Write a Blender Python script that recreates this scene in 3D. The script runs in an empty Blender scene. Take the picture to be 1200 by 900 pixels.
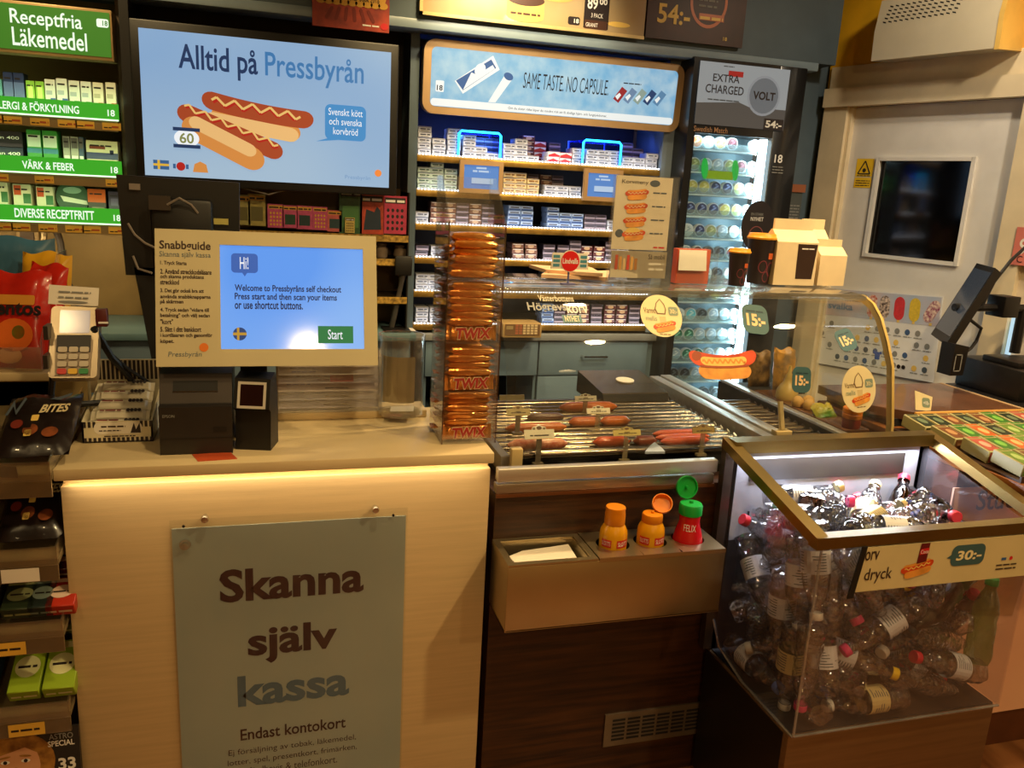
import bpy, bmesh, math, random
from mathutils import Vector, Matrix
SC = bpy.context.scene
COL = SC.collection
random.seed(7)

# ------------------------------------------------------------------ camera
CAM_P = Vector((0, 0, 1.6))
YAW, PITCH, ROLL, FPX = 0.29028454, 0.23389297, 0.05520502, 962.473
def _axes():
    cy, sy, cp, sp = math.cos(YAW), math.sin(YAW), math.cos(PITCH), math.sin(PITCH)
    fw = Vector((sy * cp, cy * cp, -sp)); r = Vector((cy, -sy, 0)); u = r.cross(fw)
    c, s = math.cos(ROLL), math.sin(ROLL)
    return c * r + s * u, -s * r + c * u, fw
CR, CU, CF = _axes()
cam = bpy.data.cameras.new('camera'); camo = bpy.data.objects.new('camera', cam); COL.objects.link(camo)
cam.sensor_width = 36; cam.sensor_fit = 'HORIZONTAL'; cam.lens = 36 * FPX / 1200
cam.clip_start = 0.05
camo.matrix_world = Matrix(((CR.x, CU.x, -CF.x, 0), (CR.y, CU.y, -CF.y, 0), (CR.z, CU.z, -CF.z, CAM_P.z), (0, 0, 0, 1)))
SC.camera = camo

# ------------------------------------------------------------------ world, lights, exposure
def lin(h):
    h = h.lstrip('#'); v = [int(h[i:i + 2], 16) / 255 for i in (0, 2, 4)]
    return tuple(x / 12.92 if x <= .04045 else ((x + .055) / 1.055) ** 2.4 for x in v)
W = bpy.data.worlds.new('world'); SC.world = W; W.use_nodes = True
W.node_tree.nodes['Background'].inputs[0].default_value = (1.0, .72, .42, 1)
W.node_tree.nodes['Background'].inputs[1].default_value = 0.05
SC.view_settings.view_transform = 'Standard'; SC.view_settings.look = 'None'
SC.view_settings.exposure = 0.0; SC.view_settings.gamma = 1.0; SC.view_settings.use_curve_mapping = False
SC.cycles.transparent_max_bounces = 40
SC.cycles.max_bounces = 8; SC.cycles.glossy_bounces = 3; SC.cycles.diffuse_bounces = 3; SC.cycles.transmission_bounces = 3
SC.cycles.sample_clamp_indirect = 4.0
SC.cycles.use_denoising = True
SC.cycles.caustics_reflective = False; SC.cycles.caustics_refractive = False
WARM = (1.0, .71, .33)
def spot(name, loc, target, power, angle=70, size=.05, col=WARM, blend=.6):
    l = bpy.data.lights.new(name, 'SPOT'); l.energy = power; l.color = col; l.spot_size = math.radians(angle); l.spot_blend = blend; l.shadow_soft_size = size
    o = bpy.data.objects.new(name, l); COL.objects.link(o); o.location = loc
    o.rotation_euler = (Vector(target) - Vector(loc)).to_track_quat('-Z', 'Y').to_euler(); return o
def area(name, loc, target, power, sx, sy, col=WARM):
    l = bpy.data.lights.new(name, 'AREA'); l.energy = power; l.color = col; l.shape = 'RECTANGLE'; l.size = sx; l.size_y = sy
    o = bpy.data.objects.new(name, l); COL.objects.link(o); o.location = loc
    o.rotation_euler = (Vector(target) - Vector(loc)).to_track_quat('-Z', 'Y').to_euler(); return o
# ceiling downlights of the shop, with a few added fill spots among them
spot('downlight_or_fill', (1.3, 2.2, 2.72), (1.2, 2.2, .95), 90, 100, .05)
spot('downlight_or_fill', (2.2, 2.2, 2.72), (2.45, 2.7, 1.2), 22, 150, .05, (1, .82, .58))
spot('downlight_or_fill', (.35, 1.1, 2.72), (.2, 1.9, .95), 44, 95, .05)
spot('downlight_or_fill', (1.6, .7, 2.72), (1.3, 1.7, .7), 95, 110, .05)
spot('downlight_or_fill', (2.2, 1.3, 2.72), (2.5, 2.6, 1.0), 62, 80, .05, (1, .84, .62))  # added fill spot, unseen, to lift the lower part of the door
spot('downlight_or_fill', (2.5, 1.3, 2.72), (2.1, 1.7, .8), 34, 100, .05)
spot('downlight_or_fill', (-.9, .6, 2.72), (-.8, 1.9, .6), 14, 90, .05)
spot('downlight_or_fill', (-.75, 2.75, 2.72), (-.72, 3.6, 1.1), 34, 110, .05)
spot('downlight_or_fill', (.9, 2.75, 2.5), (.95, 3.28, 2.25), 30, 75, .05, (1, .8, .5))
spot('downlight_or_fill', (.7, 2.75, 2.72), (.9, 3.3, .7), 60, 100, .05)
spot('downlight_or_fill', (.24, -2.2, 2.6), (.4, -.4, .9), 42, 130, .08)
spot('downlight_or_fill', (2.0, -1.2, 2.72), (2.0, -1.4, .2), 110, 140, .06)  # added fill behind the camera: this and the next two warm steel reflections
spot('downlight_or_fill', (.6, -.9, 2.72), (.6, -1.6, .2), 110, 140, .06)
spot('downlight_or_fill', (-1.2, -1.2, 2.72), (-1.2, -1.6, .2), 60, 140, .06)
spot('downlight_or_fill', (3.4, .6, 2.72), (3.2, .8, .2), 90, 140, .06)

# ------------------------------------------------------------------ pixel -> point on a plane of the room
def _ray(x, y): return CF + CR * ((x - 600) / FPX) - CU * ((y - 450) / FPX)
def at(x, y, Y): d = _ray(x, y); return CAM_P + d * (Y / d.y)
def atz(x, y, Z): d = _ray(x, y); return CAM_P + d * ((Z - CAM_P.z) / d.z)
def atx(x, y, X): d = _ray(x, y); return CAM_P + d * (X / d.x)

# ------------------------------------------------------------------ materials
MATS = {}
def mat(name, col, rough=.5, metal=0., bump=0., bscale=60., var=.06, vscale=8., emit=0., spec=.5, stretch=None, coat=0., col2=None, alpha=None):
    if name in MATS: return MATS[name]
    m = bpy.data.materials.new(name); m.use_nodes = True; nt = m.node_tree; b = nt.nodes['Principled BSDF']
    c = lin(col) if isinstance(col, str) else col
    b.inputs['Roughness'].default_value = rough; b.inputs['Metallic'].default_value = metal
    b.inputs['Specular IOR Level'].default_value = spec; b.inputs['Coat Weight'].default_value = coat
    if emit:
        b.inputs['Base Color'].default_value = (*[x * .2 for x in c], 1)
        b.inputs['Emission Color'].default_value = (*c, 1); b.inputs['Emission Strength'].default_value = emit
    else:
        tc = nt.nodes.new('ShaderNodeTexCoord'); mp = nt.nodes.new('ShaderNodeMapping'); nz = nt.nodes.new('ShaderNodeTexNoise')
        if stretch: mp.inputs['Scale'].default_value = stretch
        nt.links.new(tc.outputs['Object'], mp.inputs[0]); nt.links.new(mp.outputs[0], nz.inputs['Vector'])
        nz.inputs['Scale'].default_value = vscale; nz.inputs['Detail'].default_value = 4
        rp = nt.nodes.new('ShaderNodeValToRGB')
        d = lin(col2) if col2 else tuple(x * (1 - 2.2 * var) for x in c)
        rp.color_ramp.elements[0].position = .35; rp.color_ramp.elements[1].position = .65
        rp.color_ramp.elements[0].color = (*d, 1); rp.color_ramp.elements[1].color = (*(c if col2 else [min(1, x * (1 + var)) for x in c]), 1)
        nt.links.new(nz.outputs['Fac'], rp.inputs[0]); nt.links.new(rp.outputs[0], b.inputs['Base Color'])
        if bump:
            n2 = nt.nodes.new('ShaderNodeTexNoise'); n2.inputs['Scale'].default_value = bscale; n2.inputs['Detail'].default_value = 2
            nt.links.new(mp.outputs[0], n2.inputs['Vector'])
            bp = nt.nodes.new('ShaderNodeBump'); bp.inputs['Strength'].default_value = bump; bp.inputs['Distance'].default_value = .004
            nt.links.new(n2.outputs['Fac'], bp.inputs['Height']); nt.links.new(bp.outputs[0], b.inputs['Normal'])
    MATS[name] = m; return m
def clear(name, tint=(.96, .97, .97), refl=.04, rough=.03, haze=0., hazecol=(.8, .8, .8), bump=0., bscale=40., gain=1., edge=None):
    """clear plastic or glass: see-through with a Schlick reflection, a little haze of scratches"""
    if name in MATS: return MATS[name]
    m = bpy.data.materials.new(name); m.use_nodes = True; nt = m.node_tree; nt.nodes.clear(); N = nt.nodes.new; L = nt.links.new
    out = N('ShaderNodeOutputMaterial'); tr = N('ShaderNodeBsdfTransparent'); gl = N('ShaderNodeBsdfGlossy'); mx = N('ShaderNodeMixShader')
    tr.inputs[0].default_value = (*tint, 1); gl.inputs['Roughness'].default_value = rough; gl.inputs[0].default_value = (gain, gain, gain, 1)
    lw = N('ShaderNodeLayerWeight'); lw.inputs[0].default_value = .5
    pw = N('ShaderNodeMath'); pw.operation = 'POWER'; pw.inputs[1].default_value = 4.
    ml = N('ShaderNodeMath'); ml.operation = 'MULTIPLY_ADD'; ml.inputs[1].default_value = .8; ml.inputs[2].default_value = refl; ml.use_clamp = True
    L(lw.outputs['Facing'], pw.inputs[0]); L(pw.outputs[0], ml.inputs[0]); L(ml.outputs[0], mx.inputs[0])
    if edge:
        l2 = N('ShaderNodeLayerWeight'); l2.inputs[0].default_value = .35; er = N('ShaderNodeValToRGB'); er.color_ramp.elements[0].position = .15; er.color_ramp.elements[1].position = .85
        er.color_ramp.elements[0].color = (*tint, 1); er.color_ramp.elements[1].color = (*edge, 1); L(l2.outputs['Facing'], er.inputs[0]); L(er.outputs[0], tr.inputs[0])
    base = tr
    if haze:
        df = N('ShaderNodeBsdfDiffuse'); df.inputs[0].default_value = (*hazecol, 1); m2 = N('ShaderNodeMixShader')
        nz = N('ShaderNodeTexNoise'); nz.inputs['Scale'].default_value = 14; tc = N('ShaderNodeTexCoord'); L(tc.outputs['Object'], nz.inputs['Vector'])
        mm = N('ShaderNodeMath'); mm.operation = 'MULTIPLY'; mm.inputs[1].default_value = haze * 2; L(nz.outputs['Fac'], mm.inputs[0]); L(mm.outputs[0], m2.inputs[0])
        L(tr.outputs[0], m2.inputs[1]); L(df.outputs[0], m2.inputs[2]); base = m2
    L(base.outputs[0], mx.inputs[1]); L(gl.outputs[0], mx.inputs[2]); L(mx.outputs[0], out.inputs[0])
    if bump:
        tc = N('ShaderNodeTexCoord'); vo = N('ShaderNodeTexVoronoi'); vo.inputs['Scale'].default_value = bscale; L(tc.outputs['Object'], vo.inputs['Vector'])
        bp = N('ShaderNodeBump'); bp.inputs['Strength'].default_value = bump; bp.inputs['Distance'].default_value = .006
        L(vo.outputs['Distance'], bp.inputs['Height']); L(bp.outputs[0], gl.inputs['Normal']); L(bp.outputs[0], lw.inputs['Normal'])
    MATS[name] = m; return m

# ------------------------------------------------------------------ mesh builder
def rotm(ax, deg): return Matrix.Rotation(math.radians(deg), 4, ax)
class MB:
    def __init__(s): s.v = []; s.f = []; s.mi = []; s.mats = []; s.M = Matrix.Identity(4)
    def m(s, material):
        if material not in s.mats: s.mats.append(material)
        return s.mats.index(material)
    def add(s, vs, fs, material):
        k = len(s.v); i = s.m(material); s.v += [s.M @ Vector(p) for p in vs]
        for f in fs: s.f.append([k + j for j in f]); s.mi.append(i)
        return s
    def box(s, x0, x1, y0, y1, z0, z1, material, bev=0., seg=2):
        if bev <= 0:
            vs = [(x, y, z) for x in (x0, x1) for y in (y0, y1) for z in (z0, z1)]
            return s.add(vs, [(0, 1, 3, 2), (4, 6, 7, 5), (0, 4, 5, 1), (2, 3, 7, 6), (0, 2, 6, 4), (1, 5, 7, 3)], material)
        bm = bmesh.new(); bmesh.ops.create_cube(bm, size=1)
        for v in bm.verts: v.co = Vector(((x0 + x1) / 2 + v.co.x * (x1 - x0), (y0 + y1) / 2 + v.co.y * (y1 - y0), (z0 + z1) / 2 + v.co.z * (z1 - z0)))
        bmesh.ops.bevel(bm, geom=bm.edges[:], offset=bev, segments=seg, affect='EDGES', profile=.5)
        return s.bm(bm, material)
    def bm(s, b, material):
        b.verts.ensure_lookup_table(); b.verts.index_update()
        s.add([v.co[:] for v in b.verts], [[v.index for v in f.verts] for f in b.faces], material); b.free(); return s
    def prism(s, pts, vec, material):
        """polygon of 3-D points swept by vec (closed solid)"""
        n = len(pts); vec = Vector(vec); a = [Vector(p) for p in pts]; b = [p + vec for p in a]
        return s.add(a + b, [list(range(n))[::-1], list(range(n, 2 * n))] + [(i, (i + 1) % n, n + (i + 1) % n, n + i) for i in range(n)], material)
    def poly(s, pts, material): return s.add(pts, [list(range(len(pts)))], material)
    def tube(s, pts, r, material, seg=8, closed=False, caps=True):
        pts = [Vector(p) for p in pts]; n = len(pts); vs = []; fs = []; up = None
        for i, p in enumerate(pts):
            a = pts[(i - 1) % n] if (closed or i > 0) else p; b = pts[(i + 1) % n] if (closed or i < n - 1) else p
            t = (b - a).normalized()
            if up is None: up = t.orthogonal().normalized()
            up = (up - t * up.dot(t)).normalized(); w = t.cross(up); rr = r[i] if isinstance(r, (list, tuple)) else r
            vs += [p + (up * math.cos(q) + w * math.sin(q)) * rr for q in (2 * math.pi * k / seg for k in range(seg))]
        for i in range(n if closed else n - 1):
            j = (i + 1) % n
            fs += [(i * seg + k, i * seg + (k + 1) % seg, j * seg + (k + 1) % seg, j * seg + k) for k in range(seg)]
        if caps and not closed: fs += [list(range(seg))[::-1], list(range((n - 1) * seg, n * seg))]
        return s.add(vs, fs, material)
    def lathe(s, prof, material, seg=20, caps=True, band=None):
        """profile of (radius, z) about the z axis; band = {index: material} for single rings"""
        vs = []; n = len(prof)
        for r, z in prof: vs += [(r * math.cos(2 * math.pi * k / seg), r * math.sin(2 * math.pi * k / seg), z) for k in range(seg)]
        k0 = len(s.v); s.v += [s.M @ Vector(p) for p in vs]
        for i in range(n - 1):
            mi = s.m((band or {}).get(i, material))
            for k in range(seg):
                s.f.append([k0 + i * seg + k, k0 + i * seg + (k + 1) % seg, k0 + (i + 1) * seg + (k + 1) % seg, k0 + (i + 1) * seg + k]); s.mi.append(mi)
        if caps:
            mi = s.m(material); s.f += [[k0 + k for k in range(seg)][::-1], [k0 + (n - 1) * seg + k for k in range(seg)]]; s.mi += [mi, mi]
        return s
    def build(s, name, parent=None, loc=None, world=True, **props):
        me = bpy.data.meshes.new(name); inv = Matrix.Identity(4)
        if parent is not None and world: inv = parent_m(parent).inverted()
        elif loc is not None: inv = Matrix.Translation(-Vector(loc))
        me.from_pydata([inv @ p for p in s.v], [], s.f)
        for q in s.mats: me.materials.append(q)
        me.polygons.foreach_set('material_index', s.mi)
        bm = bmesh.new(); bm.from_mesh(me); bmesh.ops.recalc_face_normals(bm, faces=bm.faces[:]); bm.to_mesh(me); bm.free()
        me.shade_smooth(); me.set_sharp_from_angle(angle=math.radians(38))
        o = bpy.data.objects.new(name, me); COL.objects.link(o)
        if parent is not None: o.parent = parent; WM[o.name] = parent_m(parent).copy()
        elif loc is not None: o.location = loc; WM[o.name] = Matrix.Translation(Vector(loc))
        for k, v in props.items(): o[k] = v
        return o
WM = {}
def parent_m(o): return WM.get(o.name, Matrix.Identity(4))
LABELS = {}
def tag(o, label, cat, group=None):
    o['label'] = label; o['category'] = cat
    if group: o['group'] = group
    return o
def thing(name, label, cat, loc=(0, 0, 0), rz=0., group=None):
    o = bpy.data.objects.new(name, None); COL.objects.link(o); o.location = loc; o.rotation_euler = (0, 0, rz); o.empty_display_size = .02
    WM[o.name] = Matrix.Translation(Vector(loc)) @ Matrix.Rotation(rz, 4, 'Z'); return tag(o, label, cat, group)
def struct(o): o['kind'] = 'structure'; return o
def dup(src, M4, label, group=None):
    """a copy of a thing with copies of its parts and sub-parts"""
    r = src.copy(); COL.objects.link(r); r.matrix_world = M4; r['label'] = label
    if group: r['group'] = group
    for ch in src.children:
        c = ch.copy(); COL.objects.link(c); c.parent = r
        for g in ch.children:
            d = g.copy(); COL.objects.link(d); d.parent = c
    return r
class Fr:
    """a flat face: origin, right, up; n points out of the print"""
    def __init__(s, o, u=(1, 0, 0), v=(0, 0, 1)):
        s.o = Vector(o); s.u = Vector(u).normalized(); v = Vector(v); s.v = (v - s.u * v.dot(s.u)).normalized(); s.n = s.u.cross(s.v)
    def p(s, a, b, c=0.): return s.o + s.u * a + s.v * b + s.n * c
def rect(b, F, a0, a1, b0, b1, m, lift=.0005): return b.poly([F.p(a0, b0, lift), F.p(a1, b0, lift), F.p(a1, b1, lift), F.p(a0, b1, lift)], m)
def shape(b, F, pts, m, lift=.0005): return b.poly([F.p(x, y, lift) for x, y in pts], m)
def ell(cx, cy, rx, ry, ang=0, n=24, a0=0, a1=360):
    c, s = math.cos(math.radians(ang)), math.sin(math.radians(ang)); o = []
    for k in range(n):
        t = math.radians(a0 + (a1 - a0) * k / (n if a1 - a0 == 360 else n - 1)); x, y = rx * math.cos(t), ry * math.sin(t); o.append((cx + x * c - y * s, cy + x * s + y * c))
    return o
def rr(a0, a1, b0, b1, r, n=5):
    o = []
    for cx, cy, t0 in ((a1 - r, b1 - r, 0), (a0 + r, b1 - r, 90), (a0 + r, b0 + r, 180), (a1 - r, b0 + r, 270)):
        o += [(cx + r * math.cos(math.radians(t0 + 90 * k / n)), cy + r * math.sin(math.radians(t0 + 90 * k / n))) for k in range(n + 1)]
    return o
def sausage_pts(cx, cy, L, w, ang=0, bend=0., n=22):
    """outline of a rounded bar with a bend"""
    top = []; bot = []; e = min(w * .6, L / 2)
    for k in range(n + 1):
        x = -math.cos(math.pi * k / n) * L / 2; d = max(0, abs(x) - (L / 2 - e)) / e; y = bend * (2 * x / L) ** 2; h = w / 2 * math.sqrt(max(0, 1 - d * d))
        top.append((x, y + h)); bot.append((x, y - h))
    c, s = math.cos(math.radians(ang)), math.sin(math.radians(ang))
    return [(cx + x * c - y * s, cy + x * s + y * c) for x, y in bot + top[::-1][1:-1]]
def zig(b, F, cx, cy, L, amp, w, n, m, ang=0, lift=.001, bend=0.):
    c, s = math.cos(math.radians(ang)), math.sin(math.radians(ang)); P = []
    for k in range(n * 4 + 1):
        t = -1 + 2 * k / (n * 4); P.append((t * L / 2, amp * math.sin(k * math.pi / 2) + bend * t * t))
    for (x0, y0), (x1, y1) in zip(P, P[1:]):
        d = Vector((x1 - x0, y1 - y0)).normalized(); nx, ny = -d.y * w / 2, d.x * w / 2
        q = [(x0 + nx, y0 + ny), (x0 - nx, y0 - ny), (x1 - nx, y1 - ny), (x1 + nx, y1 + ny)]
        b.poly([F.p(cx + x * c - y * s, cy + x * s + y * c, lift) for x, y in q], m)
def hotdog(b, F, cx, cy, L, ang, bun, red, must, lift=.001):
    """printed hot dog: bun below, sausage above, zig-zag of mustard"""
    c, s = math.cos(math.radians(ang)), math.sin(math.radians(ang))
    o = lambda x, y: (cx + x * c - y * s, cy + x * s + y * c)
    shape(b, F, sausage_pts(*o(0, .13 * L), L * .9, .2 * L, ang, .03 * L), bun, lift)
    shape(b, F, sausage_pts(*o(0, .06 * L), L * 1.04, .19 * L, ang, .06 * L), red, lift + .0003)
    zig(b, F, *o(0, .1 * L), L * .8, .035 * L, .03 * L, 5, must, ang, lift + .0006, .03 * L)
    shape(b, F, sausage_pts(*o(0, -.07 * L), L * .86, .2 * L, ang, .02 * L), bun, lift + .0009)
def bars(b, F, a0, a1, b0, h, m, seed=0, lift=.0006):
    """a line of print too small to read"""
    R = random.Random(seed); x = a0
    while x < a1:
        w = min(R.uniform(1.2, 4.) * h, a1 - x); rect(b, F, x, x + w, b0, b0 + h * .62, m, lift); x += w + h * .45
TXT = {}
def text(parent, s, F, a0, b0, a1, b1, m, lift=.0008, bold=0., name='lettering', slant=0., keep=False):
    """lettering fitted into a box of the face F; keep = natural width at that height"""
    key = (s, bold)
    if key not in TXT:
        cu = bpy.data.curves.new('t', 'FONT'); cu.body = s; cu.size = 1; cu.offset = bold; cu.resolution_u = 3; cu.fill_mode = 'BOTH'
        ob = bpy.data.objects.new('t', cu); me = bpy.data.meshes.new_from_object(ob)
        TXT[key] = ([v.co.copy() for v in me.vertices], [list(p.vertices) for p in me.polygons]); bpy.data.objects.remove(ob); bpy.data.curves.remove(cu); bpy.data.meshes.remove(me)
    vs, fs = TXT[key]
    x0, x1 = min(v.x for v in vs), max(v.x for v in vs); y0, y1 = min(v.y for v in vs), max(v.y for v in vs)
    sy = (b1 - b0) / (y1 - y0); sx = sy * .8 if keep else (a1 - a0) / (x1 - x0)
    b = MB(); b.add([F.p(a0 + (v.x - x0) * sx + slant * (v.y - y0) * sy, b0 + (v.y - y0) * sy, lift) for v in vs], fs, m)
    return b.build(name, parent)
NTH = ['first', 'second', 'third', 'fourth', 'fifth', 'sixth', 'seventh', 'eighth', 'ninth', 'tenth', 'eleventh', 'twelfth', 'thirteenth', 'fourteenth', 'fifteenth', 'sixteenth', 'seventeenth', 'eighteenth', 'nineteenth', 'twentieth']
# ------------------------------------------------------------------ common materials
BLACK = mat('black_plastic', '#141312', .45, bump=.05); DARK = mat('dark_interior', '#1b1a19', .7)
NAVY = mat('navy_print', '#1d2a4a', .5, var=.02); INK = mat('dark_ink', '#241a1c', .5, var=.02); GREY_INK = mat('grey_ink', '#4f5a66', .5, var=.02)
PALEINK = mat('pale_ink', '#8a8a86', .6, var=.02); WHITE = mat('white_print', '#f2f1ec', .5, var=.02)
CREAM = mat('cream_laminate', '#dcc598', .42, bump=.03, bscale=90, var=.03)
STEEL = mat('brushed_steel', '#b9b2a8', .36, .9, bump=.06, bscale=120, stretch=(1, 1, 14), var=.05)
STEELH = mat('brushed_steel_bright', '#d4cfc6', .4, .85, bump=.05, bscale=120, stretch=(.3, 6, 6), var=.04)
CHROME = mat('chrome', '#d9d9d9', .1, 1., var=.01)
BRASS = mat('brass_toned_steel', '#9a8450', .36, 1., bump=.04, bscale=90, var=.05)
GREYWALL = mat('grey_blue_paint', '#4e5f6a', .55, bump=.04, bscale=120, var=.05)
GREYCAB = mat('grey_blue_cabinet', '#6c8598', .5, bump=.03, var=.04)
WOOD = mat('dark_walnut', '#4a2a12', .42, bump=.12, bscale=30, stretch=(1.2, 12, 22), vscale=3, col2='#26130a')
TAN = mat('tan_frame', '#bd9a70', .5, var=.05)
SHELFMETAL = mat('shelf_metal', '#a89674', .35, .7, var=.08)
GLASS = clear('clear_glass', refl=.05, haze=.012)
ACRYL = clear('clear_acrylic', refl=.05, haze=.03)
RED = mat('red_print', '#d01f24', .5, var=.03); BUN = mat('bun_print', '#f0a040', .55, var=.12, vscale=30); SAUS = mat('sausage_print', '#dc4a1c', .5, var=.12, vscale=30)
MUST = mat('mustard_print', '#f6cf6a', .5, var=.04); ORANGE = mat('orange_print', '#f08023', .5, var=.04); TEAL = mat('teal_print', '#3f6f76', .5, var=.03)
GREEN = mat('green_print', '#2f9e44', .5, var=.05); YELLOW = mat('yellow_print', '#f2c61f', .5, var=.04); SWBLUE = mat('flag_blue', '#2f5f9f', .5, var=.02)
PAPER = mat('paper', '#efe8da', .7, bump=.03, var=.03)

# ------------------------------------------------------------------ setting
YB = 3.4
def s_box(name, *a, bev=0.):
    return struct(MB().box(*a, bev=bev).build(name))
FLOOR = mat('floor_planks', '#8a5a34', .4, bump=.06, bscale=40, stretch=(2, .3, 1), vscale=6, col2='#5c3519')
s_box('floor', -2.6, 4.6, -2.6, 3.9, -.08, 0, FLOOR)
CEIL = mat('ceiling_paint', '#6b6358', .8)
s_box('ceiling', -2.6, 4.6, -2.6, 3.9, 2.8, 2.88, CEIL)
BACKW = mat('beige_back_wall', '#b09468', .6, bump=.04, var=.05)
s_box('wall_back', -2.6, 2.6, 3.75, 3.9, 0, 2.8, BACKW)
SHOPW = mat('shop_wall_paint', '#b89a6a', .7)
s_box('wall_left', -2.6, -2.5, -2.6, 3.9, 0, 2.8, SHOPW)
s_box('wall_front', -2.6, 4.6, -2.6, -2.5, 0, 2.8, SHOPW)
s_box('wall_far', 4.5, 4.6, -2.6, 3.0, 0, 2.8, SHOPW)
# slanting wall at the office door
A = math.radians(17); DW = Vector((math.sin(A), -math.cos(A), 0)); NW = Vector((-math.cos(A), -math.sin(A), 0)); C0 = Vector((2.45, 3.4, 0))
WF = Fr(C0, DW, (0, 0, 1))            # u runs along the wall towards the shop, n points into the room
assert WF.n.dot(NW) > .9
YEL = mat('yellow_wall_paint', '#f4b818', .6, bump=.05, bscale=100, var=.04)
DOORW = mat('white_door_paint', '#e6e2da', .45, bump=.02, var=.03); TRIMW = mat('beige_trim_paint', '#e3d2ae', .5, var=.04)
def wbox(b, a0, a1, z0, z1, c0, c1, m):
    return b.prism([WF.p(a0, z0, c0), WF.p(a1, z0, c0), WF.p(a1, z1, c0), WF.p(a0, z1, c0)], WF.n * (c1 - c0), m)
b = MB(); wbox(b, -.02, .13, 0, 2.8, -.12, 0, YEL); wbox(b, .13, .9, 2.05, 2.8, -.12, 0, YEL); wbox(b, .9, 3.2, 2.11, 2.8, -.12, 0, YEL); wbox(b, .9, 3.2, 0, 2.11, -.12, 0, mat('pale_wall_paint', '#dccdb4', .6, var=.03)); struct(b.build('wall_right'))
b = MB(); wbox(b, .0, .12, 0, 2.05, .0, .03, TRIMW); wbox(b, .87, .96, 0, 2.05, 0, .03, TRIMW); wbox(b, .0, .96, 2.03, 2.11, 0, .045, TRIMW)
wbox(b, .12, .135, 0, 2.03, -.06, .012, TRIMW); wbox(b, .0, 1.4, 2.11, 2.205, 0, .012, TRIMW); struct(b.build('trim_1'))
PW = (.29, .70, 1.40, 1.805)
dr = MB(); wbox(dr, .135, PW[0], .01, 2.03, -.055, -.015, DOORW); wbox(dr, PW[1], .87, .01, 2.03, -.055, -.015, DOORW); wbox(dr, PW[0], PW[1], .01, PW[2], -.055, -.015, DOORW); wbox(dr, PW[0], PW[1], PW[3], 2.03, -.055, -.015, DOORW)
door = struct(dr.build('door_1'))
b = MB()
for q in ((PW[0] - .012, PW[0] + .004, PW[2] - .012, PW[3] + .012), (PW[1] - .004, PW[1] + .012, PW[2] - .012, PW[3] + .012), (PW[0], PW[1], PW[2] - .012, PW[2] + .004), (PW[0], PW[1], PW[3] - .004, PW[3] + .012)):
    wbox(b, *q, -.015, -.003, DOORW)
b.build('window_frame', door)
b = MB(); wbox(b, PW[0], PW[1], PW[2], PW[3], -.04, -.03, mat('dark_pane', '#060505', .08, spec=.5, var=.0)); b.build('window_pane', door)
# dark room behind the door
b = MB(); wbox(b, .1, .9, 0, 2.1, -.5, -.13, DARK); struct(b.build('trim_2'))
# grey return wall beside the snus cooler, bulkhead above the cabinets
s_box('wall_back_grey', 1.71, 2.47, 3.44, 3.76, 0, 2.8, GREYWALL)
b = MB(); b.box(-2.5, 2.39, 3.31, 3.75, 2.2, 2.8, GREYWALL); b.box(-2.5, 2.3, 3.30, 3.42, 2.165, 2.2, mat('grey_blue_edge', '#869aa8', .4, var=.04), bev=.004); struct(b.build('trim_3'))
s_box('trim_4', -2.5, -.5, 3.70, 3.75, 1.0, 2.2, mat('beige_shelf_back', '#8f7648', .6, var=.05))
s_box('trim_5', -.5, .56, 3.6, 3.7, .9, 2.2, mat('dark_back_panel', '#241d18', .6))

# ------------------------------------------------------------------ wall heater above the door
h = thing('wall_heater', 'white slotted heater box on the yellow wall above the office door', 'heater', tuple(WF.p(.42, 2.2, .0)))
AC = mat('heater_enamel', '#cfc5aa', .4, var=.02)
b = MB(); prof = [(0, 2.2), (.165, 2.187), (.17, 2.30), (.15, 2.42), (.0, 2.46)]
b.prism([WF.p(.30, z, c) for c, z in prof], DW * .5, AC); b.build('casing', h)
b = MB(); b.prism([WF.p(.80, z, c) for c, z in [(0, 2.195), (.168, 2.182), (.174, 2.303), (.153, 2.426), (.0, 2.466)]], DW * .018, mat('heater_side', '#e0b860', .4)); b.build('side_cap', h)
b = MB(); F = Fr(WF.p(.30, 2.30, .17), DW, WF.p(0, 2.42, .15) - WF.p(0, 2.30, .17))
for i in range(13):
    for j in range(5):
        x = .03 + .024 * i + .004 * j; shape(b, F, [(x, .03 + .015 * j), (x + .015, .026 + .015 * j), (x + .013, .032 + .015 * j), (x - .002, .036 + .015 * j)], DARK, .0006)
shape(b, F, ell(.40, .09, .012, .008), INK); b.build('air_slot', h)

# ------------------------------------------------------------------ warning sticker beside the door window
o = thing('warning_sign', 'yellow warning notice on the door beside its dark window', 'sign', tuple(WF.p(.22, 1.69, -.014)))
F = Fr(WF.p(.178, 1.685, -.0145), DW); b = MB(); rect(b, F, 0, .085, .048, .125, YELLOW, .001); rect(b, F, 0, .085, 0, .044, YELLOW, .001)
b.build('plate', o); b = MB()
t = [(.012, .06), (.073, .06), (.0425, .115)]
for i in range(3):
    p, q = Vector(t[i]), Vector(t[(i + 1) % 3]); d = (q - p).normalized(); n = Vector((-d.y, d.x)) * .003; shape(b, F, [p - n, q - n, q + n, p + n], INK, .0016)
shape(b, F, ell(.0425, .075, .009, .009), INK, .0016); bars(b, F, .01, .075, .05, .006, INK, 3, .0016)
for k in range(3): bars(b, F, .008, .077, .008 + .01 * k, .006, INK, k, .0016)
b.build('printed_symbol', o)

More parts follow.
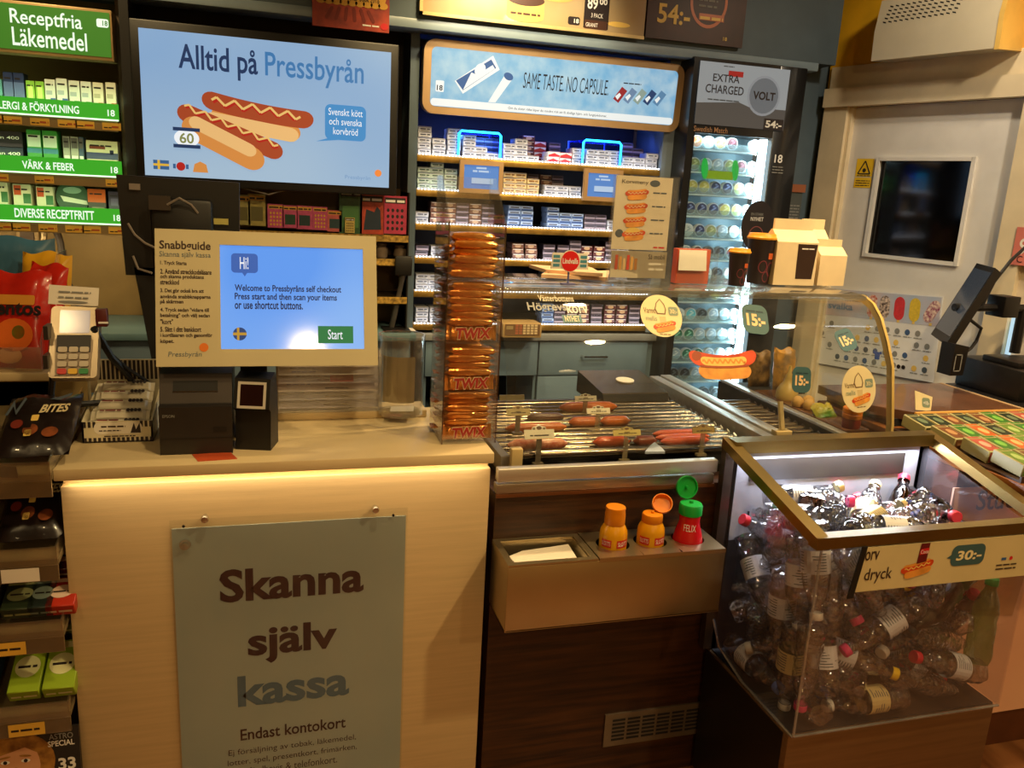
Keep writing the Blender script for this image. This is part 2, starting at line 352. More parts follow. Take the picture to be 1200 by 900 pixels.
# ------------------------------------------------------------------ summer ice-cream poster on the door
F = Fr(WF.p(.10, .865, -.008), DW + Vector((0, 0, .06)), Vector((0, 0, 1)) + DW * -.02)
PW_, PH_ = .60, .36
o = thing('ice_cream_poster', 'summer ice cream price poster with pictured lollies standing against the white door', 'poster', tuple(F.o))
PB = mat('poster_white', '#e9e9ea', .5, var=.02)
b = MB(); b.prism([F.p(0, 0), F.p(PW_, 0), F.p(PW_, PH_), F.p(0, PH_)], F.n * .003, PB)
rect(b, F, .005, PW_ - .005, .235, PH_ - .004, mat('poster_sky', '#a9bfd8', .5, col2='#d8c4c8', vscale=6), .0036); b.build('sheet', o)
text(o, 'Sommar', F, .06, .305, .24, .335, mat('poster_blue', '#46618e', .5), .0045, .02); text(o, 'svalka', F, .06, .265, .19, .297, mat('poster_lightblue', '#7d9cc4', .5), .0045, .02)
b = MB()
for i, (cx, cols) in enumerate(((.285, '#c6493a'), (.345, '#3a2320'), (.415, '#d8363a'), (.485, '#e8c63a'), (.56, '#8e2b57'))):
    m = mat('lolly_' + 'abcde'[i], cols, .5, col2='#f2dccc' if i in (0, 1, 4) else None, vscale=90)
    shape(b, F, sausage_pts(cx, .295, .1, .048, 90 if i < 4 else 62), m, .0045); rect(b, F, cx - .006, cx + .006, .235, .247, MUST, .0044)
R = random.Random(2)
for j in range(4):
    for i in range(12):
        x, y = .03 + .047 * i, .035 + .05 * j
        if R.random() < .75:
            m = R.choice([GREY_INK, mat('poster_blue', '#46618e'), PALEINK, MUST, PALEINK]); shape(b, F, ell(x + .01, y + .012, .012, .013, n=10), m, .0045); bars(b, F, x - .006, x + .03, y - .01, .006, PALEINK, i + 20 * j, .0045)
for x in (.335, .385):
    m = mat('shirt_blue', '#2f58b8', .5); shape(b, F, [(x - .008, .095), (x + .008, .095), (x + .018, .1), (x + .022, .088), (x + .012, .085), (x + .012, .062), (x - .012, .062), (x - .012, .085), (x - .022, .088), (x - .018, .1)], m, .0049)
for x in (.44, .462): shape(b, F, ell(x, .045, .009, .009), INK, .0049)
b.build('printed_picture', o)
# ------------------------------------------------------------------ cigarette cabinet against the back wall
CX0, CX1 = .565, 1.64
cab = thing('cigarette_cabinet', 'grey cigarette wall cabinet with lit header sign and six bright shelves', 'cabinet', (1.1, 3.55, .98))
CABP = mat('cabinet_side_paint', '#8093a8', .45, var=.04); CABIN = mat('cabinet_inside', '#1d2130', .6)
b = MB(); b.box(CX0 - .035, CX0, 3.40, 3.75, .99, 2.165, GREYWALL); b.box(CX0, CX1, 3.72, 3.74, .99, 2.165, CABIN); b.build('carcass', cab)
b = MB(); b.prism([(CX1, 3.40, .99), (CX1 + .06, 3.40, .99), (CX1 + .06, 3.75, .99), (CX1 + .03, 3.75, .99)], (0, 0, 1.175), CABP); b.build('side_panel', cab)
SHZ = [1.715, 1.578, 1.442, 1.305, 1.165, 1.025]
LEDW = mat('white_led', '#eaf2ff', emit=5.); LEDB = mat('cyan_neon', '#1fb6ff', emit=6.); LEDS = mat('blue_glow_strip', '#2b4dff', emit=3.)
for i, z in enumerate(SHZ):
    b = MB(); b.box(CX0, CX1, 3.42, 3.72, z - .012, z, SHELFMETAL); b.box(CX0, CX1, 3.40, 3.42, z - .03, z - .004, mat('price_rail', '#b89348', .3, .6, var=.15, vscale=20), bev=.004)
    sh = b.build('shelf', cab)
    b = MB()
    for k in range(78): b.box(CX0 + .006 + k * .0137, CX0 + .013 + k * .0137, 3.398, 3.401, z - .003, z + .002, LEDW)
    b.build('led_strip', sh)
    l = area('shelf_light', ((CX0 + CX1) / 2, 3.385, z + .012), ((CX0 + CX1) / 2, 3.55, z + .085), .26, 1.05, .012, (.85, .92, 1))
l = area('shelf_glow', ((CX0 + CX1) / 2, 3.52, 1.862), ((CX0 + CX1) / 2, 3.6, 1.7), 1.2, 1.0, .05, (.12, .22, 1))
# header
HF = Fr((CX0 + .01, 3.37, 1.87), (1, 0, 0), (0, -.06, 1))
HW, HH = 1.115, .275
b = MB(); b.prism([HF.p(x, y, -.06) for x, y in rr(0, HW, 0, HH, .045)], HF.n * .06, mat('header_frame', '#c2a279', .4, .3, var=.04)); hd = b.build('header_sign', cab)
HB = mat('header_lit_blue', '#7db4d8', emit=.84)
m = HB; nt = m.node_tree; tc = nt.nodes.new('ShaderNodeTexCoord'); nz = nt.nodes.new('ShaderNodeTexNoise'); nz.inputs['Scale'].default_value = 18; nz.inputs['Detail'].default_value = 8; rp = nt.nodes.new('ShaderNodeValToRGB')
rp.color_ramp.elements[0].position = .3; rp.color_ramp.elements[1].position = .75; rp.color_ramp.elements[0].color = (*lin('#6faed8'), 1); rp.color_ramp.elements[1].color = (*lin('#b9d4e2'), 1)
nt.links.new(tc.outputs['Object'], nz.inputs['Vector']); nt.links.new(nz.outputs['Fac'], rp.inputs[0]); nt.links.new(rp.outputs[0], nt.nodes['Principled BSDF'].inputs['Emission Color'])
b = MB(); shape(b, HF, rr(.03, HW - .03, .028, HH - .028, .02), HB, .001); b.build('lit_panel', hd)
HWM = mat('header_lit_white', '#e4ecee', emit=.9); HNV = mat('header_navy', '#182443', .5, emit=.02); HBL = mat('header_lit_royal', '#3b6fb5', emit=.5)
b = MB(); shape(b, HF, rr(.032, HW - .032, .03, .058, .012), HWM, .0015)
shape(b, HF, [(.125, .128), (.16, .083), (.305, .185), (.275, .235)], HWM, .0015); shape(b, HF, [(.13, .13), (.16, .096), (.29, .19), (.268, .22)], HBL, .002); shape(b, HF, [(.16, .098), (.285, .187), (.275, .2), (.215, .158), (.19, .165)], HWM, .0024)
shape(b, HF, ell(.225, .178, .02, .026, -35), HWM, .0026); shape(b, HF, [(.265, .06), (.295, .06), (.36, .155), (.33, .172)], HWM, .002); shape(b, HF, ell(.343, .163, .02, .014, -20), HBL, .0024)
for i, c in enumerate(('#b02a35', '#7fa3cf', '#a9c4ba', '#274d86', '#6fa6d6')):
    x = .80 + .045 * i; q = mat('header_pack_' + 'abcde'[i], c, emit=.5); w = [(x, .115), (x + .025, .1), (x + .06, .15), (x + .035, .165)]; shape(b, HF, w, q, .002)
    shape(b, HF, [(x + .008, .125), (x + .02, .112), (x + .034, .132), (x + .026, .14)], HWM, .0024)
shape(b, HF, rr(.05, .083, .083, .125, .004), HWM, .002); bars(b, HF, .84, .92, .178, .007, HNV, 5, .002)
b.build('printed_picture', hd)
text(hd, '18', HF, .055, .088, .078, .108, HNV, .0026, .02)
text(hd, 'SAME TASTE. NO CAPSULE.', HF, .405, .125, .775, .185, HNV, .002, -.005, slant=.04)
text(hd, 'Om du slutar röka löper du mindre risk att få dödliga hjärt- och lungsjukdomar.', HF, .35, .037, .78, .049, HNV, .002)
# neon frames and framed screens on the shelves
for i, (p0, p1, zt) in enumerate((((537, 178), (586, 178), 1.815), ((682, 190), (726, 192), 1.815))):
    x0, x1 = at(*p0, 3.41).x, at(*p1, 3.41).x
    g = thing('neon_frame', ('glowing cyan display frame toward the television end of the top cabinet shelf', 'glowing cyan display frame round three equal packs toward the door end of the top shelf')[i], 'display frame', ((x0 + x1) / 2, 3.415, SHZ[0]), group='neon frames in the cigarette cabinet')
    z0 = SHZ[0] + .004
    MB().tube([(x0, 3.407, z0), (x0, 3.407, zt - .01), (x0 + .01, 3.407, zt), (x1 - .01, 3.407, zt), (x1, 3.407, zt - .01), (x1, 3.407, z0)], .0045, LEDB, 6).build('light_tube', g)
    b = MB(); b.box(x0, x0 + .003, 3.412, 3.60, z0, zt, clear('blue_acrylic', (.35, .5, 1), .1)); b.box(x1 - .003, x1, 3.412, 3.60, z0, zt, clear('blue_acrylic')); b.box(x0, x1, 3.412, 3.6, zt - .003, zt, clear('blue_acrylic'))
    b.build('acrylic_hood', g)
    MB().tube([(x0, 3.6, z0), (x0, 3.6, zt), (x1, 3.6, zt), (x1, 3.6, z0)], .003, LEDS, 6).build('rear_tube', g)
    l = area('neon_light', ((x0 + x1) / 2, 3.47, zt - .006), ((x0 + x1) / 2, 3.55, 1.6), .5, x1 - x0, .05, (.1, .35, 1))
SCRB = mat('cabinet_screen_blue', '#5f97e8', emit=.62); SCRL = mat('cabinet_screen_pale', '#b9d4f4', emit=.75)
for i, (a0, a1) in enumerate((((539, 187), (588, 228)), ((685, 197), (727, 237)))):
    p, q = at(*a0, 3.38), at(*a1, 3.38); x0, x1, z1, z0 = p.x, q.x, p.z, q.z
    g = thing('framed_screen', ('tan framed blue screen under the first neon frame of the cabinet', 'tan framed blue screen partly behind the hot dog menu holder')[i], 'screen', ((x0 + x1) / 2, 3.39, z0), group='framed screens in the cigarette cabinet')
    F = Fr((x0, 3.372, z0)); w, hh = x1 - x0, z1 - z0; b = MB()
    for a in ((0, w, 0, .018), (0, w, hh - .018, hh), (0, .018, .018, hh - .018), (w - .018, w, .018, hh - .018)): b.prism([F.p(a[0], a[2]), F.p(a[1], a[2]), F.p(a[1], a[3]), F.p(a[0], a[3])], -F.n * .016, TAN)
    b.build('frame', g); b = MB(); rect(b, F, .016, w - .016, .016, hh - .016, SCRB, -.006); b.build('display', g)
    b = MB(); rect(b, F, w * .28, w * .78, hh * .3, hh * .47, SCRL, -.005); rect(b, F, w * .28, w * .78, hh * .27, hh * .285, HBL, -.005)
    for k, (s0, s1) in enumerate(((.38, .62), (.3, .7))): bars(b, F, w * s0, w * s1, hh * (.75 - .1 * k), .012, SCRL, k, -.005)
    b.build('printed_caption', g)

# packs -------------------------------------------------------------
def pack_mesh(key, body, front, accent, style):
    b = MB(); b.box(-.0272, .0272, 0, .085, 0, .0212, mat('pack_' + key, body, .35, var=.03), bev=.0012, seg=1)
    F = Fr((-.0272, -.0003, 0)); fm = mat('packface_' + key, front, .4, var=.05, vscale=60); am = mat('packmark_' + key, accent, .4)
    rect(b, F, .002, .0524, .0015, .0197, fm, .0002)
    if style == 'text': rect(b, F, .002, .0524, .0168, .0197, mat('pack_top_' + key, '#7f7f8c', .5), .0004); bars(b, F, .008, .047, .0085, .008, am, len(key), .0005); rect(b, F, .012, .042, .003, .0055, PALEINK, .0005)
    elif style == 'chevron': shape(b, F, [(.002, .0197), (.0524, .0197), (.0524, .011), (.0272, .003), (.002, .011)], am, .0005); rect(b, F, .014, .04, .012, .017, WHITE, .0008)
    elif style == 'roof': shape(b, F, [(.002, .0015), (.0524, .0015), (.0524, .008), (.0272, .017), (.002, .008)], am, .0005)
    elif style == 'band': rect(b, F, .002, .0524, .0015, .009, am, .0005); rect(b, F, .008, .046, .0115, .016, INK, .0005)
    elif style == 'picture': shape(b, F, ell(.0272, .0105, .014, .007), am, .0005); rect(b, F, .004, .05, .0165, .019, WHITE, .0005)
    return b
PK = {'white': ('#b9bcc4', '#c6c8d0', '#3a3f50', 'text'), 'green': ('#a9bca8', '#bccdb8', '#36503f', 'text'), 'amber': ('#c9b07c', '#d8bc80', '#7a4a1e', 'text'), 'red': ('#b8262b', '#e9e4de', '#b8262b', 'roof'),
      'chev': ('#e6e4e0', '#eeeae4', '#c02030', 'roof'), 'blue': ('#8ea9d6', '#a9c0e6', '#35548e', 'band'), 'dark': ('#3d3640', '#51485a', '#a89aa8', 'band'), 'brown': ('#5b4038', '#7a5244', '#c9a88a', 'picture'), 'maroon': ('#4a2226', '#5e2a2c', '#d8b48a', 'picture')}
PWORD = {'white': 'white', 'green': 'pale green', 'amber': 'amber and white', 'red': 'red topped', 'chev': 'white and red', 'blue': 'light blue', 'dark': 'dark grey', 'brown': 'brown picture', 'maroon': 'maroon picture'}
PROTO = {}
def packs(shelf_i, cols, shelf_word, depth=0.):
    """cols: (pixel x of the column, count, kind); built from the shelf up"""
    z = SHZ[shelf_i]
    for k, (px, n, kind) in enumerate(cols):
        x = at(px, 200 + 40 * shelf_i, 3.425).x
        for j in range(n):
            M4 = Matrix.Translation((x + random.uniform(-.002, .002), 3.425 + depth + random.uniform(0, .006), z + .0216 * j + .0003)) @ Matrix.Rotation(random.uniform(-.05, .05), 4, 'Z')
            lev = 'single' if n == 1 else 'lowest' if j == 0 else 'topmost' if j == n - 1 else NTH[j] + ' up'
            lab = f'{PWORD[kind]} cigarette pack, {lev} {NTH[k]} stack from the television, {shelf_word}'
            if kind not in PROTO:
                PROTO[kind] = pack_mesh(kind, *PK[kind]).build('cigarette_pack', None, loc=(0, 0, 0)); tag(PROTO[kind], lab, 'cigarette pack', 'packs on ' + shelf_word); PROTO[kind].matrix_world = M4
            else:
                dup(PROTO[kind], M4, lab, 'packs on ' + shelf_word)
packs(0, [(497, 5, 'white'), (514, 3, 'white'), (531, 5, 'white'), (549, 4, 'white'), (563, 2, 'white'), (577, 1, 'white'), (596, 3, 'white'), (610, 4, 'white'), (624, 1, 'white'), (648, 2, 'chev'), (662, 2, 'red'), (677, 3, 'white'), (693, 3, 'white'), (706, 3, 'white'), (720, 3, 'white'), (735, 2, 'white'), (749, 2, 'white'), (763, 3, 'white')], 'front of top shelf')
packs(0, [(566, 4, 'dark'), (580, 4, 'dark'), (626, 5, 'maroon'), (640, 4, 'red'), (657, 4, 'dark'), (744, 5, 'dark'), (757, 4, 'dark')], 'back of top shelf', .1)
packs(1, [(496, 4, 'green'), (511, 5, 'green'), (527, 4, 'green'), (596, 4, 'amber'), (609, 4, 'amber'), (624, 3, 'amber'), (644, 2, 'white'), (658, 2, 'white'), (673, 2, 'white')], 'front of second shelf')
packs(1, [(631, 4, 'dark'), (647, 4, 'brown'), (661, 4, 'dark')], 'back of second shelf', .1)
packs(2, [(494, 2, 'white'), (511, 4, 'brown'), (526, 4, 'brown'), (541, 4, 'dark'), (556, 4, 'brown'), (571, 4, 'dark'), (601, 4, 'blue'), (616, 4, 'blue'), (647, 4, 'blue'), (661, 3, 'blue'), (675, 3, 'blue'), (690, 3, 'dark'), (703, 3, 'dark'), (717, 2, 'white')], 'front of third shelf')
packs(3, [(494, 2, 'dark'), (512, 2, 'white'), (606, 3, 'brown'), (621, 3, 'brown'), (642, 3, 'dark'), (658, 3, 'dark'), (672, 4, 'dark'), (686, 3, 'maroon'), (700, 3, 'maroon'), (714, 4, 'dark'), (728, 3, 'white')], 'front of fourth shelf')
packs(4, [(494, 3, 'white'), (509, 3, 'white'), (524, 3, 'dark'), (600, 3, 'brown'), (628, 3, 'white'), (642, 4, 'blue'), (656, 4, 'white'), (670, 3, 'white'), (684, 4, 'blue'), (698, 4, 'white'), (712, 4, 'blue'), (726, 4, 'white'), (740, 4, 'white'), (754, 3, 'dark'), (768, 3, 'dark')], 'front of fifth shelf')
packs(5, [(494, 3, 'white'), (510, 3, 'white'), (640, 4, 'blue'), (654, 4, 'dark'), (668, 4, 'maroon'), (682, 4, 'maroon'), (697, 4, 'dark'), (712, 4, 'maroon'), (726, 4, 'maroon'), (741, 4, 'dark'), (756, 4, 'maroon')], 'front of lowest shelf')

# ------------------------------------------------------------------ back counter cabinets
def cabinet_unit(label, x0, x1, y0, z0, z1, fronts, name='drawer_cabinet'):
    g = thing(name, label, 'cabinet', ((x0 + x1) / 2, y0 + .2, z0)); b = MB(); b.box(x0, x1, y0 + .02, 3.7, z0, z1, GREYCAB); b.build('body', g)
    for kind, a0, a1, c0, c1 in fronts:
        d = MB().box(a0 + .003, a1 - .003, y0, y0 + .019, c0 + .003, c1 - .003, GREYCAB, bev=.002).build('drawer' if kind != 'door' else 'door', g)
        if kind == 'drawer':
            xm = (a0 + a1) / 2; MB().tube([(xm - .06, y0, c1 - .07), (xm - .055, y0 - .025, c1 - .07), (xm + .055, y0 - .025, c1 - .07), (xm + .06, y0, c1 - .07)], .005, CHROME, 8).build('handle', d)
        else:
            b = MB(); b.M = Matrix.Translation(((a0 + a1) / 2, y0, (c0 + c1) / 2 + (0.02 if kind == 'knob' else .1))) @ rotm('X', 90); b.lathe([(.004, 0), (.004, .012), (.01, .016), (.01, .024), (.004, .026)], CHROME, 12); b.build('knob', d)
    return g
x632 = at(632, 400, YB).x
g = cabinet_unit('narrow grey blue cabinet with one knobbed drawer over an open niche', .62, x632, YB, .79, .95, [('knob', .62, x632, .79, .95)])
b = MB(); b.box(.62, .632, YB + .02, 3.7, .1, .79, GREYCAB); b.box(x632 - .012, x632, YB + .02, 3.7, .1, .79, GREYCAB); b.box(.632, x632 - .012, 3.68, 3.7, .1, .79, DARK); b.build('niche_side', g); MB().box(.632, x632 - .012, YB + .02, 3.68, .60, .625, GREYCAB).build('niche_shelf', g)
cabinet_unit('wide grey blue cabinet with a long handled drawer under the cigarette shelves', x632 + .004, 1.70, YB, .1, .95, [('drawer', x632, 1.66, .79, .95), ('door', x632, 1.66, .1, .79)])
o = MB().box(.56, 1.70, 3.385, 3.72, .952, .982, mat('grey_worktop', '#8f9498', .35, var=.04), bev=.004).build('worktop', None, loc=(1.1, 3.5, .95)); tag(o, 'grey worktop below the cigarette cabinet on the drawer units', 'worktop')
cabinet_unit('grey blue cabinet with one round knob by the bank terminal', -1.6, -.435, 3.32, .1, .97, [('knob', -.75, -.44, .5, .97)])
o = MB().box(-1.6, .56, 3.27, 3.70, .972, 1.0, mat('teal_worktop', '#5f7d84', .4, var=.04), bev=.004).build('worktop', None, loc=(-.6, 3.5, .97)); tag(o, 'blue grey worktop running below the television and medicine shelves', 'worktop')
cabinet_unit('dark fronted low cabinet with shelves behind the self checkout', -.43, .55, 3.34, .1, .97, [('door', -.43, .06, .1, .97), ('door', .06, .55, .1, .97)])

# ------------------------------------------------------------------ television
TF = Fr((-.43, 3.26, 1.575)); TW, TH = .865, .49
tv = thing('television', 'large wall television showing pictured hot dogs on pale blue', 'television', (0, 3.28, 1.8))
b = MB(); b.box(-.46, .465, 3.262, 3.31, 1.545, 2.095, BLACK, bev=.006); b.box(-.2, .2, 3.31, 3.6, 1.7, 1.95, BLACK); b.build('bezel', tv)
TVB = mat('tv_lit_blue', '#a9cdf2', emit=.64); TVN = mat('tv_lit_navy', '#1b3d6d', emit=.6); TVP = mat('tv_lit_midblue', '#3f80bd', emit=.75); TVBUB = mat('tv_lit_bubble', '#3f8fd0', emit=.8); TVW = mat('tv_lit_white', '#eef4fa', emit=.9)
nt = TVB.node_tree; tc = nt.nodes.new('ShaderNodeTexCoord'); gr = nt.nodes.new('ShaderNodeTexNoise'); gr.inputs['Scale'].default_value = 1.6; gr.inputs['Detail'].default_value = 0; rp = nt.nodes.new('ShaderNodeValToRGB')
rp.color_ramp.elements[0].position = .35; rp.color_ramp.elements[1].position = .7; rp.color_ramp.elements[0].color = (*lin('#8fbdf0'), 1); rp.color_ramp.elements[1].color = (*lin('#bcdaf5'), 1)
nt.links.new(tc.outputs['Object'], gr.inputs['Vector']); nt.links.new(gr.outputs['Fac'], rp.inputs[0]); nt.links.new(rp.outputs[0], nt.nodes['Principled BSDF'].inputs['Emission Color'])
b = MB(); rect(b, TF, 0, TW, 0, TH, TVB, .001); b.build('display', tv)
text(tv, 'Alltid på', TF, .125, .345, .39, .452, TVN, .002, .015); text(tv, 'Pressbyrån', TF, .415, .345, .765, .452, TVP, .002, .01)
TBUN = mat('tv_lit_bun', '#e09348', emit=.75); TBUL = mat('tv_lit_bun_pale', '#f0c07c', emit=.8); TSAU = mat('tv_lit_sausage', '#b34a28', emit=.7); TMUS = mat('tv_lit_mustard', '#e8c070', emit=.85); TKET = mat('tv_lit_ketchup', '#c2201c', emit=.7)
b = MB(); G = lambda px, py: (lambda q: (q.x + .43, q.z - 1.575))(at(px, py, 3.26))
def hd_tv(p, q, w, m, lift, bend=.0):
    (x0, y0), (x1, y1) = G(*p), G(*q); shape(b, TF, sausage_pts((x0 + x1) / 2, (y0 + y1) / 2, math.hypot(x1 - x0, y1 - y0), w, math.degrees(math.atan2(y1 - y0, x1 - x0)), bend), m, lift)
hd_tv((248, 131), (352, 158), .064, TBUN, .002); hd_tv((236, 118), (367, 145), .062, TSAU, .0025, .01)
def zg(p, q, n, amp, w, m, lift):
    (x0, y0), (x1, y1) = G(*p), G(*q); zig(b, TF, (x0 + x1) / 2, (y0 + y1) / 2, math.hypot(x1 - x0, y1 - y0), amp, w, n, m, math.degrees(math.atan2(y1 - y0, x1 - x0)), lift)
zg((250, 120), (350, 138), 5, .012, .009, TKET, .0029); zg((248, 117), (352, 137), 5, .012, .008, TMUS, .0032)
hd_tv((240, 138), (350, 160), .05, TBUL, .0034)
hd_tv((208, 128), (331, 181), .062, TSAU, .0037); zg((218, 126), (326, 172), 6, .011, .009, TKET, .004); zg((216, 124), (326, 170), 6, .01, .007, TMUS, .0043)
hd_tv((214, 143), (309, 193), .082, TBUN, .0046); hd_tv((222, 140), (300, 180), .045, TBUL, .005)
b.build('printed_hot_dogs', tv)
b = MB(); shape(b, TF, rr(*[v for v in (.625, .775, .165, .29)], .02), TVBUB, .002); shape(b, TF, [(.64, .17), (.70, .168), (.592, .155)], TVBUB, .0021); b.build('speech_bubble', tv)
for k, s in enumerate(('Svenskt kött', 'och svenska', 'korvbröd')): w = (.125, .12, .09)[k]; text(tv, s, TF, .70 - w / 2, .252 - .034 * k, .70 + w / 2, .277 - .034 * k, TVW, .003)
x, y = G(219, 162); b = MB(); shape(b, TF, ell(x, y, .042, .03), TVW, .0055); shape(b, TF, [(x - .045, y + .024), (x + .045, y + .024), (x + .045, y + .036), (x - .045, y + .036)], TVN, .006); shape(b, TF, [(x - .045, y - .034), (x + .045, y - .034), (x + .045, y - .022), (x - .045, y - .022)], TVN, .006)
FB = mat('tv_flag_blue', '#3c6fa8', emit=.6); FY = mat('tv_flag_yellow', '#e6b83c', emit=.8)
x, y = G(189, 193); rect(b, TF, x - .026, x + .026, y - .016, y + .016, FB, .002); rect(b, TF, x - .012, x - .004, y - .016, y + .016, FY, .0025); rect(b, TF, x - .026, x + .026, y - .004, y + .004, FY, .0025)
x, y = G(212, 195); shape(b, TF, ell(x, y, .015, .015), TKET, .002); rect(b, TF, x - .026, x - .017, y - .008, y + .008, FB, .002); rect(b, TF, x + .017, x + .026, y - .008, y + .008, FB, .002)
x, y = G(235, 196); shape(b, TF, [(x - .026, y - .018), (x + .026, y - .018), (x + .02, y + .01), (x, y + .02), (x - .02, y + .01)], TBUN, .002)
OR = mat('tv_lit_orange', '#f28a3c', emit=.85); x, y = G(443, 203); shape(b, TF, ell(x, y, .013, .013), OR, .002); b.build('printed_badge', tv)
x, y = G(219, 162); text(tv, '60', TF, x - .024, y - .018, x + .024, y + .018, mat('tv_lit_olive', '#9aa060', emit=.6), .0065, .02)
x, y = G(420, 209); text(tv, 'Pressbyrån', TF, x - .05, y - .008, x + .045, y + .01, mat('tv_lit_faint', '#7fa8d8', emit=.7), .002)

# ------------------------------------------------------------------ boards above
def board(name, label, x0, x1, z0, z1, y, m, cat='poster'):
    g = thing(name, label, cat, ((x0 + x1) / 2, y, z0)); F = Fr((x0, y, z0)); MB().box(x0, x1, y, y + .012, z0, z1, m).build('sheet', g); return g, F
g, F = board('prize_poster', 'red and gold prize poster hanging from the bulkhead over the television', at(366, 36, 3.285).x, at(456, 36, 3.285).x, 2.135, 2.36, 3.285, mat('poster_red', '#b5432f', .5, col2='#7c2a24', vscale=14))
b = MB(); shape(b, F, rr(.015, .265, .085, .22, .03), mat('poster_gold', '#d9a53c', .5, var=.1), .001)
for i in range(9): shape(b, F, ell(.03 + .028 * i, .09, .018, .012), mat('poster_gold', '#d9a53c'), .0012)
for i in range(6): shape(b, F, sausage_pts(.06 + .03 * i, .05, .05, .012, 60 + 12 * i), mat('poster_dark_red', '#7b231d', .5), .001)
shape(b, F, ell(.26, .02, .014, .012), RED, .0014); bars(b, F, .18, .24, .016, .008, WHITE, 2, .001); b.build('printed_picture', g)
text(g, '65 050:-', F, .065, .135, .215, .18, INK, .002, .015); text(g, 'Har ni vunnit i vår butik 2016', F, .04, .098, .24, .116, INK, .002)
g, F = board('snus_billboard', 'wide gold snus price board with stacked tins on the bulkhead', at(495, 22, 3.285).x, at(754, 45, 3.285).x, 2.222, 2.6, 3.285, mat('board_gold', '#b08a48', .35, coat=.4, col2='#b8a888', vscale=2.))
w = at(754, 45, 3.285).x - at(495, 22, 3.285).x
b = MB(); BF = mat('board_frame', '#d8bd84', .4, .3); b.box(F.o.x - .012, F.o.x + w, 3.278, 3.287, 2.212, 2.224, BF); b.box(F.o.x - .012, F.o.x, 3.278, 3.287, 2.212, 2.6, BF); b.build('frame', g)
b = MB(); TIN = mat('tin_gold', '#d9b46a', .4); TIN2 = mat('tin_brown', '#4a2e22', .4)
for cx, cy in ((.40, .055), (.52, .14)):
    rect(b, F, cx - .075, cx + .075, cy - .03, cy + .03, TIN, .001); shape(b, F, ell(cx, cy - .03, .075, .02), TIN, .0012); shape(b, F, ell(cx, cy + .03, .075, .022), TIN2, .0016); bars(b, F, cx - .06, cx + .06, cy - .025, .012, TIN2, 4, .0018)
shape(b, F, ell(.09, .13, .08, .012, -15), MUST, .001); shape(b, F, ell(.79, .035, .05, .01), MUST, .001); rect(b, F, .64, .745, .01, .13, INK, .001); rect(b, F, .645, .74, .008, .04, TIN2, .0014); shape(b, F, rr(.575, .625, .015, .045, .008), INK, .001)
b.build('printed_tins', g)
text(g, '89', F, .652, .08, .695, .122, WHITE, .002, .02); text(g, '00', F, .702, .1, .735, .122, WHITE, .002, .02); text(g, '3 PACK', F, .67, .05, .72, .066, WHITE, .002); text(g, 'GRANIT', F, .65, .015, .7, .03, WHITE, .002); text(g, '18', F, .6, .022, .62, .038, WHITE, .002, .02)
g, F = board('new_snus_poster', 'dark brown price poster with an orange ring at the bulkhead corner', at(756, 45, 3.284).x, at(869, 60, 3.284).x, 2.222, 2.6, 3.284, mat('poster_brown', '#26140c', .45, col2='#4a2410', vscale=5))
b = MB(); RG = mat('ring_orange', '#c8682a', .4)
for k in range(32):
    t0, t1 = 2 * math.pi * k / 32, 2 * math.pi * (k + 1) / 32; shape(b, F, [(.27 + .085 * math.cos(t0), .16 + .1 * math.sin(t0)), (.27 + .085 * math.cos(t1), .16 + .1 * math.sin(t1)), (.27 + .073 * math.cos(t1), .16 + .087 * math.sin(t1)), (.27 + .073 * math.cos(t0), .16 + .087 * math.sin(t0))], RG, .001)
for k in range(3): bars(b, F, .225, .31, .14 + .022 * k, .012, PALEINK, 30 + k, .001)
rect(b, F, .23, .345, .09, .115, RG, .0014); bars(b, F, .235, .34, .093, .018, MUST, 9, .0018); b.build('printed_ring', g)
text(g, 'NYHET', F, .045, .185, .17, .225, MUST, .002, .005); text(g, '54:-', F, .045, .06, .19, .135, MUST, .002, .02); text(g, '18', F, .35, .02, .368, .034, MUST, .002)
# ------------------------------------------------------------------ snus cooler
FX0, FX1, FY = 1.69, 2.235, 3.28
fr = thing('snus_cooler', 'tall black glass fronted snus cooler with lit shelves of round tins', 'cooler', (1.96, 3.4, .1))
CB = mat('cooler_black', '#15171a', .3, coat=.3, var=.02)
b = MB(); b.box(FX0, FX0 + .035, FY, 3.43, .1, 2.17, CB); b.box(2.10, FX1, FY, 3.43, .1, 2.17, CB, bev=.004); b.box(FX0 + .035, 2.10, 3.42, 3.435, .1, 2.17, mat('cooler_inside', '#7b97a0', .5)); b.box(FX0 + .035, 2.10, FY, 3.43, 1.87, 2.17, CB); b.box(FX0, FX1, FY, 3.43, .1, .62, CB); b.build('cabinet_body', fr)
LEDF = mat('cooler_led', '#d8f4ff', emit=7.)
MB().box(2.062, 2.092, 3.30, 3.32, .64, 1.865, LEDF).build('light_strip', fr)
area('cooler_light', (2.045, 3.305, 1.25), (1.75, 3.36, 1.25), 11, .03, 1.2, (.72, .93, 1))
area('cooler_light', (1.9, 3.30, 1.862), (1.9, 3.37, 1.2), 1., .3, .03, (.72, .93, 1))
b = MB(); b.box(FX0 + .03, 2.105, FY - .004, FY, .62, 1.87, clear('cooler_glass', (.93, .97, .98), .05)); b.build('glass_door', fr)
F = Fr((at(820, 73, FY).x, FY - .005, 1.905)); w = .43; b = MB(); AD = mat('cooler_ad_white', '#c9d2d8', emit=.32); ADG = mat('cooler_ad_grey', '#7a7672', emit=.22)
rect(b, F, 0, w, 0, .25, AD, .001); rect(b, F, 0, w, 0, .085, ADG, .0014); shape(b, F, [(0, .085), (.2, .1), (.3, .07), (w, .08), (w, .06), (0, .06)], ADG, .0016)
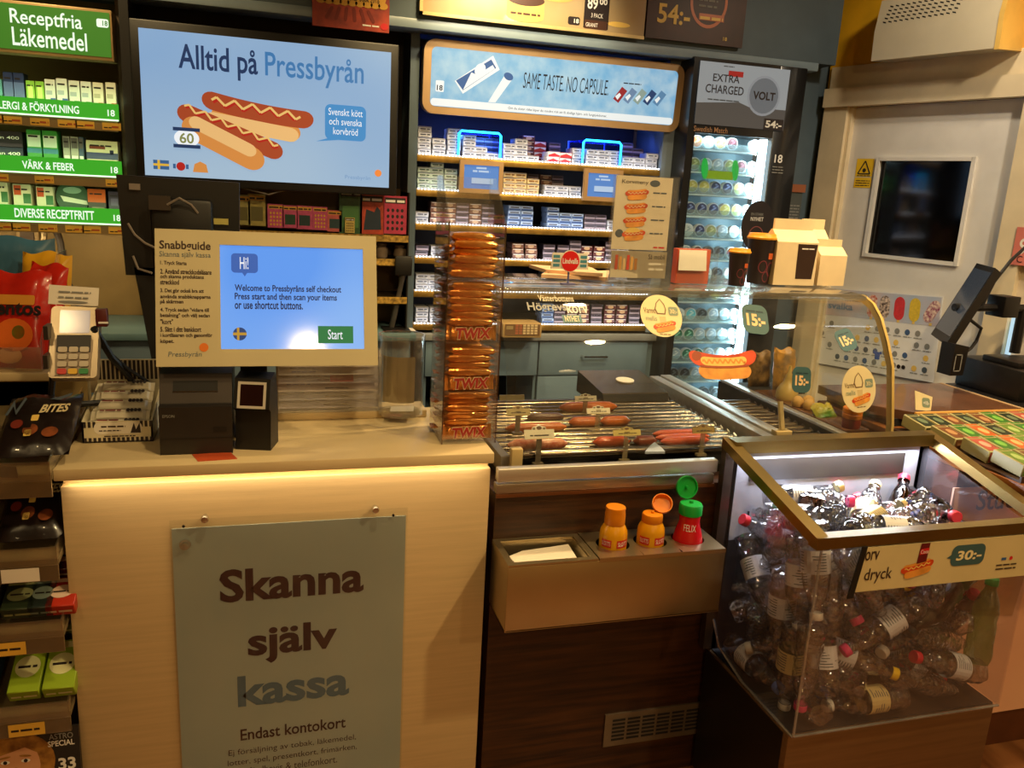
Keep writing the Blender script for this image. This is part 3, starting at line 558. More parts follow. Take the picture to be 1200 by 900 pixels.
b.build('ad_panel', fr); b = MB(); shape(b, F, ell(.315, .135, .08, .082), mat('ad_can', '#b9bfc6', .4, emit=.35), .002); shape(b, F, ell(.315, .135, .07, .072), mat('ad_can_face', '#8f979f', emit=.3), .0025); rect(b, F, .135, .205, .2, .222, RED, .003); rect(b, F, w - .1, w - .004, .0, .045, INK, .003); bars(b, F, .05, .2, .1, .008, GREY_INK, 5, .002); bars(b, F, .11, .16, .236, .006, GREY_INK, 6, .002); b.build('printed_can', fr)
text(fr, 'EXTRA', F, .065, .175, .19, .205, INK, .0035, .01); text(fr, 'CHARGED', F, .035, .128, .215, .162, INK, .0035, .01); text(fr, 'VOLT', F, .262, .118, .37, .152, INK, .0035, .03); text(fr, '54:-', F, w - .092, .008, w - .012, .038, WHITE, .0035, .03)
text(fr, 'Swedish Match', F, .0, -.03, .16, -.008, mat('fridge_letter', '#c98a52', .5, emit=.3), .002, .005)
F2 = Fr((2.115, FY - .005, 1.77)); text(fr, '18', F2, 0.005, 0, .045, .035, WHITE, .001, .02); b = MB()
for k in range(3): bars(b, F2, 0, .055, -.02 - .012 * k, .007, PALEINK, k, .001)
b.build('small_print', fr)
CANS = {'orange': ('#c9662f', '#e8b890'), 'white': ('#cfd6d8', '#9fb0b8'), 'amber': ('#d49a4a', '#f0d4a0'), 'plum': ('#5a2f36', '#8a5560'), 'yellow': ('#c9c26a', '#e6e2a8'), 'navy': ('#26345f', '#8f9fd0'), 'olive': ('#8f9460', '#c9cc9a'), 'cyan': ('#5fc0d8', '#d0f0f6'), 'green': ('#1f6f58', '#8fd0b8'), 'pale': ('#9fb4c4', '#dfe9f0'), 'black': ('#22282c', '#5f6a70'), 'mint': ('#3f9a78', '#c0ecd8')}
CROWS = [('orange white amber plum - white', 1.81), ('olive pale pale olive plum white', 1.716), ('yellow yellow navy navy yellow yellow', 1.622), ('navy navy navy yellow yellow pale', 1.528), ('white navy olive pale white pale', 1.434), ('pale plum black black plum black', 1.34), ('black navy white black white black', 1.246), ('white pale black yellow plum pale', 1.152), ('white cyan black pale pale white', 1.06), ('green green pale pale pale pale', .968), ('pale green green pale pale pale', .876), ('black black pale black plum black', .784), ('black pale mint black black black', .69)]
CANP = {}
for i, (row, z) in enumerate(CROWS):
    sh = MB().box(FX0 + .04, 2.06, 3.31, 3.42, z - .008, z - .004, mat('cooler_shelf', '#9fb4ba', .4)).build('shelf', fr)
    b = MB(); b.box(FX0 + .04, 2.055, 3.302, 3.306, z - .012, z + .024, clear('shelf_front', (.85, .95, .97), .12, haze=.2, hazecol=(.7, .85, .9))); b.box(FX0 + .04, 2.055, 3.300, 3.302, z - .010, z - .004, mat('shelf_lip', '#cfe4ea', .3)); b.build('front_lip', sh)
    for k, c in enumerate(row.split()):
        if c == '-': continue
        x = 1.762 + .057 * k; M4 = Matrix.Translation((x, 3.345, z + .0285)) @ rotm('X', 90)
        lab = f'{c} lidded snus tin, {NTH[k]} from the cabinet, {NTH[i]} cooler shelf from top'
        if c not in CANP:
            b = MB(); m0 = mat('tin_side_' + c, '#dfe4e4' if c != 'black' else '#8a9498', .4); m1 = mat('tin_lid_' + c, CANS[c][0], .4); m2 = mat('tin_mark_' + c, CANS[c][1], .4)
            b.lathe([(.0255, 0), (.0275, .002), (.0275, .02), (.0265, .0225), (.0235, .0228)], m0, 24); Fc = Fr((0, 0, 0), (1, 0, 0), (0, 1, 0)); shape(b, Fc, ell(0, 0, .0235, .0235), m1, .0231); shape(b, Fc, sausage_pts(0, 0, .03, .007, 35), m2, .0235); shape(b, Fc, ell(0, .012, .006, .004), m2, .0235)
            CANP[c] = tag(b.build('snus_tin', None, loc=(0, 0, 0)), lab, 'tin', 'snus tins in the cooler'); CANP[c].matrix_world = M4
        else: dup(CANP[c], M4, lab, 'snus tins in the cooler')
o = thing('shelf_marker', 'bright green shelf frame round two tins in the snus cooler', 'shelf marker', (1.83, 3.29, 1.7)); b = MB(); GG = mat('lime_plastic', '#35e05a', .3, emit=.45)
p, q = at(826, 196, 3.29), at(862, 196, 3.29); F = Fr((0, 3.291, 0))
for x in (p.x, q.x):
    for s in (0,): b.prism([Vector((x + a, 3.287, p.z + c - .005)) for a, c in ell(0, 0, .015, .044, 6, 18)], (0, .006, 0), GG)
b.build('side_disc', o); b = MB(); b.box(p.x + .008, q.x - .008, 3.289, 3.293, p.z - .047, p.z - .012, mat('lime_band', '#b6e02a', .4, emit=.3)); b.build('front_band', o)
# dark round sign in front of the cooler door
o = thing('round_sign', 'dark round sign with novelty print stuck on the snus cooler door', 'sign', (2.0, 3.27, 1.5)); F = Fr((at(888, 265, 3.268).x, 3.268, at(888, 265, 3.268).z)); b = MB(); b.prism([F.p(x, y) for x, y in ell(0, 0, .081, .11, 0, 36)], (0, .004, 0), mat('sign_black', '#221a1c', .5)); b.build('disc', o)
text(o, 'EN STARK', F, -.04, .045, .022, .057, PALEINK, .001, .005); text(o, 'NYHET', F, -.04, .022, .024, .039, WHITE, .001, .01); b = MB()
for k in range(20):
    t0, t1 = math.pi * k / 20, math.pi * (k + 1) / 20; shape(b, F, [(-.005 + .04 * math.cos(t0), -.05 + .05 * math.sin(t0)), (-.005 + .04 * math.cos(t1), -.05 + .05 * math.sin(t1)), (-.005 + .036 * math.cos(t1), -.05 + .046 * math.sin(t1)), (-.005 + .036 * math.cos(t0), -.05 + .046 * math.sin(t0))], mat('sign_rose', '#8a4a4a', .5), .001)
b.build('printed_ring', o); MB().box(F.o.x - .02, F.o.x + .02, 3.272, 3.2762, F.o.z - .02, F.o.z + .02, BLACK).build('sticky_pad', o)
o = thing('wall_dispenser', 'small brown card dispenser on the grey wall beside the snus cooler', 'dispenser', (2.33, 3.43, 1.6)); p = at(934, 220, 3.41); b = MB(); b.box(p.x - .04, p.x + .04, 3.40, 3.44, p.z - .02, p.z + .015, mat('dispenser_brown', '#9a5a38', .5)); b.build('lid', o); b = MB(); b.box(p.x - .036, p.x + .034, 3.41, 3.44, p.z - .16, p.z - .02, mat('dispenser_grey', '#4f5554', .4)); b.build('tray', o); b = MB(); F = Fr((p.x - .03, 3.409, p.z - .15))
for k in range(5): bars(b, F, 0.005, .055, .01 + .014 * k, .008, PALEINK, k)
b.build('small_print', o)

# ------------------------------------------------------------------ medicine shelves, far side of the television
MX0, MX1 = -1.3, -.515
md = thing('medicine_shelf_unit', 'tall medicine shelf unit with green lit headings left of the television', 'shelf unit', (-.9, 3.5, 1.3))
b = MB(); b.box(MX1 + .0, MX1 + .02, 3.36, 3.70, 1.37, 2.2, mat('unit_side', '#4a3a24', .5)); b.box(MX0, MX1, 3.69, 3.70, 1.37, 2.2, mat('unit_back', '#8a7040', .6, var=.05)); b.prism([(MX1 + .02, 3.3, 1.25), (MX1 + .05, 3.3, 1.25), (MX1 + .05, 3.6, 1.25), (MX1 + .02, 3.6, 1.25)], (0, 0, .95), DARK); b.build('side_panel', md)
GL = mat('green_lit_sign', '#4f9a2f', emit=.5); GLB = mat('green_lit_strip', '#3fb52a', emit=.75); LW = mat('white_lit_letter', '#eafbe6', emit=1.)
SGB = mat('sign_border', '#b79a6a', .4, .2)
b = MB(); b.box(-1.3, MX1, 3.285, 3.36, 1.95, 2.115, SGB, bev=.004); sg = b.build('heading_sign', md); F = Fr((-1.0, 3.283, 1.962)); b = MB(); rect(b, F, -.28, .478, 0, .143, GL, .0005); b.build('lit_panel', sg)
X = lambda px, py: at(px, py, 3.283).x + 1.0
text(sg, 'Receptfria', F, X(12, 25), .068, X(96, 25), .128, LW, .002, .01); text(sg, 'Läkemedel', F, X(15, 50), .012, X(102, 50), .07, LW, .002, .01); b = MB(); shape(b, F, rr(X(113, 25), X(127, 25), .095, .122, .006), LW, .0015); b.build('age_badge', sg); text(sg, '18', F, X(120, 25), .1, X(126, 25), .117, GL, .003, .02)
STZ = [(1.78, 'ALLERGI & FÖRKYLNING', (-14, 92)), (1.587, 'VÄRK & FEBER', (20, 82)), (1.42, 'DIVERSE RECEPTFRITT', (6, 102))]
TAG_ = mat('price_tag', '#e8b545', .5, var=.08)
for i, (z, s, (p0, p1)) in enumerate(STZ):
    sh = MB().box(MX0, MX1, 3.30, 3.68, z - .03, z - .022, SHELFMETAL).build('shelf', md)
    b = MB(); b.box(MX0, MX1 + .004, 3.285, 3.30, z - .024, z + .03, GLB); b.box(MX0, MX1 + .004, 3.283, 3.286, z - .027, z - .022, mat('green_shelf_led', '#d8ffd0', emit=1.6)); b.build('lit_strip', sh)
    b = MB(); b.box(MX0, MX1, 3.288, 3.30, z - .062, z - .028, mat('tag_rail', '#8a7248', .5)); b.build('tag_rail', sh)
    F = Fr((-1.0, 3.284, z)); text(sh, s, F, X(p0, 120), -.012, X(p1, 120), .02, LW, .001, .02); text(sh, '18', F, .455, -.012, .478, .01, LW, .001, .02)
    area('shelf_strip_light', (-.9, 3.29, z + .034), (-.9, 3.5, z + .2), .35, .8, .02, (.7, 1, .5))
    for k in range(8):
        x = -.10 + .075 * k + .01 * (k % 3)
        if i == 1 and k in (0, 3, 5, 6): continue
        if x > .44: continue
        b = MB(); rect(b, F, x, x + .06, -.058, -.033, TAG_, -.0035); bars(b, F, x + .005, x + .03, -.052, .006, INK, k, -.003); bars(b, F, x + .03, x + .056, -.05, .01, mat('tag_red', '#b5532a', .5), k + 9, -.003); b.build('price_tag', sh)
def carton(name, label, x0, x1, z0, z1, cols, y=3.33, depth=.06, group='medicine cartons', marks=(), txt=None):
    g = thing(name, label, 'carton', ((x0 + x1) / 2, y, z0), group=group); b = MB(); b.box(x0, x1, y, y + depth, z0, z1, mat('carton_' + cols[0], '#' + cols[0], .45, var=.03), bev=.001, seg=1); b.build('box', g)
    F = Fr((x0, y, z0)); w, hh = x1 - x0, z1 - z0; b = MB()
    for (a0, a1, c0, c1, col) in marks: rect(b, F, a0 * w, a1 * w, c0 * hh, c1 * hh, mat('mark_' + col, '#' + col, .45), .0006)
    if not txt: bars(b, F, .12 * w, .8 * w, .78 * hh, .09 * hh, INK, int(x0 * 999), .0009)
    if len(b.f): b.build('printed_front', g)
    if txt: text(g, txt, F, .08 * w, .42 * hh, .92 * w, .68 * hh, WHITE, .001, .01)
    return g
XX = lambda px: at(px, 110, 3.33).x
zs = STZ[0][0] + .006
MK_B = [(0, 1, .1, .2, 'c9ccd8'), (.5, 1, 0, .34, '3a58b0'), (.1, .7, .45, .6, 'b0b4c0')]; MK_G = [(.45, 1, 0, .3, '3f9a4a'), (.1, .7, .45, .6, 'b0b4c0')]; MK_O = [(.5, 1, 0, .3, 'd06a30'), (.1, .7, .45, .6, 'c0b4a0')]
for k, (p0, p1, hh, cols, mk, lab) in enumerate((
    (-14, 3, .085, ('5f9aa8',), [(0, 1, .1, .3, 'd8e4e4')], 'teal medicine carton at the edge of the top medicine shelf'),
    (5, 16, .112, ('2c3a6b',), [(0, 1, .2, .7, '5f6ea8')], 'first dark blue medicine carton on the top medicine shelf'),
    (17, 29, .112, ('2c3a6b',), [(0, 1, .2, .7, '5f6ea8')], 'second dark blue medicine carton beside the lime carton on the top medicine shelf'),
    (31, 41, .088, ('8fc24a',), [(.2, .8, .2, .8, 'd8e88a')], 'lime carton next to the dark blue ones on the top medicine shelf'),
    (42, 52, .088, ('8fc24a',), [(.2, .8, .2, .8, 'd8e88a')], 'lime carton next to the white spray cartons on the top medicine shelf'),
    (53, 65, .098, ('e4e2e0',), MK_B, 'white nose spray carton with blue swoosh beside the lime cartons'), (66.5, 79, .104, ('e4e2e0',), MK_B, 'white nose spray carton with blue swoosh beside the green swoosh carton'),
    (81, 93.5, .1, ('e4e2e0',), MK_G, 'white nose spray carton with green swoosh beside the blue swoosh carton'), (95, 107, .1, ('e4e2e0',), MK_G, 'white nose spray carton with green swoosh beside the orange swoosh carton'),
    (109, 121, .1, ('e8dccc',), MK_O, 'white nose spray carton with orange swoosh beside a green swoosh carton'), (124, 136, .104, ('e8dccc',), MK_O, 'white nose spray carton with orange swoosh at the very end of the shelf'))):
    carton('medicine_carton', lab, XX(p0), XX(p1), zs, zs + hh * .95, cols, marks=mk)
zs = STZ[1][0] + .006; XX = lambda px: at(px, 175, 3.33).x
carton('medicine_carton', 'lower dark blue painkiller carton at the start of the middle medicine shelf', XX(-18), XX(27), zs, zs + .052, ('22263f',), marks=[(0, 1, 0, .22, '3a3a78')], txt='Ipren 400')
carton('medicine_carton', 'upper dark painkiller carton stacked at the start of the middle medicine shelf', XX(-18), XX(27), zs + .053, zs + .105, ('2e2830',), marks=[(0, 1, 0, .22, '4a3a48')], txt='Ipren 400')
for k, (p0, p1) in enumerate(((32, 49), (50.5, 68))): carton('medicine_carton', ('green and white medicine carton beside the dark painkiller cartons', 'green and white medicine carton beside the slim silver packs')[k], XX(p0), XX(p1), zs, zs + .115, ('3f9a3f',), marks=[(.05, .95, .5, .85, 'e2e6d8'), (0, 1, .32, .46, '3f7f9a'), (.2, .8, .05, .2, '2a7a34')])
for k, (p0, p1) in enumerate(((74, 82), (83, 92), (92.5, 98))): carton('medicine_pack', 'slim silver medicine pack, ' + NTH[k] + ' of three from the green cartons', XX(p0), XX(p1), zs, zs + .1, ('b0a8a0',) if k < 2 else ('4a5a78',), marks=[(.1, .9, .1, .35, 'e8e8e8'), (.1, .9, .6, .95, '6a5f60')])
carton('medicine_carton', 'wide cream and navy medicine carton at the end of the middle medicine shelf', XX(101), XX(138), zs, zs + .092, ('e4d2b0',), marks=[(0, 1, .3, .55, '3a3f6a'), (.1, .6, .68, .8, '8a3f30'), (.74, .86, .5, .66, '26264a')])
zs = STZ[2][0] + .006; XX = lambda px: at(px, 235, 3.33).x
for k, (p0, p1) in enumerate(((-8, 10), (16, 37), (43, 63))):
    carton('nicotine_carton', 'orange white and green carton, ' + NTH[k] + ' along the lowest medicine shelf', XX(p0), XX(p1), zs, zs + .1 - .005 * k, ('e2d0b4',), marks=[(.05, .45, .6, .95, 'd0502a'), (.55, .98, .3, .66, '3a6a3a'), (.05, .95, .08, .24, 'a8c0a0')])
g = thing('remedy_bag', 'dark green rounded bag among boxes on the lowest medicine shelf', 'bag', (-.72, 3.36, zs), group='medicine cartons'); p = at(85, 228, 3.35); b = MB(); b.prism([(p.x + x, 3.35, p.z + y) for x, y in ell(0, -.01, .055, .055, 0, 20)], (0, .04, 0), mat('bag_green', '#3f5a44', .4, bump=.4, bscale=40)); b.build('pouch', g); b = MB(); F = Fr((p.x, 3.3495, p.z)); shape(b, F, [(-.04, -.005), (.045, -.02), (.05, -.035), (-.03, -.025)], PAPER, .001); shape(b, F, ell(0, .015, .03, .012), mat('bag_pale', '#9ab0a0', .5), .001); b.build('printed_label', g)
carton('medicine_carton', 'orange topped dark carton on the lowest medicine shelf', XX(103), XX(124), zs, zs + .09, ('3a2a28',), marks=[(.0, 1, .48, 1, 'c8541f'), (.2, .9, .1, .3, '8a7a6a')])
carton('medicine_carton', 'dim purple carton at the end of the lowest medicine shelf', XX(127), XX(141), zs, zs + .085, ('3a2c44',), marks=[(.2, .8, .4, .7, '5a4a6a')])
area('wall_fill_light', (-.8, 3.42, 1.352), (-.8, 3.68, 1.1), 1.6, .7, .03, (1, .74, .36))  # added fill lamp that lifts the beige wall below the shelves
# lead and socket below
o = thing('wall_socket', 'brown socket plate on the beige wall below the medicine shelves', 'socket', (-.78, 3.69, 1.25)); p = at(35, 297, 3.69); b = MB(); b.box(p.x - .04, p.x + .04, 3.675, 3.70, p.z - .11, p.z + .11, BACKW, bev=.004); b.build('plate', o); MB().box(p.x - .024, p.x + .024, 3.668, 3.676, p.z - .07, p.z + .085, mat('socket_brown', '#4a3420', .5)).build('insert', o)
o = MB().tube([at(52, 272, 3.6), at(50, 290, 3.6), at(53, 308, 3.58), at(50, 325, 3.5)], .012, mat('foil_sleeve', '#8a7a60', .3, .8, bump=.5, bscale=60), 8).build('cable', None, loc=tuple(at(52, 272, 3.6))); tag(o, 'foil sleeved cable hanging below the medicine shelves', 'cable')
o = MB().tube([at(66, 270, 3.6), at(71, 285, 3.58), at(74, 310, 3.55), at(78, 330, 3.5), at(90, 350, 3.45), at(97, 368, 3.4)], .013, mat('cable_black', '#2a221e', .4), 8).build('cable', None, loc=tuple(at(66, 270, 3.6))); tag(o, 'thick black cable bundle running down behind the card terminal', 'cable')

# ------------------------------------------------------------------ lottery shelf under the television
lt = thing('lottery_shelf_unit', 'dark shelf unit with scratch cards under the television', 'shelf unit', (.2, 3.5, 1.1)); b = MB(); b.box(.53, .535, 3.36, 3.6, 1.0, 1.56, DARK); b.box(-.13, .53, 3.59, 3.6, 1., 1.57, mat('rack_back', '#7a6038', .6)); b.build('back_panel', lt)
for z in (1.385, 1.29, 1.135):
    sh = MB().box(-.13, .53, 3.36, 3.59, z - .012, z, mat('rack_shelf', '#4a3c28', .5)).build('shelf', lt); MB().box(-.13, .53, 3.35, 3.36, z - .022, z + .004, mat('rack_tags', '#b8923f', .5, var=.3, vscale=60)).build('tag_strip', sh)
LP = [(283, 246, 17, 30, 'a8a060', '6a6438', 'olive card pack with a yellow note, at the black monitor end'), (301, 246, 17, 32, 'b0a25a', '6a6438', 'olive card pack with a yellow square, second from the monitor end'), (323, 253, 16, 24, 'd0558a', 'e8b83a', 'pink dotted card pack beside the olive packs'), (340, 254, 15, 23, 'd0558a', '1f4a3a', 'pink card pack with dark green patch, nearer the olive packs'), (357, 255, 16, 24, 'd0558a', '1f3f44', 'pink card pack with dark green patch, in the middle of the row'), (375, 256, 15, 24, 'd0558a', 'e8b83a', 'pink dotted card pack in the middle of the row'), (392, 259, 15, 22, 'd86a6a', '2a4a54', 'short pink card pack with a blue patch next to the tall green pack'), (411, 247, 24, 50, '2f5f3a', '4f8a50', 'tall dark green card pack below the television corner'), (436, 251, 25, 42, 'd0503a', '2a3f54', 'red card pack with a dark animal shape'), (463, 252, 25, 40, 'b83a5a', '231f24', 'crimson card pack with black number grid'), (410, 264, 10, 16, 'd8c06a', '6a5a30', 'small yellow calendar card in front of the tall green pack')]
for k, (px, py, w, hh, c1, c2, lab) in enumerate(LP):
    y = 3.375 - .012 * (k == 10); p = at(px, py, y); w2, h2 = w * .00375 / 2, hh * .00375 / 2
    g = thing('scratch_card_pack', lab, 'scratch cards', (p.x, y, p.z - h2), group='scratch cards under the television'); b = MB(); b.box(p.x - w2, p.x + w2, y, y + .02, p.z - h2, p.z + h2, mat('card_' + c1, '#' + c1, .4, var=.1, vscale=50)); b.build('pack', g)
    F = Fr((p.x - w2, y, p.z - h2)); b = MB(); m2 = mat('cardmark_' + c2, '#' + c2, .4); W2, H2 = 2 * w2, 2 * h2
    if k in (2, 5, 9, 10):
        for i in range(4):
            for j in range(4): shape(b, F, ell(W2 * (.2 + .2 * i), H2 * (.14 + .16 * j), W2 * .065, H2 * .05, n=8), m2)
    elif k == 8: shape(b, F, [(W2 * .15, H2 * .1), (W2 * .9, H2 * .12), (W2 * .85, H2 * .6), (W2 * .7, H2 * .7), (W2 * .6, H2 * .55), (W2 * .25, H2 * .62)], m2)
    else: rect(b, F, W2 * .15, W2 * .85, H2 * .15, H2 * .6, m2)
    rect(b, F, W2 * .06, W2 * .94, H2 * .8, H2 * .95, mat('card_header', '#e0a83a', .5) if k < 7 else INK); bars(b, F, W2 * .1, W2 * .9, H2 * .83, H2 * .1, WHITE if k >= 7 else INK, k, .001); b.build('printed_front', g)
# small things on the rack's lower shelves and the worktop
g = thing('lidded_jar', 'dim squat jar on the rack shelf beside the cigarette cabinet', 'jar', (0.4, 3.42, 1.29))
p = at(447, 291, 3.42); b = MB(); b.M = Matrix.Translation((p.x, 3.42, 1.291)); b.lathe([(.02, 0), (.026, .01), (.026, .04), (.018, .05)], mat('jar_grey', '#8a7a6a', .3)); b.build('body', g); b = MB(); b.M = Matrix.Translation((p.x, 3.42, 1.341)); b.lathe([(.02, 0), (.02, .012), (.008, .016)], mat('jar_lid', '#6a5a50', .4)); b.build('lid', g)
b = MB(); b.M = Matrix.Translation((p.x + .075, 3.42, 1.291)) @ rotm('Y', 8)
g = thing('lidded_jar', 'second dim jar on the rack shelf, nearest the cigarette cabinet', 'jar', (p.x + .075, 3.42, 1.29)); b.lathe([(.02, 0), (.028, .01), (.028, .035), (.02, .045)], mat('jar_brown', '#7a6a5a', .3)); b.build('body', g); b = MB(); b.M = Matrix.Translation((p.x + .075, 3.42, 1.337)); b.lathe([(.021, 0), (.021, .01)], mat('jar_lid', '#6a5a50')); b.build('lid', g)
g = thing('scanner_stand', 'dark handheld scanner leaning in its stand on the blue grey worktop', 'scanner', (.46, 3.36, 1.0)); p = at(466, 362, 3.37); b = MB(); b.tube([(p.x - .02, 3.40, 1.005), (p.x - .01, 3.38, 1.07), (p.x + .012, 3.36, 1.2), (p.x + .015, 3.35, 1.24)], [.012, .012, .01, .016], mat('scanner_grey', '#5a5652', .3), 8); b.build('handle', g); b = MB(); b.box(p.x - .06, p.x + .05, 3.31, 3.43, 1.0, 1.008, BLACK, bev=.003); b.build('base', g); b = MB(); b.box(p.x - .02, p.x + .05, 3.33, 3.345, 1.23, 1.31, BLACK, bev=.006); b.build('head', g)
o = MB().prism([at(458, 382, 3.33) + Vector((0, 0, -.003)), at(488, 380, 3.33), at(480, 374, 3.45), at(452, 377, 3.45)], (0, 0, .004), PAPER).build('note_slip', None, loc=tuple(at(458, 382, 3.33))); 
for v in o.data.vertices: v.co.z = 1.0012 - o.location.z + (.003 if v.co.z > .0 else 0)
tag(o, 'white paper slip lying on the worktop beside the cigarette cabinet', 'paper')
b = MB(); p = at(495, 382, 3.36)
g = thing('pos_keypad', 'beige keypad console on the worktop below the napkin sheets', 'keypad', (.98, 3.3, 1.0)); p = at(612, 377, 3.34); b.box(p.x - .1, p.x + .075, 3.29, 3.40, .983, 1.045, mat('keypad_beige', '#c2a068', .5), bev=.006); b.build('body', g)
F = Fr((p.x - .1, 3.288, .99), (1, 0, 0), (0, 0, 1)); b = MB(); rect(b, F, .01, .165, .005, .052, mat('keypad_panel', '#7a5a3a', .5), .001)
for i in range(6):
    for j in range(4): rect(b, F, .055 + .017 * i, .068 + .017 * i, .01 + .011 * j, .018 + .011 * j, mat('key_pale', '#e8cfa0', .5) if i > 1 else mat('key_rose', '#b86a4a', .5), .002)
rect(b, F, .015, .045, .03, .045, mat('key_display', '#a8946a', .4), .002); b.build('keys', g)
for k, (xj, c) in enumerate(((.70, '6a5a40'), (.79, '7a6a50'))):
    g = thing('storage_jar', ('glass jar in the open niche, nearer the candy tower', 'second glass jar in the open niche below the keypad')[k], 'jar', (xj, 3.50, .626)); b = MB(); b.M = Matrix.Translation((xj, 3.50, .626)); b.lathe([(.03, 0), (.034, .008), (.034, .08), (.024, .092)], mat('jar_' + c, '#' + c, .2)); b.build('body', g); b = MB(); b.M = Matrix.Translation((xj, 3.50, .718)); b.lathe([(.027, 0), (.027, .016)], mat('jar_lid', '#6a5a50')); b.build('lid', g)
# ------------------------------------------------------------------ self-checkout counter
ZT, ZU = .990, .964
ct = thing('checkout_counter', 'cream self checkout counter with a lit strip under its overhanging top', 'counter', (.02, 1.98, 0))
xl, xr = at(62, 562, 1.78).x, at(579, 545, 1.78).x
MB().box(xl, xr, 1.78, 2.20, ZU, ZT, CREAM, bev=.003).build('worktop', ct)
bxl, bxr = at(70.5, 568, 1.803).x, at(573.5, 577, 1.803).x
BODY = mat('cream_woodgrain', '#cfb385', .4, bump=.06, bscale=30, stretch=(.6, 4, 14), var=.03, vscale=7)
b = MB(); b.box(bxl, bxr, 1.803, 2.18, 0, ZU - .02, BODY, bev=.002); b.box(bxl, bxr, 1.83, 2.18, ZU - .02, ZU, BODY); b.build('body', ct)
LEDC = mat('warm_led_strip', '#ffe2a8', emit=8.)
MB().box(bxl + .005, bxr - .005, 1.806, 1.812, ZU - .006, ZU - .0005, LEDC).build('light_strip', ct)
area('counter_strip_light', ((bxl + bxr) / 2, 1.791, ZU - .003), ((bxl + bxr) / 2, 1.806, .80), .5, .9, .008, (1, .78, .46))
# sign board in its clear holder
p, q, r_ = at(199.5, 620.7, 1.795), at(476, 605.5, 1.795), at(470, 890, 1.795)
sx0, sx1, sz1 = p.x + .002, q.x, (p.z + q.z) / 2; SH = .76; SWd = sx1 - sx0
sg = thing('checkout_sign', 'pale blue self checkout sign on the cream counter front', 'sign', (.04, 1.80, .1))
F = Fr((sx0, 1.799, sz1 - SH)); b = MB(); b.box(sx0, sx1, 1.799, 1.802, sz1 - SH, sz1, mat('sign_pale_blue', '#b4bdb4', .45, col2='#a5b0ab', vscale=2.5)); b.build('sheet', sg)
MB().box(sx0 - .003, sx1 + .003, 1.793, 1.797, sz1 - SH, sz1 + .022, clear('sign_acrylic', refl=.03)).build('clear_cover', sg)
for px, py in ((240, 608), (440, 597)):
    k = at(px, py, 1.785); b = MB(); b.M = Matrix.Translation((k.x, 1.802, k.z)) @ rotm('X', 90); b.lathe([(.005, 0), (.005, .012), (.0085, .013), (.009, .02), (.007, .024), (.003, .0245)], CHROME, 16); b.build('standoff_knob', sg)
for px, py in ((215, 617), (461, 604)):
    k = at(px, py, 1.793); b = MB(); b.M = Matrix.Translation((k.x, 1.794, k.z)) @ rotm('X', 90); b.lathe([(.0035, 0), (.003, .002)], BLACK, 10); b.build('pin', sg)
k = at(217, 638, 1.793); b = MB(); b.M = Matrix.Translation((k.x, 1.793, k.z)) @ rotm('X', 90); b.lathe([(.013, 0), (.012, .004), (.008, .004), (.007, .009), (.003, .01)], clear('suction_cup', (.9, .92, .9), .25), 16); b.build('suction_cup', sg)
TB = mat('sign_maroon_ink', '#3a1a22', .5, var=.02); TS = mat('sign_slate_ink', '#5a7488', .5, var=.02)
G = lambda px, py: (at(px, py, 1.799).x - sx0, at(px, py, 1.799).z - sz1 + SH)
def sline(s, p0, p1, hgt, m, bold, dy=0):
    a0, b0 = G(*p0); a1, _ = G(*p1); return text(sg, s, F, a0, b0 + dy, a1, b0 + hgt + dy, m, .0008, bold)
sline('Skanna', (258, 707), (426, 695), .082, TB, .03); sline('själv', (291, 774), (395, 758), .097, TB, .03, -.012); sline('kassa', (279, 829), (409, 815), .082, TS, .03)
sline('Endast kontokort', (282, 868), (405, 856), .031, TB, .015); sline('Ej försäljning av tobak, läkemedel,', (268, 886), (417, 872), .02, TB, -.005, -.004); sline('lotter, spel, presentkort, frimärken,', (267, 898), (418, 883), .02, TB, -.005, -.004); sline('färdbevis & telefonkort.', (292, 905), (395, 893), .02, TB, -.005, -.006)

# ------------------------------------------------------------------ kiosk screen
ks = thing('self_checkout_screen', 'cream framed self checkout touchscreen with printed quick guide', 'touchscreen', (0, 1.93, ZT))
kv = Vector((0, math.sin(math.radians(15)), math.cos(math.radians(15))))
pl, pr = at(183, 431, 1.865), at(443, 427, 1.865); KW = pr.x - pl.x; KZ = (pl.z + pr.z) / 2
F = Fr((pl.x, 1.865, KZ), (1, 0, 0), kv); KH = .299
KP = mat('kiosk_cream', '#cdc199', .4, var=.02)
D = lambda px, py: (lambda q: (q.x - pl.x, (q.z - KZ) / kv.z))(at(px, py, 1.865 + max(0, (431 - py)) / 164 * .081))
s00, s11 = D(259, 409), D(425, 292); sc0, sc1, sd0, sd1 = s00[0], D(427, 409)[0], s00[1], s11[1]
b = MB()
for a in ((0, sc0, 0, KH), (sc1, KW, 0, KH), (sc0, sc1, 0, sd0), (sc0, sc1, sd1, KH)): b.prism([F.p(a[0], a[2]), F.p(a[1], a[2]), F.p(a[1], a[3]), F.p(a[0], a[3])], -F.n * .012, KP)
b.prism([F.p(.01, .01, -.012), F.p(KW - .01, .01, -.012), F.p(KW - .01, KH - .01, -.012), F.p(.01, KH - .01, -.012)], -F.n * .03, BLACK); b.build('panel', ks)
SB = mat('kiosk_lit_blue', '#6ba2f0', emit=.95); nt = SB.node_tree; tc = nt.nodes.new('ShaderNodeTexCoord'); gr = nt.nodes.new('ShaderNodeTexNoise'); gr.inputs['Scale'].default_value = 3.5; gr.inputs['Detail'].default_value = 0; rp = nt.nodes.new('ShaderNodeValToRGB')
rp.color_ramp.elements[0].position = .35; rp.color_ramp.elements[1].position = .7; rp.color_ramp.elements[0].color = (*lin('#5f97ee'), 1); rp.color_ramp.elements[1].color = (*lin('#8fb8f2'), 1)
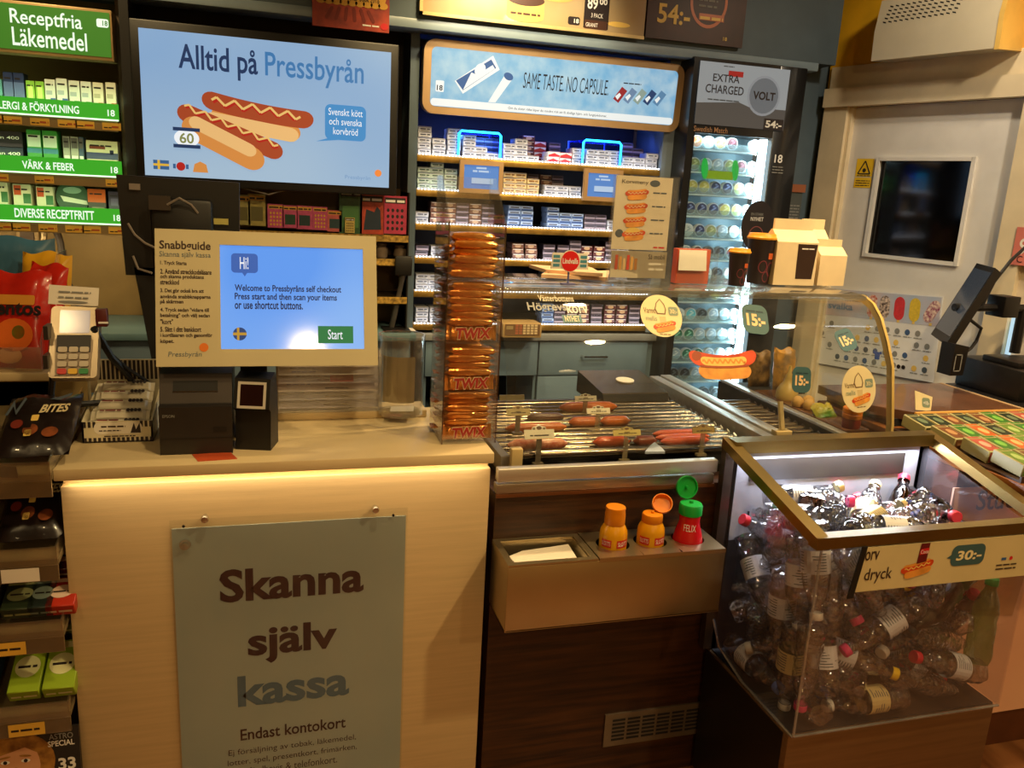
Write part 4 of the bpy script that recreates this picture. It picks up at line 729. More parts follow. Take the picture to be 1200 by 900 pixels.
nt.links.new(tc.outputs['Object'], gr.inputs['Vector']); nt.links.new(gr.outputs['Fac'], rp.inputs[0]); nt.links.new(rp.outputs[0], nt.nodes['Principled BSDF'].inputs['Emission Color'])
SB.node_tree.nodes['Principled BSDF'].inputs['Roughness'].default_value = .09
b = MB(); rect(b, F, sc0, sc1, sd0, sd1, SB, -.006); b.build('display', ks)
KN = mat('kiosk_lit_navy', '#1c2f5e', emit=.5); KB = mat('kiosk_lit_bubble', '#3a6cc8', emit=.65); KG = mat('kiosk_lit_green', '#2f8a50', emit=.6); KWt = mat('kiosk_lit_white', '#e8eef8', emit=.9)
bx0, by0 = D(271, 321); bx1, by1 = D(302, 297); b = MB(); shape(b, F, rr(bx0, bx1, by0 + .004, by1, .008), KB, -.005); shape(b, F, [((bx0 + bx1) / 2 - .006, by0 + .005), ((bx0 + bx1) / 2 + .006, by0 + .005), ((bx0 + bx1) / 2, by0 - .004)], KB, -.0051); b.build('speech_bubble', ks)
text(ks, 'Hi!', F, (bx0 + bx1) / 2 - .01, by0 + .012, (bx0 + bx1) / 2 + .008, by1 - .008, KWt, -.004, .005)
for s, p0, p1, pb in (('Welcome to Pressbyråns self checkout', 275, 400, 340), ('Press start and then scan your items', 275, 395, 350), ('or use shortcut buttons.', 275, 355, 359)):
    a0, b0 = D(p0, pb); a1 = D(p1, pb)[0]; text(ks, s, F, a0, b0 - .005, a1, b0 + .014, KN, -.005, .022)
gx0, gy0 = D(373, 402); gx1, gy1 = D(414, 382); b = MB(); rect(b, F, gx0, gx1, gy0, gy1, KG, -.005); b.build('start_button', ks); text(ks, 'Start', F, gx0 + .022, gy0 + .009, gx1 - .024, gy1 - .008, KWt, -.004, .005)
fx, fy = D(281, 391); b = MB(); shape(b, F, ell(fx, fy, .0145, .0145), mat('kiosk_flag_blue', '#31528f', emit=.5), -.005); rect(b, F, fx - .006, fx - .001, fy - .014, fy + .014, mat('kiosk_flag_yellow', '#d8a83a', emit=.6), -.0045); rect(b, F, fx - .0145, fx + .0145, fy - .003, fy + .003, mat('kiosk_flag_yellow', '#d8a83a'), -.0044); b.build('flag_button', ks)
KI = mat('kiosk_brown_ink', '#3d2a22', .5, var=.02); KGI = mat('kiosk_grey_ink', '#6b7a80', .5, var=.02)
a0, b0 = D(187, 291); text(ks, 'Snabbguide', F, a0, b0 - .006, D(247, 291)[0], b0 + .018, KI, .0008, .02)
a0, b0 = D(187, 300); text(ks, 'Skanna själv kassa', F, a0, b0 - .004, D(247, 300)[0], b0 + .011, KGI, .0008)
for s, p1, py in (('1. Tryck Starta', 219, 309.5), ('2. Använd streckkodsläsare', 248, 319), ('och skanna produktens', 239, 325.5), ('streckkod', 210, 331.5), ('3. Det gör också bra att', 239, 342), ('använda snabbknapparna', 247, 349), ('på skärmen', 215, 355), ('4. Tryck sedan "vidare till', 245, 364.5), ('betalning" och välj sedan', 246, 371), ('"kort"', 203, 378), ('5. Sätt i ditt bankkort', 236, 387), ('i kortläsaren och genomför', 249, 394.5), ('köpet.', 204, 401.5)):
    a0, b0 = D(188, py); text(ks, s, F, a0, b0 - .003, D(p1, py)[0], b0 + .0078, KI, .0008, .022)
a0, b0 = D(197, 418); text(ks, 'Pressbyrån', F, a0, b0 - .003, D(236, 418)[0], b0 + .011, KGI, .0008, slant=.12); cx, cy = D(239, 407); b = MB(); shape(b, F, ell(cx, cy, .0095, .0095), ORANGE, .0008); b.build('logo_dot', ks)
b = MB(); b.box(-.075, -.015, 1.975, 2.0, ZT, 1.24, BLACK); b.box(-.1, .0, 1.96, 2.06, ZT, ZT + .01, BLACK, bev=.003); b.build('stand', ks)

# ------------------------------------------------------------------ receipt printer, hand scanner, carton of bars
pt = thing('receipt_printer', 'black receipt printer under the touchscreen', 'printer', (-.165, 1.93, ZT))
PB_ = mat('printer_black', '#262220', .4, bump=.05); b = MB(); x0, x1 = at(188, 536, 1.85).x, at(273, 530, 1.85).x
b.prism([(x0, 1.85, ZT), (x0, 1.85, 1.098), (x0, 1.868, 1.10), (x0, 1.895, 1.163), (x0, 1.93, 1.168), (x0, 2.05, 1.168), (x0, 2.05, ZT)], (x1 - x0, 0, 0), PB_); b.build('casing', pt)
Fp = Fr((x0, 1.868, 1.10), (1, 0, 0), (0, .027, .063)); b = MB(); rect(b, Fp, .0, x1 - x0, .002, .066, mat('printer_grey', '#4f4844', .35, .3), .0008); rect(b, Fp, .028, x1 - x0 - .03, .028, .052, BLACK, .0014); rect(b, Fp, .028, x1 - x0 - .03, .026, .029, CHROME, .0018); b.build('paper_slot', pt)
Fp = Fr((x0, 1.8495, ZT)); text(pt, 'EPSON', Fp, .008, .085, .032, .0915, PALEINK, .0005, .01); b = MB(); rect(b, Fp, x1 - x0 - .04, x1 - x0 - .012, .05, .062, BLACK, .0006); rect(b, Fp, 0, x1 - x0, .036, .0375, BLACK, .0006); b.build('front_seam', pt)
o = MB().prism([atz(232, 541, ZT), atz(278, 538, ZT), atz(270, 530, ZT), atz(225, 533, ZT)], (0, 0, .0012), mat('orange_card', '#c9532a', .5)).build('card', None, loc=tuple(atz(232, 541, ZT))); tag(o, 'orange card slip lying under the front of the receipt printer', 'card')
hs = thing('barcode_scanner', 'black presentation scanner with white framed window beside the printer', 'scanner', (-.04, 1.9, ZT))
x0, x1 = at(276, 524, 1.86).x, at(322, 516, 1.86).x; xm = (x0 + x1) / 2; b = MB()
b.M = Matrix.Translation((xm, 1.885, ZT)) @ rotm('Z', -14)
w = (x1 - x0) / 2 - .003; b.prism([(-w, -.02, .0), (-w, -.014, .09), (-w, -.03, .10), (-w, -.012, .165), (-w, .03, .172), (-w, .05, .12), (-w, .05, 0)], (2 * w, 0, 0), BLACK); body = b.build('casing', hs)
b = MB(); b.M = Matrix.Translation((xm, 1.885, ZT)) @ rotm('Z', -14); Fh = Fr((-w, -.030, .10), (1, 0, 0), (0, .018, .065))
shape(b, Fh, rr(.008, 2 * w - .006, -.03, .058, .006), mat('scanner_frame', '#d8d2c4', .35), .001) if False else None
for q in ((.008, 2 * w - .008, -.0, .006), (.008, 2 * w - .008, .054, .06), (.008, .014, .006, .054), (2 * w - .014, 2 * w - .008, .006, .054)): rect(b, Fh, *q, mat('scanner_frame', '#d8d2c4', .35), .0012)
b.build('window_frame', hs); b = MB(); b.M = Matrix.Translation((xm, 1.885, ZT)) @ rotm('Z', -14); rect(b, Fh, .014, 2 * w - .014, .006, .054, mat('scanner_window', '#2a1512', .1), .001); b.build('scan_window', hs)

cb = thing('bar_display_box', 'black and white striped counter box of wrapped bars by the printer', 'display box', (-.34, 2.0, ZT))
x0, x1, y0, y1 = -.415, -.268, 1.955, 2.16; STR = mat('box_cream', '#e4d9b8', .5, var=.03); STB = mat('box_stripe', '#2b2328', .5)
b = MB(); b.box(x0, x1, y0, y0 + .004, ZT, ZT + .05, STR); b.prism([(x0, y0, ZT), (x0, y1, ZT), (x0, y1, ZT + .09), (x0, y0, ZT + .05)], (.004, 0, 0), STR); b.prism([(x1 - .004, y0, ZT), (x1 - .004, y1, ZT), (x1 - .004, y1, ZT + .09), (x1 - .004, y0, ZT + .05)], (.004, 0, 0), STR); b.box(x0, x1, y1 - .004, y1, ZT, ZT + .15, STR); b.box(x0, x1, y0, y1, ZT, ZT + .004, STR); b.build('carton', cb)
F = Fr((x0, y0, ZT)); b = MB()
for k in range(15): rect(b, F, .003 + .0098 * k, .003 + .0098 * k + .006, .001, .012, STB, .0005)
for k in (0, 1, 2, 12, 13, 14): rect(b, F, .003 + .0098 * k, .003 + .0098 * k + .006, .036, .05, STB, .0005)
shape(b, F, rr(.025, .125, .02, .048, .012), PAPER, .0006); bars(b, F, .04, .09, .036, .006, KI, 3, .001); bars(b, F, .035, .08, .027, .004, KI, 4, .001); shape(b, F, [(.1, .022), (.108, .046), (.112, .03), (.12, .046), (.122, .022)], STB, .001); bars(b, F, .045, .11, .014, .004, KI, 6, .001)
F3 = Fr((x0, y1 - .0045, ZT)); 
for k in range(15): rect(b, F3, .003 + .0098 * k, .003 + .0098 * k + .006, .1, .148, STB, .0005)
b.build('printed_stripe', cb)
BARP = None
def bar_mesh(b, w, d, h, m, mprint=None, seed=0, crimp=None):
    """pillow wrapped bar along x with flat crimped ends"""
    n = 12; vs = []; fs = []; R = random.Random(seed)
    xs = [-w / 2, -w / 2 + .008, -w / 2 + .013, -w / 4, 0, w / 4, w / 2 - .013, w / 2 - .008, w / 2]; ks = [.06, .12, .85, 1, 1.03, 1, .85, .12, .06]; ws = [1.05, 1, .95, .97, 1, .97, .95, 1, 1.05]
    for x, k, q in zip(xs, ks, ws):
        for i in range(n):
            t = 2 * math.pi * (i + .5) / n; c, s = math.cos(t), math.sin(t); c = math.copysign(abs(c) ** .55, c); s = math.copysign(abs(s) ** .55, s)
            vs.append((x, c * d / 2 * q, h / 2 + s * h / 2 * k + R.uniform(-.0006, .0006)))
    for a in range(len(xs) - 1): fs += [(a * n + i, a * n + (i + 1) % n, (a + 1) * n + (i + 1) % n, (a + 1) * n + i) for i in range(n)]
    fs += [list(range(n))[::-1], list(range((len(xs) - 1) * n, len(xs) * n))]; b.add(vs, fs, m); return b
WR = mat('bar_wrapper_cream', '#e8dfc6', .4, bump=.15, bscale=60, var=.06)
for j in range(3):
    for i in range(2 if j == 0 else 3):
        pass
for j in range(5):
    g = thing('wrapped_bar', 'cream wrapped bar, ' + NTH[j] + ' row from the front of the striped box', 'bar', (-.342, 1.985 + .032 * j, ZT + .03 + .012 * j), group='bars in the striped box'); b = MB(); b.M = Matrix.Translation((-.342, 1.975 + .034 * j, ZT + .028 + .014 * j)) @ rotm('X', 35); bar_mesh(b, .125, .028, .018, WR, seed=j); b.build('wrapper', g)
    Fb = Fr(Vector((-.40, 1.975 + .034 * j, ZT + .028 + .014 * j)) + Vector((0, -.0125, .0175)), (1, 0, 0), (0, math.cos(math.radians(35)), math.sin(math.radians(35)))); b = MB(); bars(b, Fb, .015, .06, .004, .006, mat('bar_red_ink', '#7a2a2a', .5), j, .001)
    for q in range(4): shape(b, Fb, ell(.075 + .008 * q, .006, .004, .005), STB, .001)
    b.build('printed_label', g)

# ------------------------------------------------------------------ clear rack of scratch cards, round collection box
rk = thing('clear_leaflet_rack', 'low clear plastic rack of faded leaflets behind the touchscreen', 'rack', (.13, 2.15, ZT))
x0, x1 = at(324, 490, 2.12).x, at(446, 488, 2.12).x; b = MB(); b.box(x0, x1, 2.10, 2.104, ZT + .02, 1.155, clear('rack_plastic', (.95, .95, .96), .08, haze=.16, hazecol=(.75, .72, .74))); b.box(x0, x0 + .003, 2.10, 2.19, ZT + .02, 1.155, ACRYL); b.box(x1 - .003, x1, 2.10, 2.19, ZT + .02, 1.155, ACRYL); b.build('clear_front', rk); MB().box(x0, x1 + .12, 2.098, 2.19, ZT, ZT + .02, CREAM, bev=.002).build('base', rk)
MB().box(x0, x1, 2.186, 2.19, ZT + .02, 1.16, mat('rack_backing', '#b8a89a', .5)).build('backing', rk)
R = random.Random(5)
for k in range(6):
    z = ZT + .028 + .021 * k; cols = ['#b9aeb4', '#a8a4b0', '#c2b4ae', '#b0a8a8', '#bab0a6', '#c8bca8']; g = thing('leaflet', 'faded leaflet in the clear rack, ' + NTH[k] + ' row up', 'leaflet', ((x0 + x1) / 2, 2.14, z), group='leaflets in the clear rack'); b = MB()
    b.prism([(x0 + .006, 2.112 + .004 * k, z), (x1 - .006, 2.112 + .004 * k, z), (x1 - .006, 2.15 + .004 * k, z + .036), (x0 + .006, 2.15 + .004 * k, z + .036)], (0, .002, 0), mat('leaflet_' + 'abcdef'[k], cols[k], .5, var=.08, vscale=20)); b.build('sheet', g)
    F = Fr((x0 + .006, 2.112 + .004 * k, z), (1, 0, 0), (0, .038, .036)); b = MB()
    for j in range(3): a = R.uniform(.0, .18); bars(b, F, a, a + .06, .008 + .012 * j % .03, .006, R.choice([GREY_INK, mat('leaflet_blue', '#5a6a9a', .5), mat('leaflet_brown', '#7a5a4a', .5)]), j + k, .001)
    if k == 3: rect(b, F, .13, .19, .004, .03, mat('leaflet_red', '#c8505a', .5), .0012)
    b.build('printed_line', g)
cy = thing('round_collection_box', 'round clear plastic collection box between the touchscreen and candy bar tower', 'collection box', (at(470, 495, 2.06).x, 2.06, ZT))
cxx = at(470, 495, 2.06).x; b = MB(); b.M = Matrix.Translation((cxx, 2.075, ZT + .02)); b.lathe([(.058, .0), (.058, .2), (.0605, .202), (.0605, .21), (.056, .21), (.056, .002)], clear('drum_acrylic', (.95, .95, .94), .07, haze=.03), 32, caps=False); b.build('drum', cy)
b = MB(); b.M = Matrix.Translation((cxx, 2.075, ZT + .02)); b.lathe([(.0, 0), (.058, 0), (.058, .006), (.0, .006)], ACRYL, 32, caps=False); b.build('base', cy)
b = MB()
for i in range(8):
    t0 = math.radians(-60 - 12 * i); t1 = math.radians(-60 - 12 * (i + 1)); b.poly([(cxx + .0548 * math.cos(t0), 2.075 + .0548 * math.sin(t0), ZT + .06), (cxx + .0548 * math.cos(t1), 2.075 + .0548 * math.sin(t1), ZT + .06), (cxx + .0548 * math.cos(t1), 2.075 + .0548 * math.sin(t1), ZT + .18), (cxx + .0548 * math.cos(t0), 2.075 + .0548 * math.sin(t0), ZT + .18)], mat('drum_label', '#c9b78e', .6, var=.1))
b.build('inner_label', cy)
o = MB().prism([(cxx - .03, 2.06, ZT + .028), (cxx + .03, 2.05, ZT + .03), (cxx + .04, 2.10, ZT + .03), (cxx - .02, 2.11, ZT + .028)], (0, 0, .001), PAPER).build('receipt_slip', None, loc=(cxx, 2.07, ZT + .028)); tag(o, 'crumpled white receipt lying in the round clear box', 'receipt')

# ------------------------------------------------------------------ candy bar tower
tx = thing('candy_bar_tower', 'tall clear plastic dispenser tower full of gold wrapped candy bars', 'dispenser', (.46, 1.92, ZT))
x0, x1, y0, y1 = at(517, 525, 1.86).x, at(580, 520, 1.86).x, 1.86, 2.02; zt = 1.52
b = MB()
for q in ((x0, x0 + .003, y0, y1, ZT, zt), (x1 - .003, x1, y0, y1, ZT, zt), (x0, x1, y1 - .003, y1, ZT, zt + .10)): b.box(*q, ACRYL)
b.prism([(x0, y0, zt), (x0, y1, zt), (x0, y1, zt + .1), (x0, y1 - .06, zt + .1)], (.003, 0, 0), ACRYL); b.prism([(x1 - .003, y0, zt), (x1 - .003, y1, zt), (x1 - .003, y1, zt + .1), (x1 - .003, y1 - .06, zt + .1)], (.003, 0, 0), ACRYL)
b.build('side_panel', tx)
b = MB(); b.box(x0, x1, y0 - .003, y0, ZT, ZT + .02, ACRYL); b.box(x0 - .001, x0 + .002, y0 - .003, y0, ZT, zt, clear('edge_dark', (.55, .4, .36), .1)); b.box(x1 - .002, x1 + .001, y0 - .003, y0, ZT, zt, clear('edge_dark')); b.box(x0, x1, y0 - .002, y0, ZT, zt - .08, clear('tower_front', (.98, .98, .98), .04, rough=.05)); b.build('clear_front', tx)
LV = [ZT + .004, ZT + .128, ZT + .25, ZT + .40]
for z in LV: MB().box(x0, x1, y0, y1, z - .003, z, ACRYL).build('shelf', tx)
GOLD = mat('gold_wrapper', '#e2a35c', .22, .75, bump=.35, bscale=60, var=.25, vscale=30, col2='#d8802e'); TWR = mat('twix_red', '#b5201f', .4); 
BG = MB(); bar_mesh(BG, .124, .04, .0205, GOLD, seed=3); LET = None
proto_bar = None
def tower_bar(x, y, z, rz, lab, tilt=0.):
    global proto_bar
    M4 = Matrix.Translation((x, y, z)) @ rotm('Z', rz) @ rotm('X', tilt)
    if proto_bar is None:
        proto_bar = BG.build('candy_bar', None, loc=(0, 0, 0)); tag(proto_bar, lab, 'candy bar', 'gold candy bars in the tower'); proto_bar.matrix_world = M4; return proto_bar
    return dup(proto_bar, M4, lab, 'gold candy bars in the tower')
xm = (x0 + x1) / 2; CN = ['lowest', 'second', 'third', 'top']
for lv, (z, n) in enumerate(zip(LV, (5, 5, 7, 6))):
    for j in range(n):
        lo = 0 if j else 1
        zz = z + .0005 + (.036 if lv < 3 else 0) + .0168 * j
        if zz + .017 > (LV + [zt + .02])[lv + 1] - .003 and lv < 3: break
        tower_bar(xm + random.uniform(-.006, .006), y0 + .028 + random.uniform(-.004, .006) + .004 * (j % 2), zz, random.uniform(-4, 4), f'gold candy bar, {NTH[j]} up in the front pile of the {CN[lv]} tower compartment')
    for j in range(n + (2 if lv < 3 else -2)):
        zz = z + .0005 + .0168 * j
        if lv < 3 and zz + .017 > LV[lv + 1] - .003: break
        tower_bar(xm - .008 + random.uniform(-.008, .004), y0 + .105, zz, random.uniform(-6, 6), f'gold candy bar, {NTH[j]} up in the rear pile of the {CN[lv]} tower compartment')
    if lv < 3:
        g = thing('lettered_candy_bar', f'candy bar facing out with red lettering at the foot of the {CN[lv]} tower compartment', 'candy bar', (xm, y0 + .012, z), group='lettered candy bars'); b = MB(); b.M = Matrix.Translation((xm, y0 + .022, z + .0195)) @ rotm('Z', random.uniform(-2, 2)) @ rotm('X', 80) @ Matrix.Translation((0, 0, -.008)); bar_mesh(b, .122, .036, .018, GOLD, seed=lv); b.build('wrapper', g)
        Fb = Fr((xm - .05, y0 + .0095, z + .004), (1, 0, .02), (0, .17, 1)); text(g, 'TWIX', Fb, .008, .002, .094, .028, TWR, .0026, .04, slant=.15); text(g, 'TWIX', Fb, .006, .0, .096, .030, mat('twix_cream', '#f2d9a8', .4), .0018, .075, slant=.15)

# ------------------------------------------------------------------ black monitor seen from behind
mo = thing('cashier_monitor', 'back of a black monitor with cables behind the touchscreen', 'monitor', (-.2, 2.35, 1.0))
p, q = at(141, 206, 2.3), at(278, 214, 2.3); x0, x1 = p.x, q.x
b = MB(); b.prism([(x0, 2.3, 1.33), (x1, 2.3, 1.33), (x1 + .005, 2.3, 1.575), (x0 - .01, 2.3, 1.58)], (0, .04, 0), BLACK); b.build('screen_housing', mo)
b = MB(); b.box(x0 + .07, x1 - .06, 2.25, 2.3, 1.36, 1.53, BLACK, bev=.012); b.box(x0 + .07, x0 + .12, 2.24, 2.26, 1.50, 1.535, mat('clip_grey', '#4a4440', .3, .5)); b.build('rear_hump', mo)
b = MB(); b.prism([(x0 + .02, 2.30, 1.35), (x0 + .2, 2.30, 1.35), (x0 + .14, 2.30, 1.0), (x0 + .065, 2.30, 1.0)], (0, .05, 0), BLACK); b.box(x0 + .02, x0 + .22, 2.25, 2.42, 1.0, 1.012, BLACK, bev=.003); b.build('pedestal', mo)
W2 = mat('grey_cable', '#8a8078', .4)
MB().tube([at(150, 262, 2.26), at(158, 275, 2.25), at(170, 285, 2.25), at(185, 292, 2.24)], .003, W2, 6).build('cable', mo); MB().tube([at(196, 240, 2.24), at(210, 232, 2.23), at(224, 240, 2.24), at(232, 250, 2.25)], .003, W2, 6).build('cable', mo); MB().tube([at(156, 300, 2.28), at(162, 315, 2.27), at(178, 320, 2.25)], .003, W2, 6).build('cable', mo)
b = MB(); b.box(x0 + .02, x0 + .045, 2.29, 2.30, 1.545, 1.56, W2); F = Fr((x0 + .18, 2.249, 1.49)); rect(b, F, .04, .075, -.02, -.005, mat('plug_yellow', '#b9b060', .5), .002); b.build('plug', mo)
o = MB().tube([at(352, 211, 3.29), at(350, 218, 3.29), at(315, 228, 3.29), at(284, 220, 3.29), at(281, 209, 3.29)], .003, mat('grey_cable', '#8a8078', .4), 6).build('cable', None, loc=tuple(at(352, 211, 3.29))); tag(o, 'thin grey lead looped below the television', 'cable')
b = MB(); b.box(-.43, -.2, 2.24, 2.5, ZT - .25, 1.03, BLACK, bev=.01); o = b.build('equipment_box', None, loc=(-.3, 2.4, .75)); tag(o, 'black equipment box in the shadow behind the striped bar box', 'box')
b = MB(); b.box(-.46, -.28, 2.24, 2.38, 1.035, 1.07, mat('beige_box', '#b9a27e', .5), bev=.004); o = b.build('cable_tray', None, loc=(-.36, 2.3, 1.035)); tag(o, 'beige tray on top of the black equipment box', 'tray')

# ------------------------------------------------------------------ bank card terminal
tm = thing('card_terminal', 'bank card terminal with coloured keys on an arm beside the candy bags', 'card terminal', (-.42, 1.97, 1.1))
p0 = at(85, 443, 1.93); tv_ = Vector((0, math.sin(math.radians(28)), math.cos(math.radians(28)))); F = Fr((p0.x - .048, 1.93, p0.z), (1, 0, 0), tv_)
TG = mat('terminal_silver', '#b7a68c', .3, .5, var=.05); TD = mat('terminal_dark', '#2a2522', .4)
b = MB(); b.prism([F.p(x, y) for x, y in rr(0, .096, 0, .165, .01)], -F.n * .03, TG); b.build('housing', tm)
b = MB(); b.prism([F.p(x, y, .002) for x, y in [(.014, .005), (.082, .005), (.086, .085), (.078, .098), (.018, .098), (.01, .085)]], -F.n * .003, mat('terminal_keybed', '#8a7a66', .35, .3)); rect(b, F, .014, .082, .058, .097, TD, .0026); b.build('keypad_bed', tm)
b = MB(); rect(b, F, .018, .078, .102, .155, mat('terminal_screen', '#cbb8b0', .15, emit=.35), .001); b.build('display', tm)
for j in range(4):
    for i in range(3):
        m = [mat('key_red', '#d03a30', .4), mat('key_yellow', '#e6b830', .4), mat('key_green', '#2f8a4a', .4)][i] if j == 0 else mat('key_grey', '#c9bda8', .4)
        q = MB(); q.prism([F.p(x, y, .002) for x, y in rr(.018 + .0215 * i, .036 + .0215 * i, .008 + .0165 * j, .02 + .0165 * j, .003, 3)], F.n * .004, m); q.build('key', tm)
b = MB(); b.prism([F.p(-.006, .168, .004), F.p(.094, .164, .004), F.p(.096, .204, .012), F.p(-.004, .21, .012)], F.n * .001, PAPER); nb = b.build('taped_note', tm)
Fn = Fr(F.p(-.006, .168, .0062), F.p(.094, .164, .004) - F.p(-.006, .168, .004), F.v + F.n * .2); b = MB(); bars(b, Fn, .02, .085, .026, .006, PALEINK, 2, .0008); bars(b, Fn, .02, .08, .014, .006, PALEINK, 3, .0008); shape(b, Fn, ell(.05, .006, .03, .003), PALEINK, .0008); b.build('handwriting', nb)
b = MB(); b.box(p0.x - .055, p0.x - .046, 1.93, 1.97, p0.z + .02, p0.z + .05, TD); b.box(p0.x - .055, p0.x - .046, 1.95, 1.99, p0.z + .08, p0.z + .11, TD); b.tube([at(62, 440, 1.97), at(60, 460, 1.97), at(61, 473, 1.97), at(70, 475, 1.98), at(105, 473, 2.02), at(140, 470, 2.1)], .007, BLACK, 8); b.tube([at(110, 385, 1.98), at(130, 418, 2.04), at(150, 440, 2.10), at(165, 462, 2.2)], .008, BLACK, 8); b.build('mounting_arm', tm)
q = MB(); r0 = at(116, 372, 1.99); q.M = Matrix.Translation((r0.x + .006, 1.99, r0.z)); q.box(-.012, .012, -.01, .01, -.02, .02, mat('plug_maroon', '#5a2020', .4), bev=.003); q.box(-.006, .014, -.012, -.008, -.012, -.008, WHITE); q.build('side_plug', tm)
o = MB().tube([at(112, 400, 2.02), at(150, 432, 2.08), at(180, 452, 2.16), at(170, 460, 2.2)], .004, BLACK, 6).build('cable', None, loc=tuple(at(112, 400, 2.02))); tag(o, 'thin black lead from the card terminal to the equipment box', 'cable')

# ------------------------------------------------------------------ candy shelves left of the counter
LX0, LX1 = -1.0, bxl - .005
cu = thing('candy_shelf_unit', 'stepped candy shelf unit with clear bins beside the cream counter', 'shelf unit', (-.7, 1.95, 0)); UN = mat('unit_beige', '#a8905f', .5, var=.05)
b = MB(); b.box(LX0, LX1, 2.14, 2.18, 0, 1.09, UN); b.box(LX0, LX1 - .0, 2.0, 2.2, .0, .3, DARK); b.build('back_panel', cu)
sx = at(55, 437, 2.12).x; sz = at(55, 437, 2.12).z
b = MB(); b.box(LX0, sx + .005, 2.12, 2.5, sz - .02, sz, CREAM, bev=.003); b.box(LX0, sx, 2.14, 2.5, sz - .14, sz - .02, UN); b.build('upper_shelf', cu)
ZL = [.985, .80, .635, .44]
for i, z in enumerate(ZL):
    sh = MB().prism([(LX0, 1.765, z - .012), (LX0, 1.765, z), (LX0, 2.13, z + .05), (LX0, 2.13, z + .038)], (LX1 - LX0, 0, 0), mat('bin_shelf', '#7a6a4a', .4, var=.05)).build('shelf', cu)
    b = MB(); LIP = clear('bin_lip', (.93, .9, .84), .1, haze=.07, hazecol=(.6, .5, .36)); b.box(LX0, LX1, 1.757, 1.760, z - .045, z + .03, LIP); b.prism([(LX1 - .004, 1.76, z), (LX1 - .004, 2.1, z + .04), (LX1 - .004, 2.1, z + .1), (LX1 - .004, 1.76, z + .03)], (.003, 0, 0), LIP); b.build('clear_bin_front', sh)
    b = MB(); b.box(LX0, LX1, 1.760, 1.764, z - .046, z - .012, mat('rail_brown', '#6f5a38', .4)); b.build('front_rail', sh)
    if i: b = MB(); x = LX1 - (.035, .012 + .06, .05)[i - 1]; rect(b, Fr((x - .07, 1.7565, z - .043)), 0, .07, 0, .03, (PAPER, TAG_, TAG_)[i - 1], .0005); bars(b, Fr((x - .07, 1.7565, z - .043)), .005, .06, .012, .008, INK, i, .001) if i > 1 else None; b.build('price_tag', sh)
def bag(name, label, F, w, h, thick, m, prints, lettering=(), group=None, seed=0):
    """soft pillow bag lying in the face F"""
    g = thing(name, label, 'candy bag', tuple(F.p(w / 2, h / 2, -thick / 2)), group=group); R = random.Random(seed); n = 12; vs = []; fs = []
    for side in (1, -1):
        for j in range(n + 1):
            for i in range(n + 1):
                u, v = i / n, j / n; e = (1 - (2 * u - 1) ** 4) * (1 - (2 * v - 1) ** 4); c = side * (thick / 2 * e ** .6 + (R.uniform(-.003, .003) if 0 < i < n and 0 < j < n else 0)); vs.append(F.p(u * w, v * h + .006 * math.sin(u * 9 + seed) * (v if v > .5 else 0), c - thick / 2))
    k = (n + 1) ** 2
    for s in (0, 1):
        for j in range(n):
            for i in range(n): a = s * k + j * (n + 1) + i; fs.append((a, a + 1, a + n + 2, a + n + 1))
    b = MB(); b.add(vs, fs, m); b.build('pouch', g); b = MB()
    for pts, mm in prints: b.poly([F.p(x * w, y * h, .0025) for x, y in pts], mm)
    if prints: b.build('printed_picture', g)
    for s, a0, b0, a1, b1, mm, sl in lettering: text(g, s, F, a0 * w, b0 * h, a1 * w, b1 * h, mm, .004, .03, slant=sl)
    return g
MR = mat('bag_red', '#c8281a', .25, bump=.6, bscale=25, coat=.3, var=.15); MY = mat('bag_yellow', '#e0a826', .3, bump=.4, bscale=25); MBu = mat('bag_blue', '#3f6f8f', .3, bump=.4, bscale=25); MO = mat('bag_orange_print', '#e8702a', .4, var=.1); MGd = mat('bag_green_print', '#7a8a2f', .4)
pr0 = [(ell(.55, .33, .3, .17), MO), (ell(.62, .36, .1, .07), MGd), (ell(.5, .12, .2, .08), mat('bag_peach', '#e0a070', .4)), (rr(.1, .85, .64, .74, .03), mat('bag_amber', '#e8a040', .4))]
mz = at(30, 432, 2.14).z
F = Fr((at(-22, 430, 2.2).x, 2.17, sz + .005), (1, -.25, .02), (-.08, .32, 1)); bag('candy_bag', 'red mentos style fruit candy bag at the front of the cream shelf'.replace('mentos style ', ''), F, .15, .235, .05, MR, pr0, [('mentos', .02, .53, .96, .66, INK, .0)], 'candy bags on the cream shelf', 1)
F = Fr((at(18, 432, 2.27).x, 2.27, sz + .03), (1, -.55, .0), (.05, .3, 1)); bag('candy_bag', 'second red candy bag standing behind the front one on the cream shelf', F, .11, .22, .04, MR, [], [('mentos', .1, .62, .9, .74, INK, 0)], 'candy bags on the cream shelf', 2)
F = Fr((at(20, 430, 2.36).x, 2.36, sz + .03), (1, -.3, 0), (0.05, .2, 1)); bag('candy_bag', 'yellow candy bag behind the red ones on the cream shelf', F, .13, .235, .04, MY, [(rr(.2, .8, .4, .6, .05), INK)], [], 'candy bags on the cream shelf', 3)
F = Fr((at(-30, 430, 2.42).x, 2.44, sz + .03), (1, -.1, 0), (0, .1, 1)); bag('candy_bag', 'blue candy bag at the back of the cream shelf', F, .2, .26, .04, MBu, [], [], 'candy bags on the cream shelf', 4)
